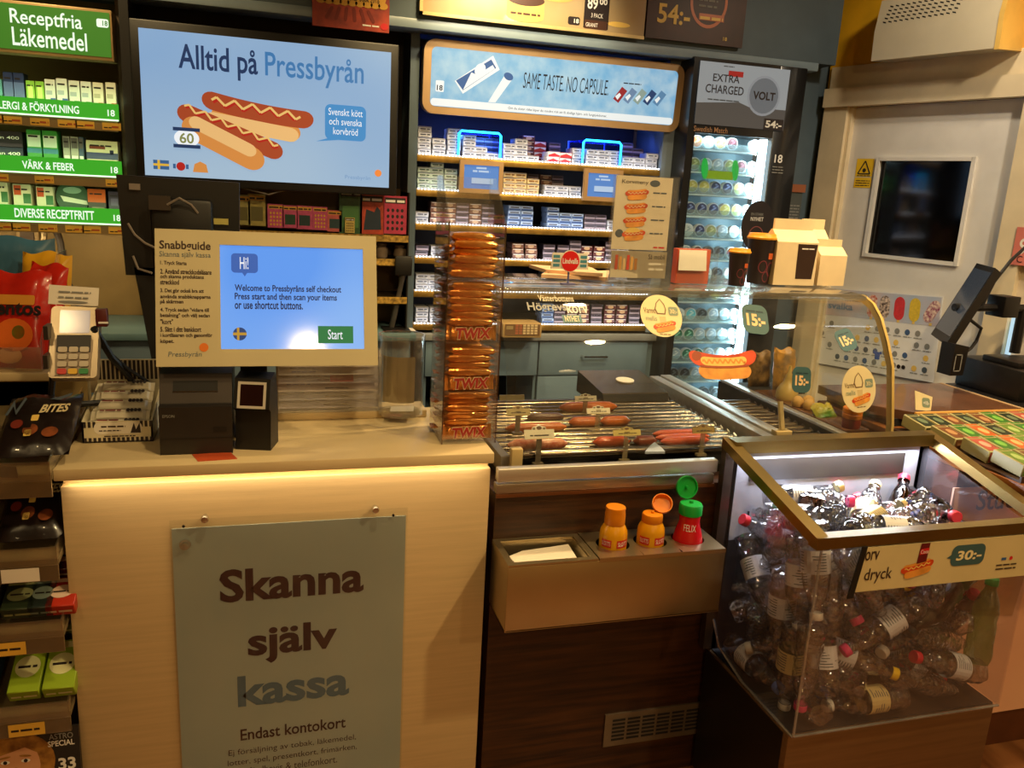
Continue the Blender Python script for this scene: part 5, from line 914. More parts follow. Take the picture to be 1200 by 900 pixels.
o = thing('clear_bag_stand', 'clear plastic divider stand round the candy bags on the cream shelf', 'stand', (-.55, 2.3, sz)); b = MB(); b.prism([(sx - .015, 2.14, sz), (sx - .015, 2.46, sz), (sx - .015, 2.46, sz + .26), (sx - .015, 2.36, sz + .26), (sx - .015, 2.14, sz + .07)], (.003, 0, 0), clear('stand_plastic', (.94, .92, .86), .1, haze=.08)); b.build('side_panel', o); MB().box(LX0, sx - .012, 2.128, 2.131, sz, sz + .06, clear('stand_plastic')).build('front_panel', o)
BK = mat('bag_black', '#1f1614', .3, bump=.5, bscale=25, coat=.3); CAR = mat('bag_caramel', '#8a4a28', .4, var=.2, vscale=40); CRM = mat('bag_cream_print', '#e8d8a8', .5)
prB = [(ell(.45, .3, .1, .09), CAR), (ell(.72, .25, .11, .08), CAR), (ell(.25, .4, .08, .07), mat('bag_rust', '#7a2a1c', .5)), (rr(.42, .52, .44, .54, .02), MUST), (rr(.38, .48, .2, .3, .02), MUST), ([(.05, .55), (.12, .8), (.18, .62), (.25, .85), (.28, .82), (.2, .55), (.13, .7), (.09, .55)], GREY_INK), ([(.6, .8), (.75, .84), (.9, .9), (.88, .84), (.75, .78)], GREY_INK)]
def bites(label, px, py, z, y, w, h, tilt, seed, yaw=0.):
    q = at(px, py, y); F = Fr((q.x, y, z), (1, yaw, .03), (.06, math.cos(tilt), math.sin(tilt))); bag('candy_bag', label, F, w, h, .04, BK, prB, [('BITES', .5, .56, .88, .7, CRM, .2)], 'black candy bags in the bins', seed)
bites('black bag of chocolate bites in the topmost bin beside the counter edge', -12, 545, 1.03, 1.79, .142, .2, .42, 11)
bites('black bag of chocolate bites in the second bin, under the top one', -10, 628, .848, 1.785, .128, .19, .5, 12)
o = MB().prism([(LX1 - .115, 1.763, .985), (LX1 - .06, 1.763, .982), (LX1 - .062, 1.763, 1.006), (LX1 - .112, 1.763, 1.01)], (0, .0015, 0), mat('tag_dark', '#3a342c', .4)).build('price_card', None, loc=(LX1 - .1, 1.763, .985)); tag(o, 'small dark price card tucked in the topmost bin front', 'price card')
def cbox(name, label, px, py, z, y, w, d, h, c1, c2, txt, group, tilt=18):
    q = at(px, py, y); g = thing(name, label, 'box', (q.x, y, z), group=group); M = Matrix.Translation((q.x, y, z)) @ rotm('X', tilt); b = MB(); b.M = M; b.box(0, w, 0, d, 0, h, mat('boxside_' + c1, '#' + c1, .35, var=.05), bev=.002, seg=1); b.build('box', g)
    F = Fr(M @ Vector((0, 0, h)), (1, 0, 0), M.to_3x3() @ Vector((0, 1, 0))); b = MB(); shape(b, F, ell(w * .5, d * .5, w * .4, d * .22, 12), mat('boxmark_' + c2, '#' + c2, .4), .0006); rect(b, F, w * .05, w * .95, d * .82, d * .95, mat('boxmark_' + c2, '#' + c2, .4), .0006); bars(b, F, w * .2, w * .8, d * .47, d * .08, INK, int(px), .001)
    F2 = Fr(M @ Vector((0, 0, 0)), (1, 0, 0), M.to_3x3() @ Vector((0, 0, 1))); bars(b, F2, w * .1, w * .9, h * .35, h * .3, mat('boxmark_' + c2, '#' + c2), 8, .0006); b.build('printed_front', g)
for k, (px, c1, c2, wd, lab) in enumerate(((-42, '30302a', '8a8a7a', .06, 'dark pastille box farthest from the counter in the third bin'), (2, '2f3a26', '9aa070', .062, 'dark green pastille box beside the dark one in the third bin'), (33, '26302c', '7a8a80', .05, 'black green pastille box next to the red one in the third bin'), (54, 'b8301c', 'e8c8b0', .058, 'red pastille box at the counter end of the third bin'))):
    cbox('pastille_box', lab, px, 724, .66, 1.785, wd, .08, .03, c1, c2, '', 'pastille boxes in the third bin', 22)
    cbox('pastille_box', lab.replace(' in the third bin', ', rear row of third bin').replace(' of the third bin', ', rear row of third bin'), px + 3, 700, .70, 1.88, wd, .08, .03, ('2a3028', '26302a', '2a2c28', '6a2418')[k], c2, '', 'pastille boxes in the third bin', 22)
for k, (px, c1, c2, wd, lab) in enumerate(((-40, '2a4a6a', 'b0c0d0', .055, 'blue gum pack farthest from the counter in the fourth bin'), (12, '9ab82c', 'e8e8b0', .062, 'lime green gum pack in the middle of the fourth bin'), (53, '9ab82c', 'e8e8b0', .064, 'lime green gum pack at the counter end of the fourth bin'))):
    cbox('gum_pack', lab, px, 832, .465, 1.785, wd, .12, .035, c1, c2, '', 'gum packs in the fourth bin', 28)
    cbox('gum_pack', ('blue gum pack in the rear row of the fourth bin', 'grey green gum pack behind the middle lime pack', 'dull green gum pack behind the end lime pack')[k], px + 4, 790, .545, 1.91, wd, .1, .03, ('3a5a6a', '6a7a5a', '7a8a3a')[k], c2, '', 'gum packs in the fourth bin', 20)
# magazine
mg = thing('magazine', 'dark glossy magazine with a cover portrait below the fourth bin', 'magazine', (-.6, 1.79, 0.1)); q = at(93, 850, 1.77); F = Fr((q.x - .215, 1.772, .10), (1, 0, 0), (0, .04, 1)); MW, MH = .21, .29
b = MB(); b.prism([F.p(0, 0), F.p(MW, 0), F.p(MW, MH), F.p(0, MH)], -F.n * .006, mat('cover_dark', '#2a2a2a', .25)); b.build('cover', mg); b = MB(); HAIR = mat('portrait_hair', '#7a4f24', .4, col2='#b8863f', vscale=40); SK = mat('portrait_skin', '#d8a078', .4, var=.04)
cx, cy = .082, .212
shape(b, F, ell(cx, cy + .004, .078, .073), HAIR, .0006); shape(b, F, ell(cx + .045, cy - .06, .04, .09, 10), HAIR, .0007); shape(b, F, ell(cx, cy - .005, .048, .066), SK, .001); shape(b, F, [(cx - .048, cy + .02), (cx - .03, cy + .062), (cx + .02, cy + .066), (cx + .05, cy + .02), (cx + .02, cy + .04)], HAIR, .0014); rect(b, F, cx - .02, cx + .02, cy - .1, cy - .055, SK, .0009)
for s in (-1, 1): shape(b, F, ell(cx + .02 * s, cy + .008, .009, .0045), WHITE, .0016); shape(b, F, ell(cx + .02 * s, cy + .008, .004, .0045), INK, .002); shape(b, F, ell(cx + .02 * s, cy + .02, .012, .0025, -8 * s), HAIR, .002)
shape(b, F, ell(cx, cy - .014, .005, .008), mat('portrait_shade', '#c08a62', .4), .0016); shape(b, F, ell(cx, cy - .035, .015, .006), mat('portrait_lips', '#b04a48', .4), .0016); b.build('cover_portrait', mg)
text(mg, 'ASTRO', F, .150, .262, .198, .276, PALEINK, .001, .01); text(mg, 'SPECIAL', F, .147, .245, .2, .259, WHITE, .001, .02); text(mg, '33', F, .165, .185, .2, .215, WHITE, .001, .03); b = MB()
for k in range(5): bars(b, F, .155, .2, .17 - .012 * k, .007, PALEINK, k, .001)
b.build('cover_lines', mg)
# ------------------------------------------------------------------ grill counter
gc = thing('grill_counter', 'dark walnut counter below the sausage rollers with steel edge rails', 'counter', (1.1, 2.2, 0))
GX0, GX1 = bxr + .018, 1.745
b = MB(); b.box(GX0, GX1, 1.815, 2.62, 0.0, .872, WOOD); b.box(GX0, 1.105, 1.812, 1.816, .10, .868, WOOD); b.build('body', gc)
b = MB(); b.box(GX0, 1.108, 1.796, 1.822, .908, .942, STEELH, bev=.003); b.build('upper_rail', gc)
b = MB(); b.box(GX0, 1.108, 1.808, 1.835, .874, .900, STEEL, bev=.003); b.box(GX0, 1.108, 1.803, 1.815, .866, .874, mat('rail_lip', '#7a4a2a', .35, .5)); b.build('lower_rail', gc)
v = thing('vent_grille', 'slotted metal vent grille set low in the walnut counter front', 'vent', (1.03, 1.81, .115)); p, q = at(711, 826, 1.806), at(823, 845, 1.806); x0, x1, z1, z0 = p.x, q.x, .214, .114
b = MB(); b.box(x0, x1, 1.806, 1.812, z0, z1, mat('vent_metal', '#8a7a66', .4, .6)); b.build('frame', v); b = MB(); F = Fr((x0, 1.8055, z0))
for i in range(6):
    for j in range(6): rect(b, F, .022 + .045 * i, .06 + .045 * i, .017 + .012 * j, .024 + .012 * j, DARK, .0005)
b.build('slot', v)

# roller grills -----------------------------------------------------
ROLL = mat('roller_chrome', '#938672', .2, 1., bump=.03, bscale=60, var=.04); GRB = mat('grill_black', '#191513', .45)
def roller_grill(label, x0, x1, y0, n, pitch, z, cover):
    g = thing('roller_grill', label, 'roller grill', ((x0 + x1) / 2, y0 + .3, .872), group='roller grills')
    y1 = y0 + pitch * n; b = MB(); b.box(x0 - .02, x1 + .02, y0 - .03, y1 + .08, .873, .895, GRB); b.box(x0 - .02, x1 + .02, y1 + .05, y1 + .08, .895, z - .012, GRB); b.build('base', g)
    for k in range(n):
        y = y0 + pitch * (k + .5); MB().tube([(x0, y, z), (x1, y, z)], .0125, ROLL, 16).build('roller', g)
    for k in range(n):
        y = y0 + pitch * (k + .5); b = MB(); b.tube([(x1 + .002, y - .009, z - .012), (x1 + .006, y - .006, z + .008), (x1 + .006, y + .004, z + .014), (x1 + .002, y + .011, z)], .0035, CHROME, 6); b.build('end_guard', g)
    MB().box(x0 - .028, x0 - .004, y0 - .03, y1 + .05, .895, z + .016, mat('grill_side', '#8a8378', .4, .7), bev=.002).build('side_plate', g)
    if cover:
        c = MB(); cx0, cx1, cy0, cy1 = cover; c.prism([(cx0, cy0, .91), (cx0, cy1, .91), (cx0, cy1, .985), (cx0, cy0 + .022, .962)], (cx1 - cx0, 0, 0), mat('cover_metal', '#857b70', .22, .8, var=.03)); cv = c.build('heater_cover', g)
        b = MB(); b.prism([(cx0 - .0, cy0 + .001, .91), (cx0, cy0 + .021, .958), (cx1, cy0 + .021, .958), (cx1, cy0 + .001, .91)], (0, -.004, .001), GRB); b.build('front_panel', cv); b = MB(); F = Fr((cx0, cy0 - .004, .911), (1, 0, 0), (0, .021, .05))
        for k in range(12): shape(b, F, ell(.02 + .018 * k, .018 + .006 * (k % 2), .005, .005, n=10), mat('hole_black', '#060505', .6), .0008)
        b.build('vent_hole', cv); FT = Fr((cx0, cy0 + .022, .9625), (1, 0, 0), (0, cy1 - cy0 - .022, .023)); b = MB(); b.prism([FT.p(x, y) for x, y in ell(.13, .12, .032, .03)], FT.n * .004, mat('pale_oval_reflection', '#fbf0dc', .4)); b.build('oval_reflection', cv)  # pale raised oval shaped and coloured as a lamp's reflection on the cover
    return g
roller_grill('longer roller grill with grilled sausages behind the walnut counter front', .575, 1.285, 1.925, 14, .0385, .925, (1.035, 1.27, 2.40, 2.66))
roller_grill('shorter empty roller grill to the door side of the twin steel rails', 1.43, 1.562, 1.95, 12, .0385, .925, None)
dv = thing('steel_divider', 'twin strip steel divider between the two roller grills', 'divider', (1.34, 2.2, .9)); 
b = MB(); b.box(1.315, 1.352, 1.90, 2.66, .895, .962, STEELH, bev=.002); b.build('strip', dv); b = MB(); b.box(1.358, 1.398, 1.90, 2.66, .895, .966, STEELH, bev=.002); b.build('strip', dv); MB().box(1.352, 1.358, 1.86, 2.66, .895, .945, BLACK).build('dark_gap', dv)
d2 = thing('steel_divider', 'single steel strip ending the shorter roller grill', 'divider', (1.67, 2.2, .9)); MB().box(1.582, 1.612, 1.90, 2.62, .873, .957, STEELH, bev=.002).build('strip', d2); MB().box(1.577, 1.582, 1.90, 2.62, .873, .95, GRB).build('inner_plate', d2)

# sausages ----------------------------------------------------------
SAUS_C = {'spotted': ('#b8482a', '#e8a888'), 'orange': ('#d8782c', '#b8521c'), 'dark': ('#5a241a', '#3a140e'), 'red': ('#d8602c', '#c04a1e'), 'brown': ('#94482a', '#74301a')}
def sausage(label, p0, p1, kind, r=.0135, zc=.951, bend=.0):
    a, c = atz(*p0, zc), atz(*p1, zc); y = (a.y + c.y) / 2; n = 10; k0, k1 = SAUS_C[kind]
    # rest in the dip between two rollers
    r *= 1.1; j = round((y - 1.925) / .0385); y = 1.925 + .0385 * j; zz = .925 + math.sqrt(max(1e-6, (.0125 + r) ** 2 - .01925 ** 2)) + .0005
    m = mat('sausage_' + kind, k0, .28, bump=.15, bscale=120, col2=k1, vscale=45 if kind == 'spotted' else 12, coat=.4, var=.1)
    pts = []; rs = []
    for i in range(n + 1):
        t = -1 + 2 * i / n; pts.append(((a.x + c.x) / 2 + t * (c.x - a.x) / 2, y + bend * (1 - t * t), zz)); rs.append(r * (1 - abs(t) ** 9 * .55))
    L = c.x - a.x; pts = [(pts[0][0] - .006, y, zz)] + pts + [(pts[-1][0] + .006, y, zz)]; rs = [r * .18] + rs + [r * .18]
    g = thing('sausage', label, 'sausage', ((a.x + c.x) / 2, y, zz - r), group='sausages on the rollers'); MB().tube(pts, rs, m, 14).build('casing', g)
    MB().tube([(pts[-1][0] - .001, y, zz), (pts[-1][0] + .004, y, zz + .001)], [.003, .0015], mat('sausage_tip', '#4a1c10', .5), 8).build('knot', g); return g
sausage('spotted red sausage nearest the front rail, behind the largest name card', (600, 523), (664, 519), 'spotted', .015)
sausage('long orange sausage with a dark end in the second row from the front', (596, 501), (657, 494), 'orange', .0135)
sausage('dark brown sausage behind the dim name card', (620, 486), (655, 481), 'dark', .0115)
sausage('plump orange sausage farthest back, by the heater cover', (658, 477), (716, 472), 'orange', .0155)
sausage('orange sausage on the tower side of the stemmed pale card', (672, 496), (702, 493), 'orange', .0145)
sausage('orange sausage on the heater side of the stemmed pale card', (707, 493), (733, 489), 'orange', .0145)
sausage('red orange sausage in front, tower side of the yellowish card', (698, 517), (733, 513), 'red', .0145)
sausage('brown sausage in front, door side of the yellowish card', (746, 516), (767, 514), 'brown', .014)
sausage('rear one of the three thin red wieners', (766, 503), (822, 499), 'red', .0105)
sausage('middle one of the three thin red wieners', (771, 509), (826, 505), 'red', .0105)
sausage('front one of the three thin red wieners', (780, 516), (829, 512), 'red', .0115)
# name cards on stems
CARD = mat('name_card', '#fdf3dc', .55, var=.05); CARDY = mat('name_card_yellow', '#dcc878', .5); CARDD = mat('name_card_dim', '#b8a878', .5, var=.08)
def name_card(label, px0, px1, pyt, pyb, stem_py, y, m, sm, seed, txt=None):
    a, c = at(px0, pyb, y), at(px1, pyt, y); x0, x1, z0 = a.x, c.x, a.z; z1 = c.z; w = x1 - x0; hh = (z1 - z0) * .68; s = at((px0 + px1) / 2, stem_py, y)
    g = thing('name_card', label, 'name card', ((x0 + x1) / 2, y, .94), group='sausage name cards'); F = Fr((x0, y, z0), (1, 0, 0), (0, .45, 1)); b = MB()
    out = [(0, 0), (w, 0), (w, hh), (w * .74, hh), (w * .72, hh * 1.25), (w * .62, hh * 1.32), (w * .5, hh * 1.5), (w * .38, hh * 1.32), (w * .28, hh * 1.25), (w * .26, hh), (0, hh)]
    b.prism([F.p(*q) for q in out], -F.n * .003, m); b.build('card', g); b = MB(); rect(b, F, w * .08, w * .92, hh * .0, hh * .03, MUST); shape(b, F, ell(w * .5, hh * 1.15, w * .09, hh * .2, n=12), mat('crest_brown', '#6a4a30', .5)); bars(b, F, w * .18, w * .85, hh * .3, hh * .22, INK, seed)
    for q in (.33, .67): shape(b, F, ell(w * q, hh * 1.08, w * .05, hh * .12, n=10), mat('crest_grey', '#8a7a60', .5))
    b.build('printed_crest', g); sw = .007; MB().box((x0 + x1) / 2 - sw, (x0 + x1) / 2 + sw, y + .003, y + .006, s.z, z0 + .01, sm).build('stem', g); MB().box((x0 + x1) / 2 - .014, (x0 + x1) / 2 + .014, y - .004, y + .012, s.z - .003, s.z + .003, sm).build('foot', g)
STM = mat('stem_plastic', '#6a6050', .35); STC = clear('stem_clear', (.8, .75, .62), .12, haze=.3, hazecol=(.6, .5, .3))
name_card('largest name card, standing at the front rail before the spotted sausage', 615, 651, 498, 515, 544, 1.915, CARD, STM, 1)
name_card('yellowish name card at the front rail between red and brown sausages', 719, 752, 500, 511, 540, 1.915, CARDY, STC, 2)
name_card('olive name card at the rail end beside the thin wieners', 812, 839, 497, 508, 533, 1.915, mat('name_card_olive', '#a88a4a', .5), STC, 3)
name_card('pale name card on a stem between two orange sausages', 688, 716, 475, 485, 506, 2.06, CARD, STC, 4)
name_card('pale name card farthest back, before the plump orange sausage', 674, 700, 461, 470, 490, 2.22, CARD, STC, 5)
name_card('dim name card on a grey stem beside the dark brown sausage', 594, 622, 475, 487, 508, 2.06, CARDD, STM, 6)
o = thing('label_plate', 'faded label plate leaning behind the rollers by the tower', 'label', (.66, 2.5, .95)); p, q = at(586, 479, 2.46), at(616, 464, 2.46); b = MB(); b.prism([(p.x, 2.46, p.z), (q.x, 2.46, p.z), (q.x, 2.475, q.z), (p.x, 2.475, q.z)], (0, .004, 0), mat('label_faded', '#8a7a54', .5, var=.1)); b.build('plate', o); b = MB(); bars(b, Fr((p.x, 2.459, p.z)), .015, .06, .015, .01, INK, 3, .002); b.build('printed_line', o)
o = MB().prism([(.93, 1.865, .943), (.985, 1.86, .943), (.99, 1.89, .944), (.975, 1.905, .955), (.955, 1.895, .946)], (0, 0, .006), mat('crumpled_paper', '#a8b4c8', .6, bump=.5, bscale=90)).build('crumpled_napkin', None, loc=(.96, 1.88, .943)); tag(o, 'crumpled bluish napkin lying on the front rail under the rollers', 'napkin')

# ------------------------------------------------------------------ curved glass guard
PROF = [(1.8888, 0.9443), (1.892, 0.9912), (1.9284, 1.1559), (1.9649, 1.2247), (2.0066, 1.2873), (2.0483, 1.3238), (2.0952, 1.3415), (2.189, 1.3415), (2.4496, 1.3384)]
def gy(z):
    for (a, c), (d, e) in zip(PROF, PROF[1:7]):
        if c <= z <= e: return a + (d - a) * (z - c) / (e - c), Vector((0, d - a, e - c)).normalized()
    return (PROF[0][0], Vector((0, 0, 1))) if z < PROF[0][1] else (2.09, Vector((0, .9, .4)))
gd = thing('curved_glass_guard', 'curved clear glass guard over the roller grills with a flat shelf on top', 'glass guard', (1.1, 2.0, .943))
def sheet(b, prof, x0, x1, t, m):
    N = []
    for i, (y, z) in enumerate(prof):
        a = Vector(prof[max(0, i - 1)]); c = Vector(prof[min(len(prof) - 1, i + 1)]); d = (c - a).normalized(); N.append((y + d.y * t, z - d.x * t))
    b.prism([(x0, y, z) for y, z in prof] + [(x0, y, z) for y, z in N[::-1]], (x1 - x0, 0, 0), m)
    return b
GRD = clear('guard_glass', (.97, .98, .97), .05, rough=.02, haze=.008)
b = MB(); sheet(b, PROF[:7], .56, 1.72, .005, GRD); b.build('curved_front', gd)
TOPG = clear('guard_top_glass', (.86, .86, .82), .1, rough=.08, haze=.12, hazecol=(.62, .56, .46)); b = MB(); b.box(.56, 1.72, 2.10, 2.45, 1.334, 1.344, TOPG, bev=.002); b.box(.56, 1.72, 2.075, 2.10, 1.327, 1.346, TOPG, bev=.004); b.build('top_shelf', gd)
EDG = mat('guard_edge', '#cfae62', .3, var=.05, coat=.3); b = MB(); pr = [(y, z) for y, z in PROF]; sheet(b, pr, 1.72, 1.729, .022, EDG); b.build('end_edge', gd)
b = MB(); b.prism([(1.722, y, z) for y, z in PROF] + [(1.722, 2.45, .945)], (.004, 0, 0), GRD); b.build('end_pane', gd)
MB().box(.57, .60, 1.875, 1.90, .895, .965, mat('guard_foot', '#c9b07a', .3), bev=.003).build('foot', gd); MB().box(1.335, 1.385, 1.885, 1.915, .968, .985, mat('guard_foot', '#c9b07a'), bev=.003).build('foot', gd); MB().tube([(1.36, 1.90, .985), (1.36, 1.925, 1.06)], .008, mat('guard_foot', '#c9b07a')).build('foot', gd)
def gfr(px, py, off=.0045):
    Y = 1.9
    for _ in range(12): q = at(px, py, Y); Y = gy(q.z)[0]
    q = at(px, py, Y); y, t = gy(q.z); F = Fr(q, (1, 0, 0), t); F.o = F.o + F.n * off; return F
STK = mat('sticker_cream', '#ecd9a4', .5, var=.03)
def round_sticker(label, px, py, w, h, rot, name='round_sticker'):
    F = gfr(px, py); g = thing(name, label, 'sticker', tuple(F.o), group='warm meal stickers'); c, s = math.cos(math.radians(rot)), math.sin(math.radians(rot)); F.u, F.v = F.u * c + F.v * s, F.v * c - F.u * s
    k = w / .12; b = MB(); b.prism([F.p(x, y) for x, y in ell(0, 0, w / 2, h / 2, 0, 36)], F.n * .001, STK); b.build('disc', g)
    b = MB(); OL = mat('outline_brown', '#7a5a38', .5)
    egg = [(.0, .05), (.012, .035), (.016, .018), (.012, .004), (-.012, .004), (-.018, .018), (-.012, .037)]; e2 = [(x * .8, y * .86 + .004) for x, y in egg]
    for (A_, B_) in ((egg, e2),):
        for i in range(len(A_)): j = (i + 1) % len(A_); shape(b, F, [(A_[i][0] * k, A_[i][1] * k), (A_[j][0] * k, A_[j][1] * k), (B_[j][0] * k, B_[j][1] * k), (B_[i][0] * k, B_[i][1] * k)], OL, .0016)
    rect(b, F, -.006 * k, .012 * k, -.02 * k, -.002 * k, mat('sticker_sand', '#d9bf86', .5), .0016); hotdog(b, F, .008 * k, -.034 * k, .066 * k, 14, BUN, SAUS, MUST, .0016); shape(b, F, rr(.022 * k, .05 * k, .002 * k, .028 * k, .006 * k), mat('sticker_sage', '#8a9a84', .5), .0016); bars(b, F, -.01 * k, .02 * k, -.055 * k, .004 * k, OL, 3, .0016); b.build('printed_hot_dog', g)
    text(g, '30:-', F, .026 * k, .008 * k, .047 * k, .021 * k, STK, .0022, .02); text(g, 'Varmt', F, -.05 * k, .006 * k, -.016 * k, .022 * k, OL, .0018, .005); text(g, 'mellis', F, -.046 * k, -.016 * k, -.014 * k, -.002 * k, mat('sticker_sage', '#8a9a84'), .0018, .005)
def price_sticker(label, px, py, w, h, rot):
    F = gfr(px, py); g = thing('price_sticker', label, 'sticker', tuple(F.o), group='price stickers'); c, s = math.cos(math.radians(rot)), math.sin(math.radians(rot)); F.u, F.v = F.u * c + F.v * s, F.v * c - F.u * s
    k = w / .08; b = MB(); b.prism([F.p(x, y) for x, y in rr(-w / 2, w / 2, -h / 2, h / 2, w * .3)], F.n * .001, mat('sticker_teal', '#41666a', .5, var=.04)); b.build('patch', g); b = MB(); bars(b, F, -.026 * k, .026 * k, .022 * k, .007 * k, mat('sticker_dark', '#24404a', .5), 2, .0016); b.build('small_print', g)
    text(g, '15:-', F, -.028 * k, -.022 * k, .03 * k, .016 * k, mat('sticker_peach', '#f2cf9a', .5), .0018, .04)
round_sticker('round warm meal sticker on the guard glass below the hot dog menu', 774, 371, .122, .125, -3)
round_sticker('round warm meal sticker beside the curved glass edge, above the orange jar', 1005, 456, .115, .135, 4)
price_sticker('teal price sticker beside the big hot dog sticker', 884, 375, .08, .09, -6)
price_sticker('teal price sticker low on the glass, above the green tray', 938, 445, .06, .072, -3)
price_sticker('teal price sticker tilted on the glass under the summer poster', 990, 399, .062, .066, 16)
F = gfr(848, 430); g = thing('hot_dog_sticker', 'big hot dog shaped sticker on the guard glass before the snus cooler', 'sticker', tuple(F.o)); b = MB(); b.prism([F.p(x, y) for x, y in sausage_pts(0, .012, .205, .04, 0, .02)], F.n * .0008, SAUS); b.prism([F.p(x, y) for x, y in sausage_pts(0, -.018, .16, .038, 0, .006)], F.n * .001, BUN); b.build('cutout', g)
b = MB(); shape(b, F, sausage_pts(0, .012, .14, .024, 0, .006), MUST, .0014); zig(b, F, 0, .014, .13, .006, .005, 8, mat('sticker_orange', '#f0a03a', .5), 0, .0018); shape(b, F, sausage_pts(0, -.022, .152, .03, 0, .005), BUN, .0016); shape(b, F, sausage_pts(0, -.002, .15, .006, 0, .004), mat('sticker_rust', '#a8481c', .5), .002)
shape(b, F, sausage_pts(-.08, .03, .03, .026, 30), mat('sticker_rust', '#a8481c'), .0012); b.build('printed_topping', g)
F = gfr(652, 362); g = thing('glass_lettering', 'grey and cream sausage lettering stuck on the guard glass', 'sticker', tuple(F.o)); LG = mat('letter_grey', '#8a8a84', .45); LC = mat('letter_cream', '#e0d4b0', .45); KX = .00205
text(g, 'Västerbottens', F, -22 * KX, .022, 26 * KX, .044, LC, .0, .005); text(g, 'Högrevs', F, -39 * KX, -.018, 13 * KX, .018, LG, .0, .02); text(g, 'korv', F, 13 * KX, -.018, 42 * KX, .018, mat('letter_pale', '#c8ccc8', .45), .0, .02)
b = MB(); rect(b, F, 4 * KX, 30 * KX, -.05, -.024, TEAL, -.0004); b.build('patch', g); text(g, 'NYHET', F, 7 * KX, -.046, 27 * KX, -.027, LC, .0006, .02)

# things standing on the glass shelf --------------------------------
ZS = 1.3467
PEACH = mat('peach_paper', '#e8bf98', .65, bump=.1, bscale=30, var=.05)
for k, (pts, lab) in enumerate((([(600, 305), (634, 327), (712, 329), (690, 315), (640, 308)], 'lower peach paper bag sheet lying on the glass shelf'), ([(612, 300), (617, 314), (640, 320), (706, 326), (676, 312), (640, 303)], 'upper peach paper bag sheet lying on the glass shelf'))):
    z = ZS + .001 + .012 * k; P = [atz(x, y, z) for x, y in pts]; P = [Vector((p.x, min(max(p.y, 2.11), 2.44), z + (.004 if i % 2 else 0))) for i, p in enumerate(P)]
    g = thing('paper_bag', lab, 'paper bag', tuple(P[0]), group='paper bags on the glass shelf'); MB().prism(P, (0, 0, .01), PEACH).build('sheet', g)
    if k == 0: b = MB(); q = atz(665, 321, z + .012); F = Fr(q, (1, 0, 0), (0, 1, .05)); bars(b, F, -.06, .07, .0, .02, mat('bag_print_grey', '#8a7a74', .5), 4, .004); b.build('printed_line', g)
y = 2.147; g = thing('sausage_sign', 'red disc sign with blue stripes standing before the peach bags', 'sign', (at(668, 306, y).x, y, ZS)); F = Fr((at(668, 306, y).x, y, at(668, 306, y).z)); b = MB()
b.prism([F.p(px, py) for px, py in [(-.055, -.022), (.055, -.022), (.05, .022), (-.052, .022)]], (0, .002, 0), PAPER); b.prism([F.p(px, py) for px, py in ell(0, 0, .0285, .03)], (0, -.002, 0), PAPER); b.build('card', g)
b = MB()
for j in (-.016, -.004, .008):
    for s in (-1, 1): rect(b, F, min(s * .03, s * .049), max(s * .03, s * .049), j, j + .008, mat('stripe_blue', '#4f93a8', .5), .001)
shape(b, F, ell(0, 0, .0265, .028), mat('disc_red', '#e01818', .45, var=.02), .0028); b.build('printed_disc', g); text(g, 'Lindvalls', F, -.0225, -.007, .0225, .008, WHITE, .0034, .02); MB().tube([F.p(0, -.02, -.006), (F.o.x, y + .004, ZS + .003)], .003, mat('purple_base', '#6a6a9a', .4)).build('stem', g); MB().box(F.o.x - .02, F.o.x + .02, y - .004, y + .014, ZS, ZS + .005, mat('purple_base', '#6a6a9a')).build('foot', g)
y = 2.189; p, q, s = at(723, 205, y), at(781, 294, y), at(797, 207, y)
g = thing('menu_holder', 'clear upright holder with a hot dog menu on the glass shelf', 'menu holder', ((p.x + q.x) / 2, y, ZS)); b = MB(); b.box(p.x - .006, s.x, y - .003, y, ZS, p.z + .004, ACRYL); b.box(p.x - .006, s.x, y + .006, y + .009, ZS, p.z, ACRYL); b.box(p.x - .006, s.x, y - .02, y + .05, ZS, ZS + .004, ACRYL); b.build('clear_stand', g)
MP = mat('menu_paper', '#f0e2c8', .5, var=.03); MB().box(p.x, q.x, y, y + .002, q.z, p.z, MP).build('menu_sheet', g); MB().box(p.x + .003, q.x + .003, y, y + .002, ZS + .02, q.z - .004, MP).build('lower_sheet', g)
F = Fr((p.x, y, q.z)); W_, H_ = q.x - p.x, p.z - q.z; text(g, 'Korvmeny', F, W_ * .1, H_ * .88, W_ * .56, H_ * .95, INK, .001); b = MB(); shape(b, F, ell(W_ * .68, H_ * .915, W_ * .09, H_ * .045), GREY_INK, .001)
for k in range(4):
    hotdog(b, F, W_ * .38, H_ * (.74 - .185 * k), W_ * .4, 6, BUN, SAUS, mat('menu_pale', '#f0d8a0', .5), .001); bars(b, F, W_ * .66, W_ * .9, H_ * (.78 - .185 * k), .006, GREY_INK, k, .001)
shape(b, F, ell(W_ * .36, H_ * .25, W_ * .13, H_ * .06, n=14), MUST, .0012); shape(b, F, ell(W_ * .12, H_ * .22, W_ * .07, H_ * .055), GREY_INK, .001); bars(b, F, W_ * .75, W_ * .95, H_ * .03, .007, RED, 3, .001)
F2 = Fr((p.x + .003, y, ZS + .02)); H2 = q.z - .004 - ZS - .02
for k, c in enumerate(('c8502a', 'd9a050', 'e8c890', 'd8402a', 'e8b060', 'b87a3a')): rect(b, F2, .012 + .012 * k, .021 + .012 * k, H2 * .3, H2 * (.85 - .06 * (k % 3)), mat('bottle_print_' + c, '#' + c, .5), .001)
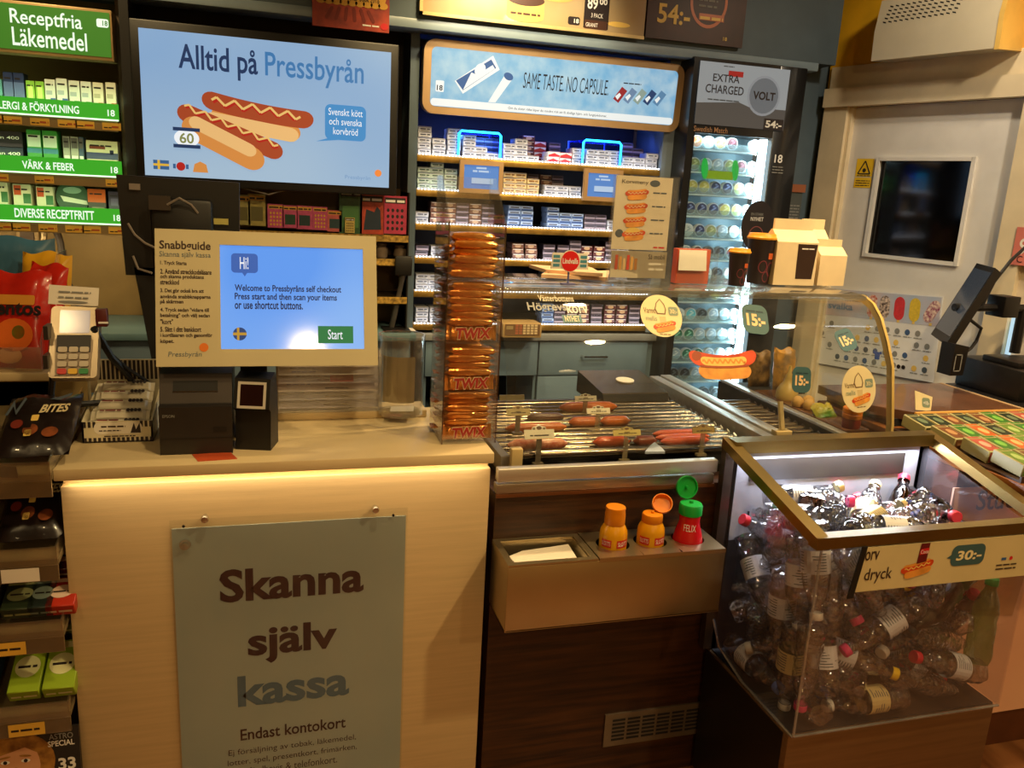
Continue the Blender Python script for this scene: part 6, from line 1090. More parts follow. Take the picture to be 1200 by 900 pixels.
b.build('printed_menu', g); text(g, 'Så mobil', F2, W_ * .66, H2 * .72, W_ * .96, H2 * .9, INK, .001); b = MB(); bars(b, F2, W_ * .68, W_ * .95, H2 * .5, .01, PAPER, 2, .001); bars(b, F2, W_ * .68, W_ * .95, H2 * .3, .01, PAPER, 3, .001); b.build('small_print', g)
y = 2.252; p, q = at(795, 292, y), at(829, 332, y); g = thing('card_holder', 'small clear holder with an orange card beside the menu holder', 'card holder', ((p.x + q.x) / 2, y, ZS)); MB().box(p.x - .01, q.x + .012, y - .03, y - .026, ZS, p.z + .01, ACRYL).build('clear_front', g)
b = MB(); b.prism([(p.x, y, ZS), (q.x, y, ZS), (q.x + .012, y + .02, p.z), (p.x + .01, y + .02, p.z)], (0, .03, 0), mat('card_orange', '#c8502a', .5)); b.build('card_stack', g); b = MB(); b.prism([(p.x + .004, y - .004, ZS + .04), (q.x - .012, y - .004, ZS + .04), (q.x - .008, y + .012, p.z - .002), (p.x + .01, y + .012, p.z - .002)], (0, -.002, 0), PAPER); b.build('white_card', g)
CUPB = mat('cup_black', '#241a1c', .4, var=.05); LID = mat('lid_yellow', '#e8a020', .35)
def cup(label, px, pyt, pyb, wpx, y):
    a = at(px, pyb, y); t = at(px, pyt, y); w = wpx * .00244 / 2; hh = t.z - ZS; g = thing('paper_cup', label, 'cup', (a.x, y, ZS), group='takeaway cups'); M = Matrix.Translation((a.x, y, ZS)); b = MB(); b.M = M; b.lathe([(w * .74, 0), (w * .97, hh * .9)], CUPB, 28); b.build('cup_wall', g); b = MB(); b.M = M; b.lathe([(w * 1.03, hh * .885), (w * 1.05, hh * .92), (w * .98, hh * .935), (w * .9, hh), (w * .84, hh), (w * .8, hh * .975)], LID, 28); b.build('lid', g)
    b = MB()
    for k, (u, v, rr_) in enumerate(((-.2, .35, .3), (.45, .3, .34), (.1, .15, .26))):
        for i in range(18):
            t0, t1 = 2 * math.pi * i / 18, 2 * math.pi * (i + 1) / 18; P = []
            for tt, rad in ((t0, 1), (t1, 1), (t1, .86), (t0, .86)):
                x = (u + rr_ * rad * math.cos(tt)) * w; z = hh * (v + rr_ * .42 * rad * math.sin(tt)); rw = w * (.74 + .23 * z / (hh * .9)) + .0008
                if abs(x) < rw and z > .004: P.append((a.x + x, y - math.sqrt(rw * rw - x * x), ZS + z))
            if len(P) == 4: b.poly(P, mat('cup_swirl', '#8a3a44', .5))
    x = -w * .2; rw = w * .9 + .001
    b.poly([(a.x + xx, y - math.sqrt(rw * rw - xx * xx), ZS + zz) for xx, zz in ((w * .1, hh * .5), (w * .5, hh * .5), (w * .5, hh * .62), (w * .1, hh * .62))], mat('cup_orange', '#d8642a', .5)); b.build('printed_swirl', g)
cup('smaller black paper cup with a yellow lid on the glass shelf', 863, 291, 331, 27, 2.235); cup('taller black paper cup with a yellow lid beside the white cartons', 887, 273, 331, 37, 2.315)
CTN = mat('carton_cream', '#ead2a4', .5, var=.04)
def gable(label, px0, px1, pyt, pyb, y, win, depth=.08):
    a, c = at(px0, pyb, y), at(px1, pyb, y); x0, x1 = a.x, c.x; h = at((px0 + px1) / 2, pyt, y).z - ZS; g = thing('gable_carton', label, 'carton', ((x0 + x1) / 2, y, ZS), group='takeaway cartons'); b = MB()
    hs_ = h * .66; b.box(x0, x1, y, y + depth, ZS, ZS + hs_, CTN); b.prism([(x0, y, ZS + hs_), (x0, y + depth, ZS + hs_), (x0, y + depth * .55, ZS + h * .84), (x0, y + depth * .45, ZS + h * .84)], (x1 - x0, 0, 0), CTN); b.build('body', g)
    b = MB(); b.prism([(x0 + .004, y + depth * .44, ZS + h * .8), (x1 - .004, y + depth * .44, ZS + h * .8), (x1 - .004, y + depth * .44, ZS + h), (x0 + .004, y + depth * .44, ZS + h)], (0, depth * .1, 0), CTN); b.build('top_flap', g)
    if win:
        b = MB(); F = Fr((x0, y, ZS)); w = x1 - x0; shape(b, F, [(w * .52, h * .1), (w * .92, h * .1), (w * 1.0 - .004, hs_ * .96), (w * .5, hs_ * .96)], mat('carton_window', '#3a2a22', .3), .0006); bars(b, F, w * .6, w * .9, hs_ * .84, .006, PAPER, 2, .001); b.build('window', g)
gable('nearest cream takeaway carton with a dark window on the glass shelf', 905, 953, 257, 336, 2.272, True); gable('middle cream takeaway carton beside the windowed one', 938, 966, 257, 331, 2.372, False); gable('small cream takeaway carton at the door end of the glass shelf', 957, 988, 281, 336, 2.283, False, .07)

# ------------------------------------------------------------------ condiment box
cx0, cx1 = .512, 1.075; YF, YBk, Z0, Z1 = 1.662, 1.811, .585, .755
cbx = thing('condiment_box', 'brushed steel condiment box hanging on the walnut counter front', 'condiment box', (.8, 1.74, Z0)); b = MB(); t = .004; xm = at(690, 625, 1.74).x
BRS = mat('box_steel', '#c4b28c', .3, .95, bump=.015, bscale=140, var=.02)
b.box(cx0, cx1, YF, YF + t, Z0, Z1 - .0045, BRS, bev=.0015); b.box(cx0, cx1, YBk - t, YBk, Z0, Z1 - .0045, BRS); b.box(cx0, cx0 + t, YF + t, YBk - t, Z0, Z1 - .0045, BRS); b.box(cx1 - t, cx1, YF + t, YBk - t, Z0, Z1 - .0045, BRS); b.box(cx0, cx1, YF, YBk, Z0, Z0 + t, BRS); b.build('shell', cbx)
# lid with three round holes
HX = [at(718, 640, 1.735).x, at(762, 634, 1.735).x, at(806, 630, 1.735).x]; HR = .042; b = MB(); n = 32
yc = (YF + YBk) / 2
edges = [xm] + [(HX[i] + HX[i + 1]) / 2 for i in range(2)] + [cx1]
for i, hx in enumerate(HX):
    xa, xb = edges[i], edges[i + 1]; vs = []; fs = []
    for k in range(n):
        t0 = 2 * math.pi * k / n; c, s = math.cos(t0), math.sin(t0); vs.append((hx + HR * c, yc + HR * s, Z1 + .002))
        sc_ = min((xb - hx) / c if c > 1e-6 else (xa - hx) / c if c < -1e-6 else 9, (YBk - yc) / s if s > 1e-6 else (YF - yc) / s if s < -1e-6 else 9); vs.append((hx + sc_ * c, yc + sc_ * s, Z1 + .002))
    for k in range(n): a = 2 * k; d = 2 * ((k + 1) % n); fs.append((a, a + 1, d + 1, d))
    cor = len(vs); b.add(vs, fs, BRS)
    for (px_, py_) in ((xa, YF), (xb, YF), (xa, YBk), (xb, YBk)):
        # corner gaps
        near = sorted(range(n), key=lambda k: (vs[2 * k + 1][0] - px_) ** 2 + (vs[2 * k + 1][1] - py_) ** 2)[:2]; b.add([(px_, py_, Z1 + .002), vs[2 * near[0] + 1], vs[2 * near[1] + 1]], [(0, 1, 2)], BRS)
b.box(xm, cx1, YF - .001, YF + .001, Z1 - .008, Z1 + .002, BRS); b.build('holed_lid', cbx)
for hx in HX:
    q = MB(); q.M = Matrix.Translation((hx, yc, 0)); q.lathe([(HR, Z1 + .001), (HR, Z0 + .01)], mat('cup_well', '#15110e', .5), 24, caps=False); q.build('well', cbx)
b = MB(); t2 = .016
for q in ((cx0, xm - .002, YF, YF + t2), (cx0, xm - .002, YBk - t2, YBk), (cx0, cx0 + t2, YF + t2, YBk - t2), (xm - .002 - t2, xm - .002, YF + t2, YBk - t2)): b.box(*q, Z1 - .004, Z1 + .001, BRS)
for q in ((cx0 + t2, xm - t2, YF + t2, YF + t2 + .003), (cx0 + t2, xm - t2, YBk - t2 - .003, YBk - t2), (cx0 + t2, cx0 + t2 + .003, YF + t2, YBk - t2), (xm - t2 - .005, xm - t2 - .002, YF + t2, YBk - t2)): b.box(*q, Z0 + .01, Z1 - .003, BRS)
b.build('napkin_tray', cbx)
NP = mat('napkin_white', '#f2e6d2', .7, bump=.15, bscale=60, var=.03)
for k in range(3):
    zz = Z1 - .05 + .011 * k; g = thing('napkin', NTH[k] + ' napkin up in the steel box tray', 'napkin', ((cx0 + xm) / 2, yc, zz), group='napkins in the steel tray'); j = .004 * k
    MB().prism([(cx0 + .028 + j, YF + .026, zz), (xm - .03 - j, YF + .03, zz), (xm - .026 - j, YBk - .026, zz + .004), (cx0 + .06 + j, YBk - .04, zz + .002), (cx0 + .026, YBk - .06, zz)], (0, 0, .0095), NP).build('sheet', g)
SM = mat('mustard_yellow', '#e8a010', .3, coat=.3, var=.04); SC_ = mat('mustard_cap', '#ee8c0c', .35); LBL = mat('label_red', '#d8302a', .35); KR = mat('ketchup_red', '#c8101a', .25, coat=.4, var=.04); KG = mat('ketchup_cap', '#12a03a', .35, var=.04)
def wrap(b, cx, cy, r_at, z0, z1, a0, a1, m, n=8):
    for i in range(n):
        t0, t1 = math.radians(a0 + (a1 - a0) * i / n), math.radians(a0 + (a1 - a0) * (i + 1) / n)
        b.poly([(cx + r_at * math.cos(t0), cy + r_at * math.sin(t0), z0), (cx + r_at * math.cos(t1), cy + r_at * math.sin(t1), z0), (cx + r_at * math.cos(t1), cy + r_at * math.sin(t1), z1), (cx + r_at * math.cos(t0), cy + r_at * math.sin(t0), z1)], m)
def wtext(g, s, cx, cy, r, z0, z1, a0, a1, m):
    n0 = text(g, s, Fr((0, 0, 0)), 0, z0, 1, z1, m); me = n0.data; P = parent_m(g)
    for v in me.vertices:
        w_ = P @ v.co; t = math.radians(a0 + (a1 - a0) * w_.x); v.co = P.inverted() @ Vector((cx + r * math.cos(t), cy + r * math.sin(t), w_.z))
BT = .235
def mustard(label, hx, zb, open_):
    g = thing('mustard_bottle', label, 'bottle', (hx, yc, zb), group='mustard bottles'); M = Matrix.Translation((hx, yc, zb)); b = MB(); b.M = M
    b.lathe([(.03, 0), (.0345, .004), (.0345, .124), (.033, .134), (.027, .146), (.024, .15), (.022, .16)], SM, 28); b.build('bottle_body', g)
    b = MB(); b.M = M
    if not open_: b.lathe([(.0245, .15), (.0255, .152), (.0255, .176), (.024, .186), (.025, .19), (.024, .194), (.0, .1945)], SC_, 28, caps=False)
    else: b.lathe([(.0245, .148), (.026, .15), (.026, .166), (.0245, .17), (.0, .171)], SC_, 28, caps=False); b.lathe([(.005, .17), (.004, .176), (.0, .176)], SC_, 12, caps=False)
    c = b.build('cap', g)
    if open_:
        b = MB(); b.M = M @ Matrix.Translation((.031, .014, .188)) @ Vector((.25, .62, -.6)).to_track_quat('Z', 'Y').to_matrix().to_4x4(); b.lathe([(.0, .012), (.022, .011), (.0255, .004), (.0255, -.006), (.0235, -.006), (.0235, .003), (.021, .008), (.0, .009)], SC_, 28, caps=False); b.build('flip_lid', c)
    b = MB(); wrap(b, hx, yc, .0349, zb + .098, zb + .118, 262, 320, LBL); wrap(b, hx, yc, .0349, zb + .098, zb + .118, 195, 240, LBL)
    if open_: wrap(b, hx, yc, .0349, zb + .076, zb + .092, 285, 330, INK); wrap(b, hx, yc, .0348, zb + .076, zb + .092, 200, 250, mat('label_amber', '#d87a1a', .4))
    else: wrap(b, hx, yc, .0349, zb + .076, zb + .09, 280, 320, LBL); wrap(b, hx, yc, .0349, zb + .076, zb + .09, 195, 225, LBL)
    b.build('label', g); wtext(g, 'SLOTTS', hx, yc, .0352, zb + .1025, zb + .1135, 267, 316, WHITE); wtext(g, 'SLOTTS', hx, yc, .0352, zb + .1025, zb + .1135, 198, 236, WHITE)
mustard('mustard bottle with its cap shut in the hole next to the napkins', HX[0], Z0 + .076, False); mustard('mustard bottle with its cap flipped open in the middle hole', HX[1], Z0 + .076, True)
hx = HX[2]; zb = Z0 + .09; g = thing('ketchup_bottle', 'red ketchup bottle with an open green lid in the last hole', 'bottle', (hx, yc, zb)); M = Matrix.Translation((hx, yc, zb)); b = MB(); b.M = M; b.lathe([(.03, 0), (.037, .01), (.039, .05), (.0385, .08), (.034, .1), (.028, .12), (.026, .132), (.027, .145), (.025, .152)], KR, 28); b.build('bottle_body', g)
b = MB(); b.M = M; b.lathe([(.0265, .148), (.0295, .15), (.0295, .172), (.027, .177), (.0, .178)], KG, 28, caps=False); b.lathe([(.006, .177), (.005, .184), (.0, .184)], KG, 12, caps=False); c = b.build('cap', g)
b = MB(); b.M = M @ Matrix.Translation((.0, .024, .178)) @ rotm('X', 78) @ Matrix.Translation((0, .031, 0)); b.lathe([(.0, -.012), (.026, -.011), (.0295, -.004), (.0295, .004), (.0275, .004), (.026, -.002), (.0, -.004)], KG, 28, caps=False); b.lathe([(.004, -.004), (.004, .006), (.0, .006)], KG, 10, caps=False); b.build('flip_lid', c)
wtext(g, 'FELIX', hx, yc, .0315, zb + .112, zb + .13, 218, 275, WHITE); wtext(g, 'KETCHUP', hx, yc, .0395, zb + .062, zb + .07, 215, 275, PALEINK)
# ------------------------------------------------------------------ deposit bottle cooler
bc = thing('bottle_bin', 'clear walled open bin cooler with a brass toned rim on a steel base', 'bin', (1.44, 1.6, 0))
QX0, QX1, QY0, QY1 = 1.145, 1.742, 1.402, 1.795
b = MB(); b.box(QX0 - .005, QX1, QY0 + .01, QY1 + .005, .0, .395, mat('bin_base_bronze', '#8a6a48', .38, .75, bump=.04, bscale=100, stretch=(.5, 8, 8)), bev=.003); b.build('base', bc)
b = MB(); b.box(QX0 - .025, QX0 + .012, QY1 - .012, QY1 + .012, .40, .99, mat('bin_column', '#6a5e54', .35, .8)); b.build('corner_post', bc); MB().box(QX1 - .012, QX1 + .02, QY1 - .012, QY1 + .012, .4, .99, mat('bin_column_dark', '#2a2a2e', .4)).build('corner_post', bc)
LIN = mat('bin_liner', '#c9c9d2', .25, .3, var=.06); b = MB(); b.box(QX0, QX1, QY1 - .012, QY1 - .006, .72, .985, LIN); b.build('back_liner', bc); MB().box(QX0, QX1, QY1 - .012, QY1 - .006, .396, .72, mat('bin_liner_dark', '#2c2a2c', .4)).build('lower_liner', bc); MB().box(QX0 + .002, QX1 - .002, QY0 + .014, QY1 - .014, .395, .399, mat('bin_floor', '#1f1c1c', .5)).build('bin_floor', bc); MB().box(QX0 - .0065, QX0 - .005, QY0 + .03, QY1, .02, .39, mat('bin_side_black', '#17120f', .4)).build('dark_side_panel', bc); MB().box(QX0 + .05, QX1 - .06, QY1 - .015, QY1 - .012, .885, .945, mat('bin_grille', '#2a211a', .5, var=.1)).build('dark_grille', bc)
for k in range(12): MB().box(QX0 + .06 + .045 * k, QX0 + .064 + .045 * k, QY1 - .015, QY1 - .012, .775, .80, DARK).build('slot', bc)
ACB = clear('bin_acrylic', (.97, .96, .97), .05, rough=.03, haze=.02, hazecol=(.7, .65, .7))
b = MB(); b.box(QX0, QX1, QY0, QY0 + .004, .40, .875, ACB); b.build('front_pane', bc)
b = MB(); side = [(QY0, .40), (QY0 + .22, .402), (QY0 + .34, .43), (QY0 + .385, .49), (QY1 - .005, .62), (QY1 - .005, .965), (QY0, .875)]
b.prism([(QX0 - .004, y, z) for y, z in side], (.004, 0, 0), ACB); b.build('side_pane', bc); b = MB(); b.prism([(QX1, y, z) for y, z in side], (.004, 0, 0), ACB); b.build('side_pane', bc)
EDG2 = clear('acrylic_edge', (.75, .76, .8), .25, haze=.15); b = MB(); b.tube([(QX0 - .003, y, z) for y, z in side[:5]], .0035, EDG2, 6); b.tube([(QX0, QY0, .40), (QX1, QY0, .40)], .0035, EDG2, 6); b.tube([(QX0, QY0, .40), (QX0, QY0, .875)], .0035, EDG2, 6); b.build('pane_edge', bc)
# rim: back bar higher than the front
def bar(b, a, c, w, h, m, side):
    """flat topped bar from a to c, w wide towards side, h deep"""
    a, c = Vector(a), Vector(c); s = Vector(side) * w; d = Vector((0, 0, -h)); b.prism([a, a + s, a + s + d, a + d], c - a, m); return b
RB, RF = 1.0, .902; x0, x1 = QX0 - .012, QX1 + .01
b = MB(); bar(b, (x0, QY1 + .012, RB), (x1, QY1 + .012, RB), .045, .032, BRASS, (0, -1, 0)); b.build('rim_back', bc)
b = MB(); bar(b, (x0 - .0145, QY0 - .0165, RF - .0005), (x0 - .0145, QY1 + .012, RB), .032, .026, BRASS, (1, 0, 0)); b.build('rim_side', bc)
b = MB(); bar(b, (x1, QY0 - .012, RF), (x1, QY1 + .012, RB), .03, .026, BRASS, (1, 0, 0)); b.build('rim_side', bc)
b = MB(); bar(b, (x0 - .014, QY0 - .016, RF + .001), (x1 + .03, QY0 - .016, RF + .001), .03, .027, BRASS, (0, 1, 0)); b.build('rim_front', bc)
area('bin_light', ((QX0 + QX1) / 2, QY1 - .03, .965), ((QX0 + QX1) / 2, QY0 + .1, .6), 5.5, .55, .02, (.78, .85, 1))
# price rail
sgx0 = at(1003, 660, 1.39).x; F = Fr((sgx0, 1.388, .765), (1, 0, 0), (0, -.02, 1)); RW, RH = QX1 - sgx0 + .04, .108
ps = thing('price_rail_sign', 'cream price strip with a hot dog and drink under the bin rim', 'sign', tuple(F.o)); b = MB(); b.prism([F.p(0, 0), F.p(RW, 0), F.p(RW, RH), F.p(.012, RH)], -F.n * .006, mat('rail_cream', '#d9c795', .4, var=.03)); b.build('strip', ps)
b = MB(); b.prism([F.p(-.012, -.012), F.p(.003, -.012), F.p(.018, RH + .004), F.p(.006, RH + .004)], F.n * .004, BLACK); b.build('end_cap', ps)
P = lambda px, py: (lambda q: (q.x - sgx0, q.z - .765))(at(px, py, 1.387))
a0, b0 = P(1013, 655); text(ps, 'orv', F, a0, b0 - .004, P(1029, 655)[0], b0 + .018, KI, .001, .01); a0, b0 = P(1012, 680); text(ps, 'dryck', F, a0, b0 - .01, P(1044, 678)[0], b0 + .028, KI, .001, .005)
b = MB(); hx_, hy_ = P(1075, 666); hotdog(b, F, hx_, hy_ - .004, .085, 12, BUN, SAUS, MUST, .001); CO = mat('cola_print', '#6a1418', .4); shape(b, F, [(hx_ - .006, hy_ + .012), (hx_ + .02, hy_ + .016), (hx_ + .022, hy_ + .062), (hx_ - .002, hy_ + .062)], CO, .0012); shape(b, F, [(hx_ - .003, hy_ + .034), (hx_ + .021, hy_ + .036), (hx_ + .022, hy_ + .05), (hx_ - .002, hy_ + .048)], RED, .0016)
c0, d0 = P(1112, 664); c1, d1 = P(1156, 636); shape(b, F, rr(c0, c1, d0, d1, .016), mat('bubble_teal', '#3d5f66', .45), .001); shape(b, F, [(c0 + .006, d0 + .018), (c0 - .012, d0 + .022), (c0 + .006, d0 + .034)], mat('bubble_teal', '#3d5f66'), .0009)
e0, f0 = P(1166, 668); bars(b, F, e0, e0 + .06, f0, .006, KI, 2, .001); bars(b, F, e0, e0 + .06, f0 + .01, .006, KI, 5, .001); rect(b, F, e0 + .012, e0 + .026, f0 + .024, f0 + .031, SWBLUE, .001); shape(b, F, ell(e0 + .04, f0 + .028, .005, .005), RED, .001); b.build('printed_hot_dog', ps)
text(ps, '30:-', F, c0 + .014, d0 + .014, c1 - .01, d1 - .014, mat('price_cream', '#f2e2b0', .5), .0016, .03, slant=.12)
text(ps, 'Coca', F, hx_ - .001, hy_ + .037, hx_ + .02, hy_ + .046, WHITE, .002)

# bottles -----------------------------------------------------------
BOT = [
    ((1188, 1529, 810), (1188, 1499, 653), 'white', 'white', 1),
    ((1188, 1484, 866), (1188, 1446, 710), 'white', 'white', 1),
    ((1254, 1567, 786), (1305, 1468, 672), 'pink', 'white', 1),
    ((1188, 1568, 705), (1188, 1560, 545), 'none', 'white', 1),
    ((1246, 1446, 503), (1250, 1505, 652), 'white', 'white', 1),
    ((1454, 1446, 671), (1314, 1446, 593), 'pink', 'white', 1),
    ((1576, 1539, 596), (1436, 1472, 559), 'white', 'white', 1),
    ((1273, 1521, 554), (1409, 1446, 515), 'yellow', 'white', 1),
    ((1446, 1582, 435), (1306, 1504, 435), 'blue', 'none', 1),
    ((1233, 1447, 435), (1272, 1602, 435), 'yellow', 'none', 1),
    ((1188, 1503, 595), (1188, 1503, 435), 'white', 'cream', 1),
    ((1452, 1446, 435), (1292, 1446, 435), 'white', 'cream', 1),
    ((1682, 1519, 736), (1501, 1458, 626), 'black', 'none', 1),
    ((1680, 1446, 481), (1527, 1446, 529), 'red', 'white', 1),
    ((1615, 1456, 619), (1651, 1606, 574), 'none', 'none', 1),
    ((1693, 1446, 537), (1692, 1446, 697), 'green', 'none', 1),
    ((1693, 1583, 502), (1693, 1504, 641), 'red', 'none', 1),
    ((1286, 1637, 866), (1280, 1631, 706), 'red', 'none', 1),
    ((1310, 1580, 866), (1407, 1679, 784), 'none', 'none', 1),
    ((1420, 1611, 814), (1533, 1713, 866), 'cream', 'cream', 1),
    ((1355, 1544, 842), (1504, 1598, 866), 'cream', 'cream', 1),
    ((1563, 1638, 767), (1647, 1733, 866), 'red', 'red', 1),
    ((1693, 1731, 827), (1657, 1576, 849), 'red', 'none', 1),
    ((1260, 1554, 866), (1197, 1696, 828), 'none', 'white', 1),
    ((1188, 1563, 865), (1188, 1645, 727), 'none', 'none', 1),
    ((1396, 1552, 706), (1549, 1543, 750), 'pink', 'white', 1),
    ((1263, 1446, 812), (1362, 1446, 685), 'none', 'none', 1),
    ((1269, 1466, 866), (1324, 1595, 787), 'none', 'none', 1),
    ((1188, 1446, 631), (1188, 1446, 471), 'pink', 'none', 1),
    ((1399, 1494, 684), (1438, 1542, 537), 'none', 'none', 1),
    ((1464, 1446, 492), (1613, 1446, 435), 'none', 'none', 1),
    ((1536, 1536, 435), (1686, 1592, 435), 'orange', 'none', 1),
    ((1513, 1446, 713), (1631, 1531, 781), 'none', 'white', 1),
    ((1319, 1446, 843), (1412, 1446, 713), 'none', 'none', 1),
    ((1238, 1501, 810), (1245, 1446, 659), 'none', 'none', 1),
    ((1459, 1560, 487), (1607, 1541, 543), 'white', 'white', 1),
    ((1551, 1464, 579), (1693, 1508, 519), 'none', 'none', 1),
    ((1693, 1681, 774), (1693, 1526, 814), 'white', 'none', 0),
    ((1405, 1503, 741), (1528, 1483, 842), 'none', 'white', 0),
    ((1238, 1713, 866), (1390, 1663, 866), 'pink', 'white', 0),
    ((1442, 1589, 762), (1313, 1680, 740), 'cream', 'none', 0),
    ((1416, 1634, 627), (1341, 1676, 492), 'blue', 'white', 0),
    ((1330, 1732, 773), (1479, 1732, 830), 'red', 'white', 0),
    ((1587, 1591, 574), (1569, 1731, 650), 'none', 'none', 0),
    ((1401, 1586, 590), (1244, 1592, 619), 'white', 'white', 0),
    ((1337, 1496, 866), (1489, 1446, 866), 'yellow', 'white', 0),
    ((1450, 1519, 866), (1604, 1562, 866), 'none', 'none', 0),
    ((1193, 1733, 542), (1326, 1687, 618), 'white', 'white', 0),
    ((1347, 1524, 695), (1218, 1615, 671), 'none', 'white', 0),
    ((1243, 1688, 699), (1397, 1677, 658), 'pink', 'none', 0),
    ((1336, 1585, 435), (1317, 1642, 583), 'cream', 'white', 0),
    ((1188, 1721, 435), (1188, 1561, 435), 'blue', 'white', 0),
    ((1616, 1574, 638), (1635, 1733, 648), 'red', 'none', 0),
    ((1188, 1733, 720), (1188, 1620, 607), 'none', 'white', 0),
    ((1439, 1656, 552), (1480, 1520, 626), 'white', 'white', 0),
    ((1613, 1576, 695), (1646, 1733, 704), 'yellow', 'none', 0),
    ((1589, 1588, 750), (1481, 1615, 635), 'none', 'white', 0),
    ((1365, 1609, 667), (1474, 1689, 753), 'white', 'white', 0),
    ((1693, 1732, 489), (1693, 1732, 649), 'none', 'none', 0),
    ((1612, 1446, 825), (1468, 1446, 755), 'pink', 'white', 0),
    ((1264, 1732, 809), (1413, 1732, 866), 'cream', 'white', 0),
    ((1693, 1565, 675), (1621, 1620, 807), 'blue', 'none', 0),
    ((1329, 1732, 709), (1188, 1732, 785), 'red', 'white', 0),
    ((1408, 1732, 647), (1249, 1732, 659), 'none', 'white', 0),
    ((1605, 1619, 866), (1474, 1634, 775), 'white', 'none', 0),
    ((1561, 1583, 628), (1469, 1483, 712), 'yellow', 'white', 0),
    ((1254, 1668, 435), (1408, 1626, 435), 'none', 'white', 0),
    ((1527, 1612, 592), (1495, 1610, 436), 'white', 'none', 0),
    ((1304, 1627, 653), (1188, 1728, 608), 'none', 'white', 0),
    ((1588, 1707, 734), (1462, 1610, 713), 'pink', 'white', 0),
    ((1530, 1659, 649), (1401, 1732, 710), 'cream', 'none', 0),
    ((1586, 1558, 808), (1427, 1546, 800), 'blue', 'white', 0),
    ((1388, 1491, 810), (1330, 1604, 712), 'red', 'white', 0),
    ((1485, 1732, 565), (1530, 1732, 719), 'none', 'none', 0),
    ((1444, 1580, 661), (1297, 1529, 626), 'white', 'white', 0),
    ((1362, 1502, 605), (1387, 1607, 487), 'white', 'none', 0),
    ((1349, 1733, 592), (1492, 1662, 604), 'cream', 'white', 0),
    ((1325, 1446, 493), (1211, 1559, 493), 'none', 'none', 0),
    ((1693, 1636, 479), (1685, 1676, 634), 'none', 'white', 0),
    ((1693, 1493, 450), (1605, 1606, 522), 'pink', 'none', 0),
    ((1491, 1495, 515), (1629, 1502, 435), 'red', 'white', 0),
    ((1492, 1676, 547), (1636, 1733, 590), 'yellow', 'none', 0),
    ((1302, 1713, 456), (1238, 1631, 577), 'none', 'white', 0),
    ((1693, 1678, 435), (1553, 1601, 435), 'blue', 'none', 0),
    ((1612, 1655, 553), (1478, 1671, 467), 'white', 'white', 0),
    ((1318, 1562, 555), (1188, 1633, 492), 'white', 'none', 0),
    ((1532, 1655, 435), (1673, 1731, 435), 'cream', 'white', 0),
    ((1659, 1687, 487), (1508, 1733, 513), 'none', 'none', 0),
    ((1291, 1559, 486), (1436, 1495, 502), 'none', 'white', 0),
    ((1278, 1733, 529), (1436, 1712, 544), 'pink', 'none', 0),
    ((1408, 1732, 487), (1559, 1732, 435), 'red', 'white', 0),
    ((1188, 1654, 561), (1252, 1733, 436), 'yellow', 'none', 0),
    ((1354, 1723, 435), (1452, 1620, 508), 'none', 'white', 0),
]

PETS = [clear('pet_clear_a', (.9, .9, .9), .2, rough=.05, bump=.9, bscale=70, edge=(.30, .30, .33)), clear('pet_clear_b', (.84, .84, .85), .22, rough=.06, bump=1., bscale=55, edge=(.25, .25, .27)), clear('pet_brown', (.3, .17, .1), .1, rough=.05, bump=.5, bscale=40, edge=(.06, .03, .02)), clear('pet_green', (.5, .68, .42), .1, rough=.08, bump=.4, bscale=45)]
CAPC = {'white': '#e6e2da', 'pink': '#e83a80', 'cream': '#e0c88a', 'yellow': '#f0c818', 'blue': '#5a78c8', 'red': '#d8283a', 'green': '#3f8a3a', 'black': '#1c1a1a', 'orange': '#e8682a'}
LABC = {'white': '#dcdbe2', 'cream': '#d9c48a', 'red': '#c8202a'}
def bottle_geo(seed, big):
    R = random.Random(seed); s = 1.32 if big else 1.; L = (.305 if big else .225)
    prof = [(.0, .006), (.020, 0), (.029, .003), (.0325, .014), (.0325, .03), (.0315, .05), (.0325, .07), (.0325, L - .1), (.0315, L - .085), (.027, L - .062), (.019, L - .04), (.0135, L - .028), (.0125, L - .018), (.0155, L - .017), (.0155, L - .0145), (.0115, L - .014), (.0115, L)]
    if big: prof = [(r * (1.3 if r > .02 else 1.1), z) for r, z in prof]
    seg = 22; dents = [(R.uniform(0, 6.28), R.uniform(.03, L - .08), R.uniform(.15, .42)) for _ in range(3)]
    fine = []
    for (r0, z0), (r1, z1) in zip(prof, prof[1:]):
        k = max(1, int((z1 - z0) / .012)); fine += [(r0 + (r1 - r0) * i / k, z0 + (z1 - z0) * i / k) for i in range(k)]
    fine.append(prof[-1]); vs = []
    for r, z in fine:
        for k in range(seg):
            t = 2 * math.pi * k / seg; q = 1.
            for a, zc, d in dents: q -= d * max(0, math.cos(t - a)) ** 4 * math.exp(-((z - zc) / .028) ** 2)
            if .01 < z < L - .06: q += .022 * math.sin(3 * t + z * 160 + seed) + .015 * math.sin(5 * t - z * 230)
            if z < .008: q *= 1 + .08 * math.cos(5 * t)
            vs.append((r * q * math.cos(t), r * q * math.sin(t), z))
    fs = [(i * seg + k, i * seg + (k + 1) % seg, (i + 1) * seg + (k + 1) % seg, (i + 1) * seg + k) for i in range(len(fine) - 1) for k in range(seg)]
    return vs, fs, L
BGEO = [bottle_geo(k, False) for k in range(5)]; BGEOB = bottle_geo(9, True); BME = {}
ZONE = lambda A_: ('in the lowest layer' if A_[2] < 560 else 'in the middle layer' if A_[2] < 700 else 'near the top') 
def bword(cap, lab, k, big):
    return ('large dark brown' if big else 'green tinted' if cap == 'green' else 'crumpled clear') + (' bottle without visible cap' if cap == 'none' else f' bottle with {cap} cap')
info = []
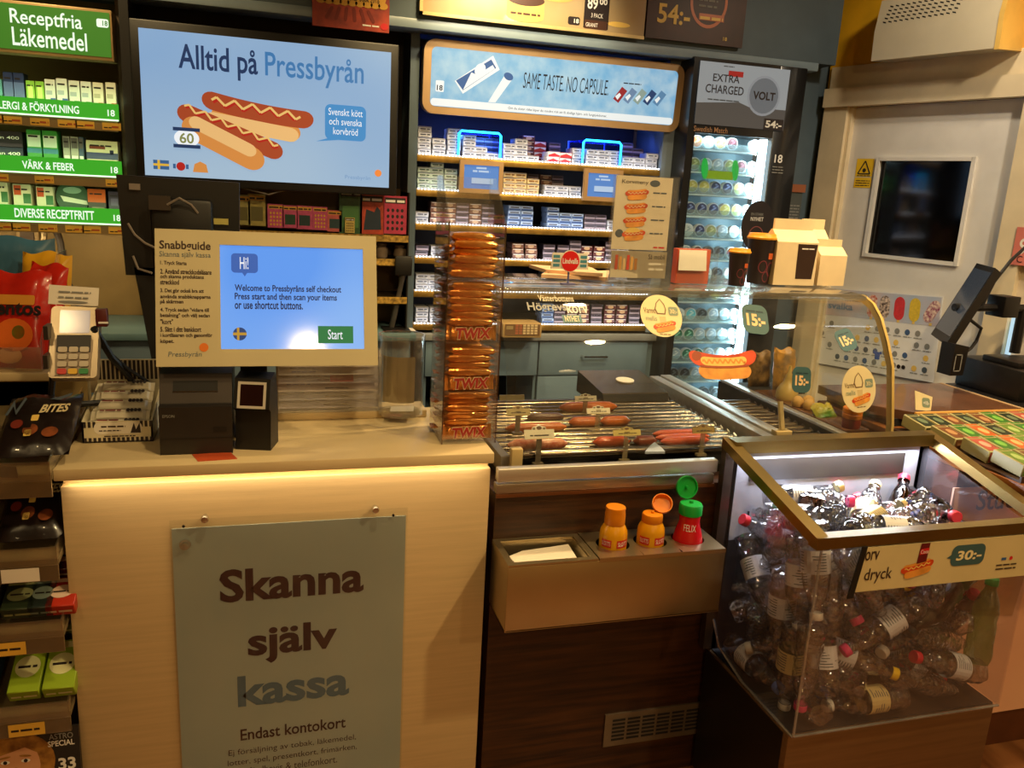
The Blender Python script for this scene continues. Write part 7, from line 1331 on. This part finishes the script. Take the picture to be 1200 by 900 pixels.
for i, (A_, B_, cap, lab, vis) in enumerate(BOT):
    info.append([i, bword(cap, lab, i, i == 12) + (f', {lab} label' if lab != 'none' else ''), ZONE([(a + c) / 2 for a, c in zip(A_, B_)]), (A_[0] + B_[0]) / 2, vis])
cnt = {}
for r_ in sorted(info, key=lambda r: r[3]): cnt.setdefault((r_[1], r_[2]), []).append(r_[0])
for i, (A_, B_, cap, lab, vis) in enumerate(BOT):
    big = i == 12; a, c = Vector(A_) / 1000, Vector(B_) / 1000; d = (c - a).normalized(); vs, fs, L = BGEOB if big else BGEO[i % 5]
    base = (a + c) / 2 - d * L / 2; M = Matrix.Translation(base) @ d.to_track_quat('Z', 'Y').to_matrix().to_4x4() @ rotm('Z', 77 * i)
    pet = PETS[2] if big or cap in ('red', 'black') and lab != 'white' else PETS[3] if cap == 'green' else PETS[i % 2]
    lst = cnt[(info[i][1], info[i][2])]; k = lst.index(i); lb = f'{info[i][1]}, ' + (f'{NTH[k]} from the sausages, ' if len(lst) > 1 else 'only one ') + info[i][2]
    bm_ = MB(); bm_.add(vs, fs, pet); key = (i % 5, pet.name, big)
    if key in BME: o = bpy.data.objects.new('plastic_bottle', BME[key]); COL.objects.link(o)
    else: o = bm_.build('plastic_bottle', None, loc=(0, 0, 0)); BME[key] = o.data
    o.matrix_world = M; tag(o, lb, 'bottle', 'empty bottles heaped in the bin')
    if cap != 'none':
        ck = ('cap', cap, big)
        if ck not in BME: q = MB(); cm = mat('cap_' + cap, CAPC[cap], .4); rr_ = .0155 if not big else .017; q.lathe([(0, L - .0135), (rr_, L - .0135), (rr_, L + .001), (rr_ * .9, L + .003), (0, L + .003)], cm, 22, caps=False); t_ = q.build('cap', None, loc=(0, 0, 0)); BME[ck] = t_.data; bpy.data.objects.remove(t_)
        cc = bpy.data.objects.new('cap', BME[ck]); COL.objects.link(cc); cc.parent = o; cc['label'] = cap + ' screw cap'
    if lab != 'none':
        lk = ('label', lab, i % 5)
        if lk not in BME:
            q = MB(); lm = mat('wrap_' + lab, LABC[lab], .45, var=.05); z0, z1, rl = .065, .118, .0333; n = 22
            for k2 in range(n):
                t0, t1 = 2 * math.pi * k2 / n, 2 * math.pi * (k2 + 1) / n; q.poly([(rl * math.cos(t0), rl * math.sin(t0), z0), (rl * math.cos(t1), rl * math.sin(t1), z0), (rl * math.cos(t1), rl * math.sin(t1), z1), (rl * math.cos(t0), rl * math.sin(t0), z1)], lm)
            RR = random.Random(i)
            for blk in range(4):
                for k2 in range(7):
                    t0 = blk * 1.57 + .1; w_ = RR.uniform(.3, 1.1); zc = z0 + .005 + .0065 * k2
                    for s_ in range(3):
                        ta, tb = t0 + w_ * s_ / 3, t0 + w_ * (s_ + 1) / 3; q.poly([((rl + .0004) * math.cos(ta), (rl + .0004) * math.sin(ta), zc), ((rl + .0004) * math.cos(tb), (rl + .0004) * math.sin(tb), zc), ((rl + .0004) * math.cos(tb), (rl + .0004) * math.sin(tb), zc + .0022), ((rl + .0004) * math.cos(ta), (rl + .0004) * math.sin(ta), zc + .0022)], WHITE if lab == 'red' else GREY_INK)
            t_ = q.build('label', None, loc=(0, 0, 0)); BME[lk] = t_.data; bpy.data.objects.remove(t_)
        cc = bpy.data.objects.new('label', BME[lk]); COL.objects.link(cc); cc.parent = o; cc['label'] = lab + ' paper wrapper'
# ------------------------------------------------------------------ cash desk beyond the bin
cd = thing('cash_desk', 'brown topped cash desk with pale advert front beyond the bottle bin', 'counter', (2.2, 1.9, 0)); DT = mat('desk_top_brown', '#6a4630', .25, bump=.05, bscale=60, var=.12, vscale=14, coat=.3)
b = MB(); b.box(1.80, 2.75, 1.706, 2.30, 0.0, .915, mat('desk_brown', '#5a3018', .45, var=.1)); b.build('body', cd); b = MB(); b.box(1.80, 2.75, 1.50, 2.34, .915, .945, mat('desk_edge', '#8a5224', .4, var=.1), bev=.003); b.build('top', cd)
AF = Fr((1.79, 1.699, .12)); b = MB(); b.box(1.79, 2.72, 1.70, 1.706, .12, .865, mat('advert_peach', '#eab894', .5, col2='#e0a888', vscale=2)); b.build('advert_panel', cd); text(cd, 'Student', AF, .085, .675, .33, .735, mat('advert_plum', '#6a5a7a', .5), .001, .01)
b = MB(); shape(b, AF, [(.12, .35), (.3, .33), (.32, .5), (.2, .56), (.13, .5)], mat('advert_gold', '#c89060', .5), .0008); b.build('printed_picture', cd)
# pastille boxes in their tray
tr = thing('pastille_tray', 'dark shallow counter tray holding rows of green pastille boxes', 'tray', (2.1, 1.75, .945)); b = MB(); b.box(1.765 + .04, 2.52, 1.52, 1.985, .945, .951, mat('tray_dark', '#3a2416', .5)); b.box(1.805, 2.52, 1.52, 1.526, .951, .962, mat('tray_dark', '#3a2416')); b.build('base', tr)
BX = {'green': ('#3f7a2a', '#7ab84a'), 'olive': ('#6a8a34', '#a8c070'), 'orange': ('#c8642a', '#e8b070'), 'rose': ('#b8584a', '#e8a890'), 'brown': ('#7a4a2a', '#b88a5a'), 'dark': ('#2a3424', '#6a7a5a'), 'mint': ('#5a8a5a', '#b8d0a0')}
BXP = {}; R = random.Random(12); pat = [['olive', 'brown', 'green', 'green', 'olive', 'mint', 'green', 'dark', 'green', 'olive', 'mint', 'green'], ['rose', 'green', 'orange', 'olive', 'green', 'mint', 'green', 'olive', 'green', 'green', 'brown', 'dark'], ['brown', 'green', 'orange', 'dark', 'olive', 'green', 'brown', 'olive', 'rose', 'dark', 'green', 'olive'], ['dark', 'dark', 'brown', 'dark', 'brown', 'green', 'dark', 'rose', 'olive', 'dark', 'brown', 'dark']]
for j in range(4):
    for i in range(12):
        kind = pat[j][i]; M4 = Matrix.Translation((1.825 + .057 * i + R.uniform(-.002, .002), 1.54 + .112 * j + R.uniform(-.003, .003), .9515)) @ rotm('Z', R.uniform(-3, 3)) @ rotm('X', 7)
        lab = f'{kind} pastille box, {NTH[i]} from the bin in the {("front", "second", "third", "rear")[j]} row of the tray'
        if kind not in BXP:
            b = MB(); b.box(0, .05, 0, .098, 0, .036, mat('pastille_rim_' + kind, '#b0a670', .4, var=.05), bev=.002, seg=1); m = mat('pastille_' + kind, BX[kind][0], .35, var=.1, vscale=50); m2 = mat('pastille_mark_' + kind, BX[kind][1], .4); F = Fr((0, 0, .036), (1, 0, 0), (0, 1, 0))
            rect(b, F, .004, .046, .006, .08, m, .0006); shape(b, F, ell(.025, .045, .012, .02, n=12), m2, .001); rect(b, F, .006, .044, .085, .094, m, .0006); F2 = Fr((0, 0, 0)); rect(b, F2, .003, .047, .004, .032, m, .0006); rect(b, F2, .01, .04, .014, .022, m2, .001)
            BXP[kind] = tag(b.build('pastille_box', None, loc=(0, 0, 0)), lab, 'pastille box', 'pastille boxes in the counter tray'); BXP[kind].matrix_world = M4
        else: dup(BXP[kind], M4, lab, 'pastille boxes in the counter tray')
for lab, pts, m in (('teal leaflet lying on the brown desk behind the pastille boxes', [(1108, 484), (1135, 484), (1152, 493), (1122, 496)], mat('leaflet_teal', '#7a9a90', .5)), ('orange leaflet lying on the brown desk at the register end', [(1158, 484), (1185, 481), (1200, 492), (1176, 494)], mat('leaflet_orange', '#e8682a', .5))):
    P = [atz(x, y, .9465) for x, y in pts]; o = MB().prism(P, (0, 0, .0015), m).build('leaflet', None, loc=tuple(P[0])); tag(o, lab, 'leaflet')
# raised slab
sl = thing('raised_serving_slab', 'raised wooden serving slab with a pale front edge below the register', 'serving slab', (2.2, 2.2, .95)); P = [atz(1072, 483, .995), atz(1194, 477, .995), atz(1120, 449, .995), atz(1000, 470, .995)]
P = [Vector((1.885, 1.99, .97)), Vector((2.31, 1.99, .97)), Vector((2.31, 2.345, .97)), Vector((1.80, 2.345, .97)), Vector((1.80, 2.08, .97))]
b = MB(); b.prism(P, (0, 0, .028), DT); b.build('slab', sl); b = MB(); b.box(1.885, 2.315, 1.978, 1.99, .968, 1.0, mat('slab_edge', '#d9a050', .4, var=.08), bev=.002); b.build('front_edge', sl); b = MB(); b.box(2.31, 2.322, 1.978, 2.345, .968, 1.0, mat('slab_side', '#b89a74', .4), bev=.002); b.build('side_edge', sl)
MB().box(1.83, 2.30, 2.02, 2.33, .946, .97, DARK).build('plinth', sl)
o = thing('tilted_price_card', 'small cream price card tilted on the slab corner by the glass edge', 'price card', tuple(atz(1075, 477, 1.0))); q = atz(1066, 478, 1.002); F = Fr(Vector((q.x, 2.0, 1.003)), (1, .1, -.12), (0.2, .35, .9)); b = MB(); b.prism([F.p(0, 0), F.p(.065, 0), F.p(.075, .045), F.p(.0, .06)], -F.n * .0015, mat('card_cream', '#e0cf9c', .5)); b.build('card', o); b = MB(); shape(b, F, rr(.028, .062, .01, .04, .008), mat('card_sage', '#7a8a74', .5), .0006); b.build('printed_patch', o); text(o, '+10:-', F, .033, .018, .058, .03, PAPER, .0012, .02)
# register and its monitor
rg = thing('cash_register', 'black cash register box beside the tilted monitor', 'register', (2.45, 2.3, .945)); b = MB(); BLK2 = mat('register_black', '#141110', .4, bump=.04); p = at(1110, 462, 2.2)
RX = 2.36; b.box(RX, RX + .38, 2.06, 2.33, 1.0, 1.105, BLK2, bev=.006); b.build('housing', rg); b = MB(); b.box(RX + .12, RX + .16, 2.055, 2.06, 1.03, 1.06, mat('register_label', '#5a4a34', .5)); b.build('label_plate', rg); b = MB(); b.box(RX + .02, RX + .12, 2.1, 2.25, 1.105, 1.125, BLK2, bev=.004); b.build('slip_printer', rg); MB().box(2.33, 2.75, 2.02, 2.34, .946, 1.0, BLK2, bev=.003).build('cash_drawer', rg)
pm = thing('pos_monitor', 'tilted black register monitor seen edge on above the register', 'monitor', (2.4, 2.3, 1.1)); b = MB(); P2 = [at(1150, 312, 2.3), at(1176, 322, 2.3), at(1112, 420, 2.3), at(1093, 400, 2.3)]
Y0, Y1 = 2.24, 2.50
def pl_(v, y): return Vector((v.x, y, v.z))
T0, T1, B1, B0 = P2; ax = (T0 - B0).normalized(); th = Vector((ax.z, 0, -ax.x)) * .035
EX = Vector((.12, .20, 0)); b.prism([pl_(B0, Y0), pl_(T0, Y0), pl_(T0 + th, Y0), pl_(B0 + th, Y0)], EX, BLK2); b.build('housing', pm); b = MB(); e = -th.normalized() * .001; e = ax.cross(EX).normalized() * .0012; e = e if e.x < 0 else -e; b.poly([pl_(B0 + ax * .03, Y0) + EX * .03 + e, pl_(T0 - ax * .02, Y0) + EX * .03 + e, pl_(T0 - ax * .02, Y0) + EX * .95 + e, pl_(B0 + ax * .03, Y0) + EX * .95 + e], mat('pos_screen', '#5a6068', .12, emit=.25)); b.build('display', pm)
MC = (T0 + B0) / 2 + th; b = MB(); b.tube([pl_(MC, 2.34), pl_(MC + Vector((.06, 0, 0)), 2.34), (2.62, 2.34, MC.z + .0), (2.9, 2.34, MC.z + .0)], .014, BLK2, 8); b.tube([(2.62, 2.34, MC.z), (2.62, 2.34, 1.11)], .018, BLK2, 8); b.box(2.49, 2.56, 2.3, 2.38, MC.z - .03, MC.z + .045, BLK2, bev=.004); b.build('mounting_arm', pm)
b = MB(); q = pl_(B0, 2.2); b.prism([q + Vector((.0, 0, -.10)), q + Vector((.055, 0, -.10)), q + Vector((.06, 0, .0)), q + Vector((.0, 0, .01))], (0, .06, 0), BLK2); b.build('reader', pm); b = MB(); F = Fr(q + Vector((.008, -.001, -.085))); 
for a in ((0, .03, 0, .004), (0, .03, .056, .06), (0, .004, 0, .06), (.026, .03, 0, .06)): rect(b, F, *a, PALEINK, .0006)
b.build('reader_frame', pm)
b = MB(); b.tube([pl_(MC + th * .2, 2.3), at(1150, 360, 2.32), at(1165, 330, 2.32), at(1185, 305, 2.34), at(1210, 282, 2.36)], .006, BLK2, 8); o = b.build('cable', None, loc=tuple(pl_(MC, 2.3))); tag(o, 'upper black cable arching from the tilted monitor to the frame side', 'cable')
b = MB(); b.tube([pl_(MC, 2.34), at(1150, 385, 2.33), at(1144, 400, 2.32), at(1138, 408, 2.3), at(1128, 415, 2.28)], .006, BLK2, 8); o = b.build('cable', None, loc=tuple(pl_(MC, 2.34))); tag(o, 'knotted black cable hanging below the tilted monitor', 'cable')
# wall bits at the far edge
o = thing('notice_board', 'pink printed notice on the wall beside the office door', 'notice', tuple(WF.p(1.0, 1.5, .01))); q = None; F = Fr(WF.p(.935, 1.42, .032), DW); b = MB(); b.prism([F.p(0, 0), F.p(.2, 0), F.p(.2, .14), F.p(0, .14)], F.n * .004, mat('notice_pink', '#d87a6a', .5)); b.build('sheet', o); text(o, '9', F, .02, .04, .05, .1, PAPER, .005, .02); text(o, 'C', F, .02, .01, .04, .035, INK, .005)
o = thing('door_light_strip', 'tall pale lit strip on the wall beyond the register', 'light strip', tuple(WF.p(1.0, 1.1, .02))); b = MB(); wbox(b, .97, .985, .95, 1.22, .005, .02, mat('pale_lit_strip', '#b8d8e8', emit=1.)); b.build('tube', o)

# ------------------------------------------------------------------ bits inside the glass guard's door end
tb = thing('serving_tray', 'brown serving tray behind the glass at the door end', 'tray', (1.8, 2.2, .945)); b = MB(); b.box(1.625, 1.715, 1.97, 2.46, .945, .955, DT, bev=.003); b.build('base', tb)
g = thing('squeeze_bottle', 'beige bell shaped sauce bottle with a thin nozzle behind the glass', 'bottle', (1.668, 2.33, .955)); b = MB(); b.M = Matrix.Translation((1.668, 2.33, .955)); BEI = mat('squeeze_beige', '#d9b86a', .35, var=.04); b.lathe([(.034, 0), (.037, .006), (.036, .03), (.026, .048), (.016, .06), (.014, .07)], BEI, 24); b.build('bottle_body', g); b = MB(); b.M = Matrix.Translation((1.668, 2.33, .955)); b.lathe([(.013, .07), (.012, .082), (.007, .09), (.004, .115), (.0, .116)], BEI, 16, caps=False); b.build('nozzle', g)
ROLLM = mat('bread_roll', '#d9a85a', .6, bump=.2, bscale=40, var=.12, vscale=12)
for k, (x, y, r) in enumerate(((1.645, 2.235, .02), (1.688, 2.24, .022), (1.66, 2.195, .02))):
    b = MB(); b.M = Matrix.Translation((x, y, .955)); b.lathe([(0, 0), (r * .8, .002), (r, .012), (r * .85, .026), (r * .4, .034), (0, .036)], ROLLM, 16, caps=False); o = b.build('bread_roll', None, loc=(x, y, .955)); tag(o, ('small bread roll nearest the steel strip', 'small bread roll beside the green bag', 'small bread roll in front of the other two')[k], 'bread roll', 'rolls behind the glass')
F = Fr((1.632, 2.09, .957), (1, .15, .04), (-.1, .6, .5)); bag('snack_bag', 'green and yellow snack bag lying behind the glass', F, .08, .06, .03, mat('snack_green', '#3f7a2a', .35, bump=.4, bscale=30, col2='#c8b040', vscale=9), [], [], None, 5)
g = thing('orange_jar', 'small jar with a ribbed orange lid behind the bin rim', 'jar', (1.665, 1.995, .955)); M = Matrix.Translation((1.665, 1.995, .955)); b = MB(); b.M = M; b.lathe([(.025, 0), (.027, .004), (.027, .03)], mat('jar_red', '#8a2a18', .3), 24); b.build('body', g); b = MB(); b.M = M; b.lathe([(.028, .03), (.029, .032), (.029, .043), (.027, .045), (.029, .047), (.029, .06), (.026, .063), (0, .063)], mat('jar_orange', '#e8861a', .4), 24, caps=False); b.build('lid', g)
for k, (x, y, c, lab) in enumerate(((1.70, 2.52, '3a2a1c', 'brown bag of nuts standing behind the glass door end'), (1.77, 2.47, 'c89030', 'amber bag standing beside the nut bag'))):
    F = Fr((x - .05, y, .948), (1, 0, 0), (0, .15, 1)); bag('snack_bag', lab, F, .09, .13 + .02 * k, .04, mat('snack_' + c, '#' + c, .35, bump=.5, bscale=40, col2='#8a6a3a', vscale=30), [], [], None, 7 + k)
tb2 = MB().box(1.63, 1.84, 2.465, 2.60, .935, .947, DARK).build('side_ledge', None, loc=(1.72, 2.5, .935)); tag(tb2, 'dark ledge behind the shorter roller grill', 'ledge')
for k, (px, py) in enumerate(((838, 487), (868, 470), (932, 480))):
    pass
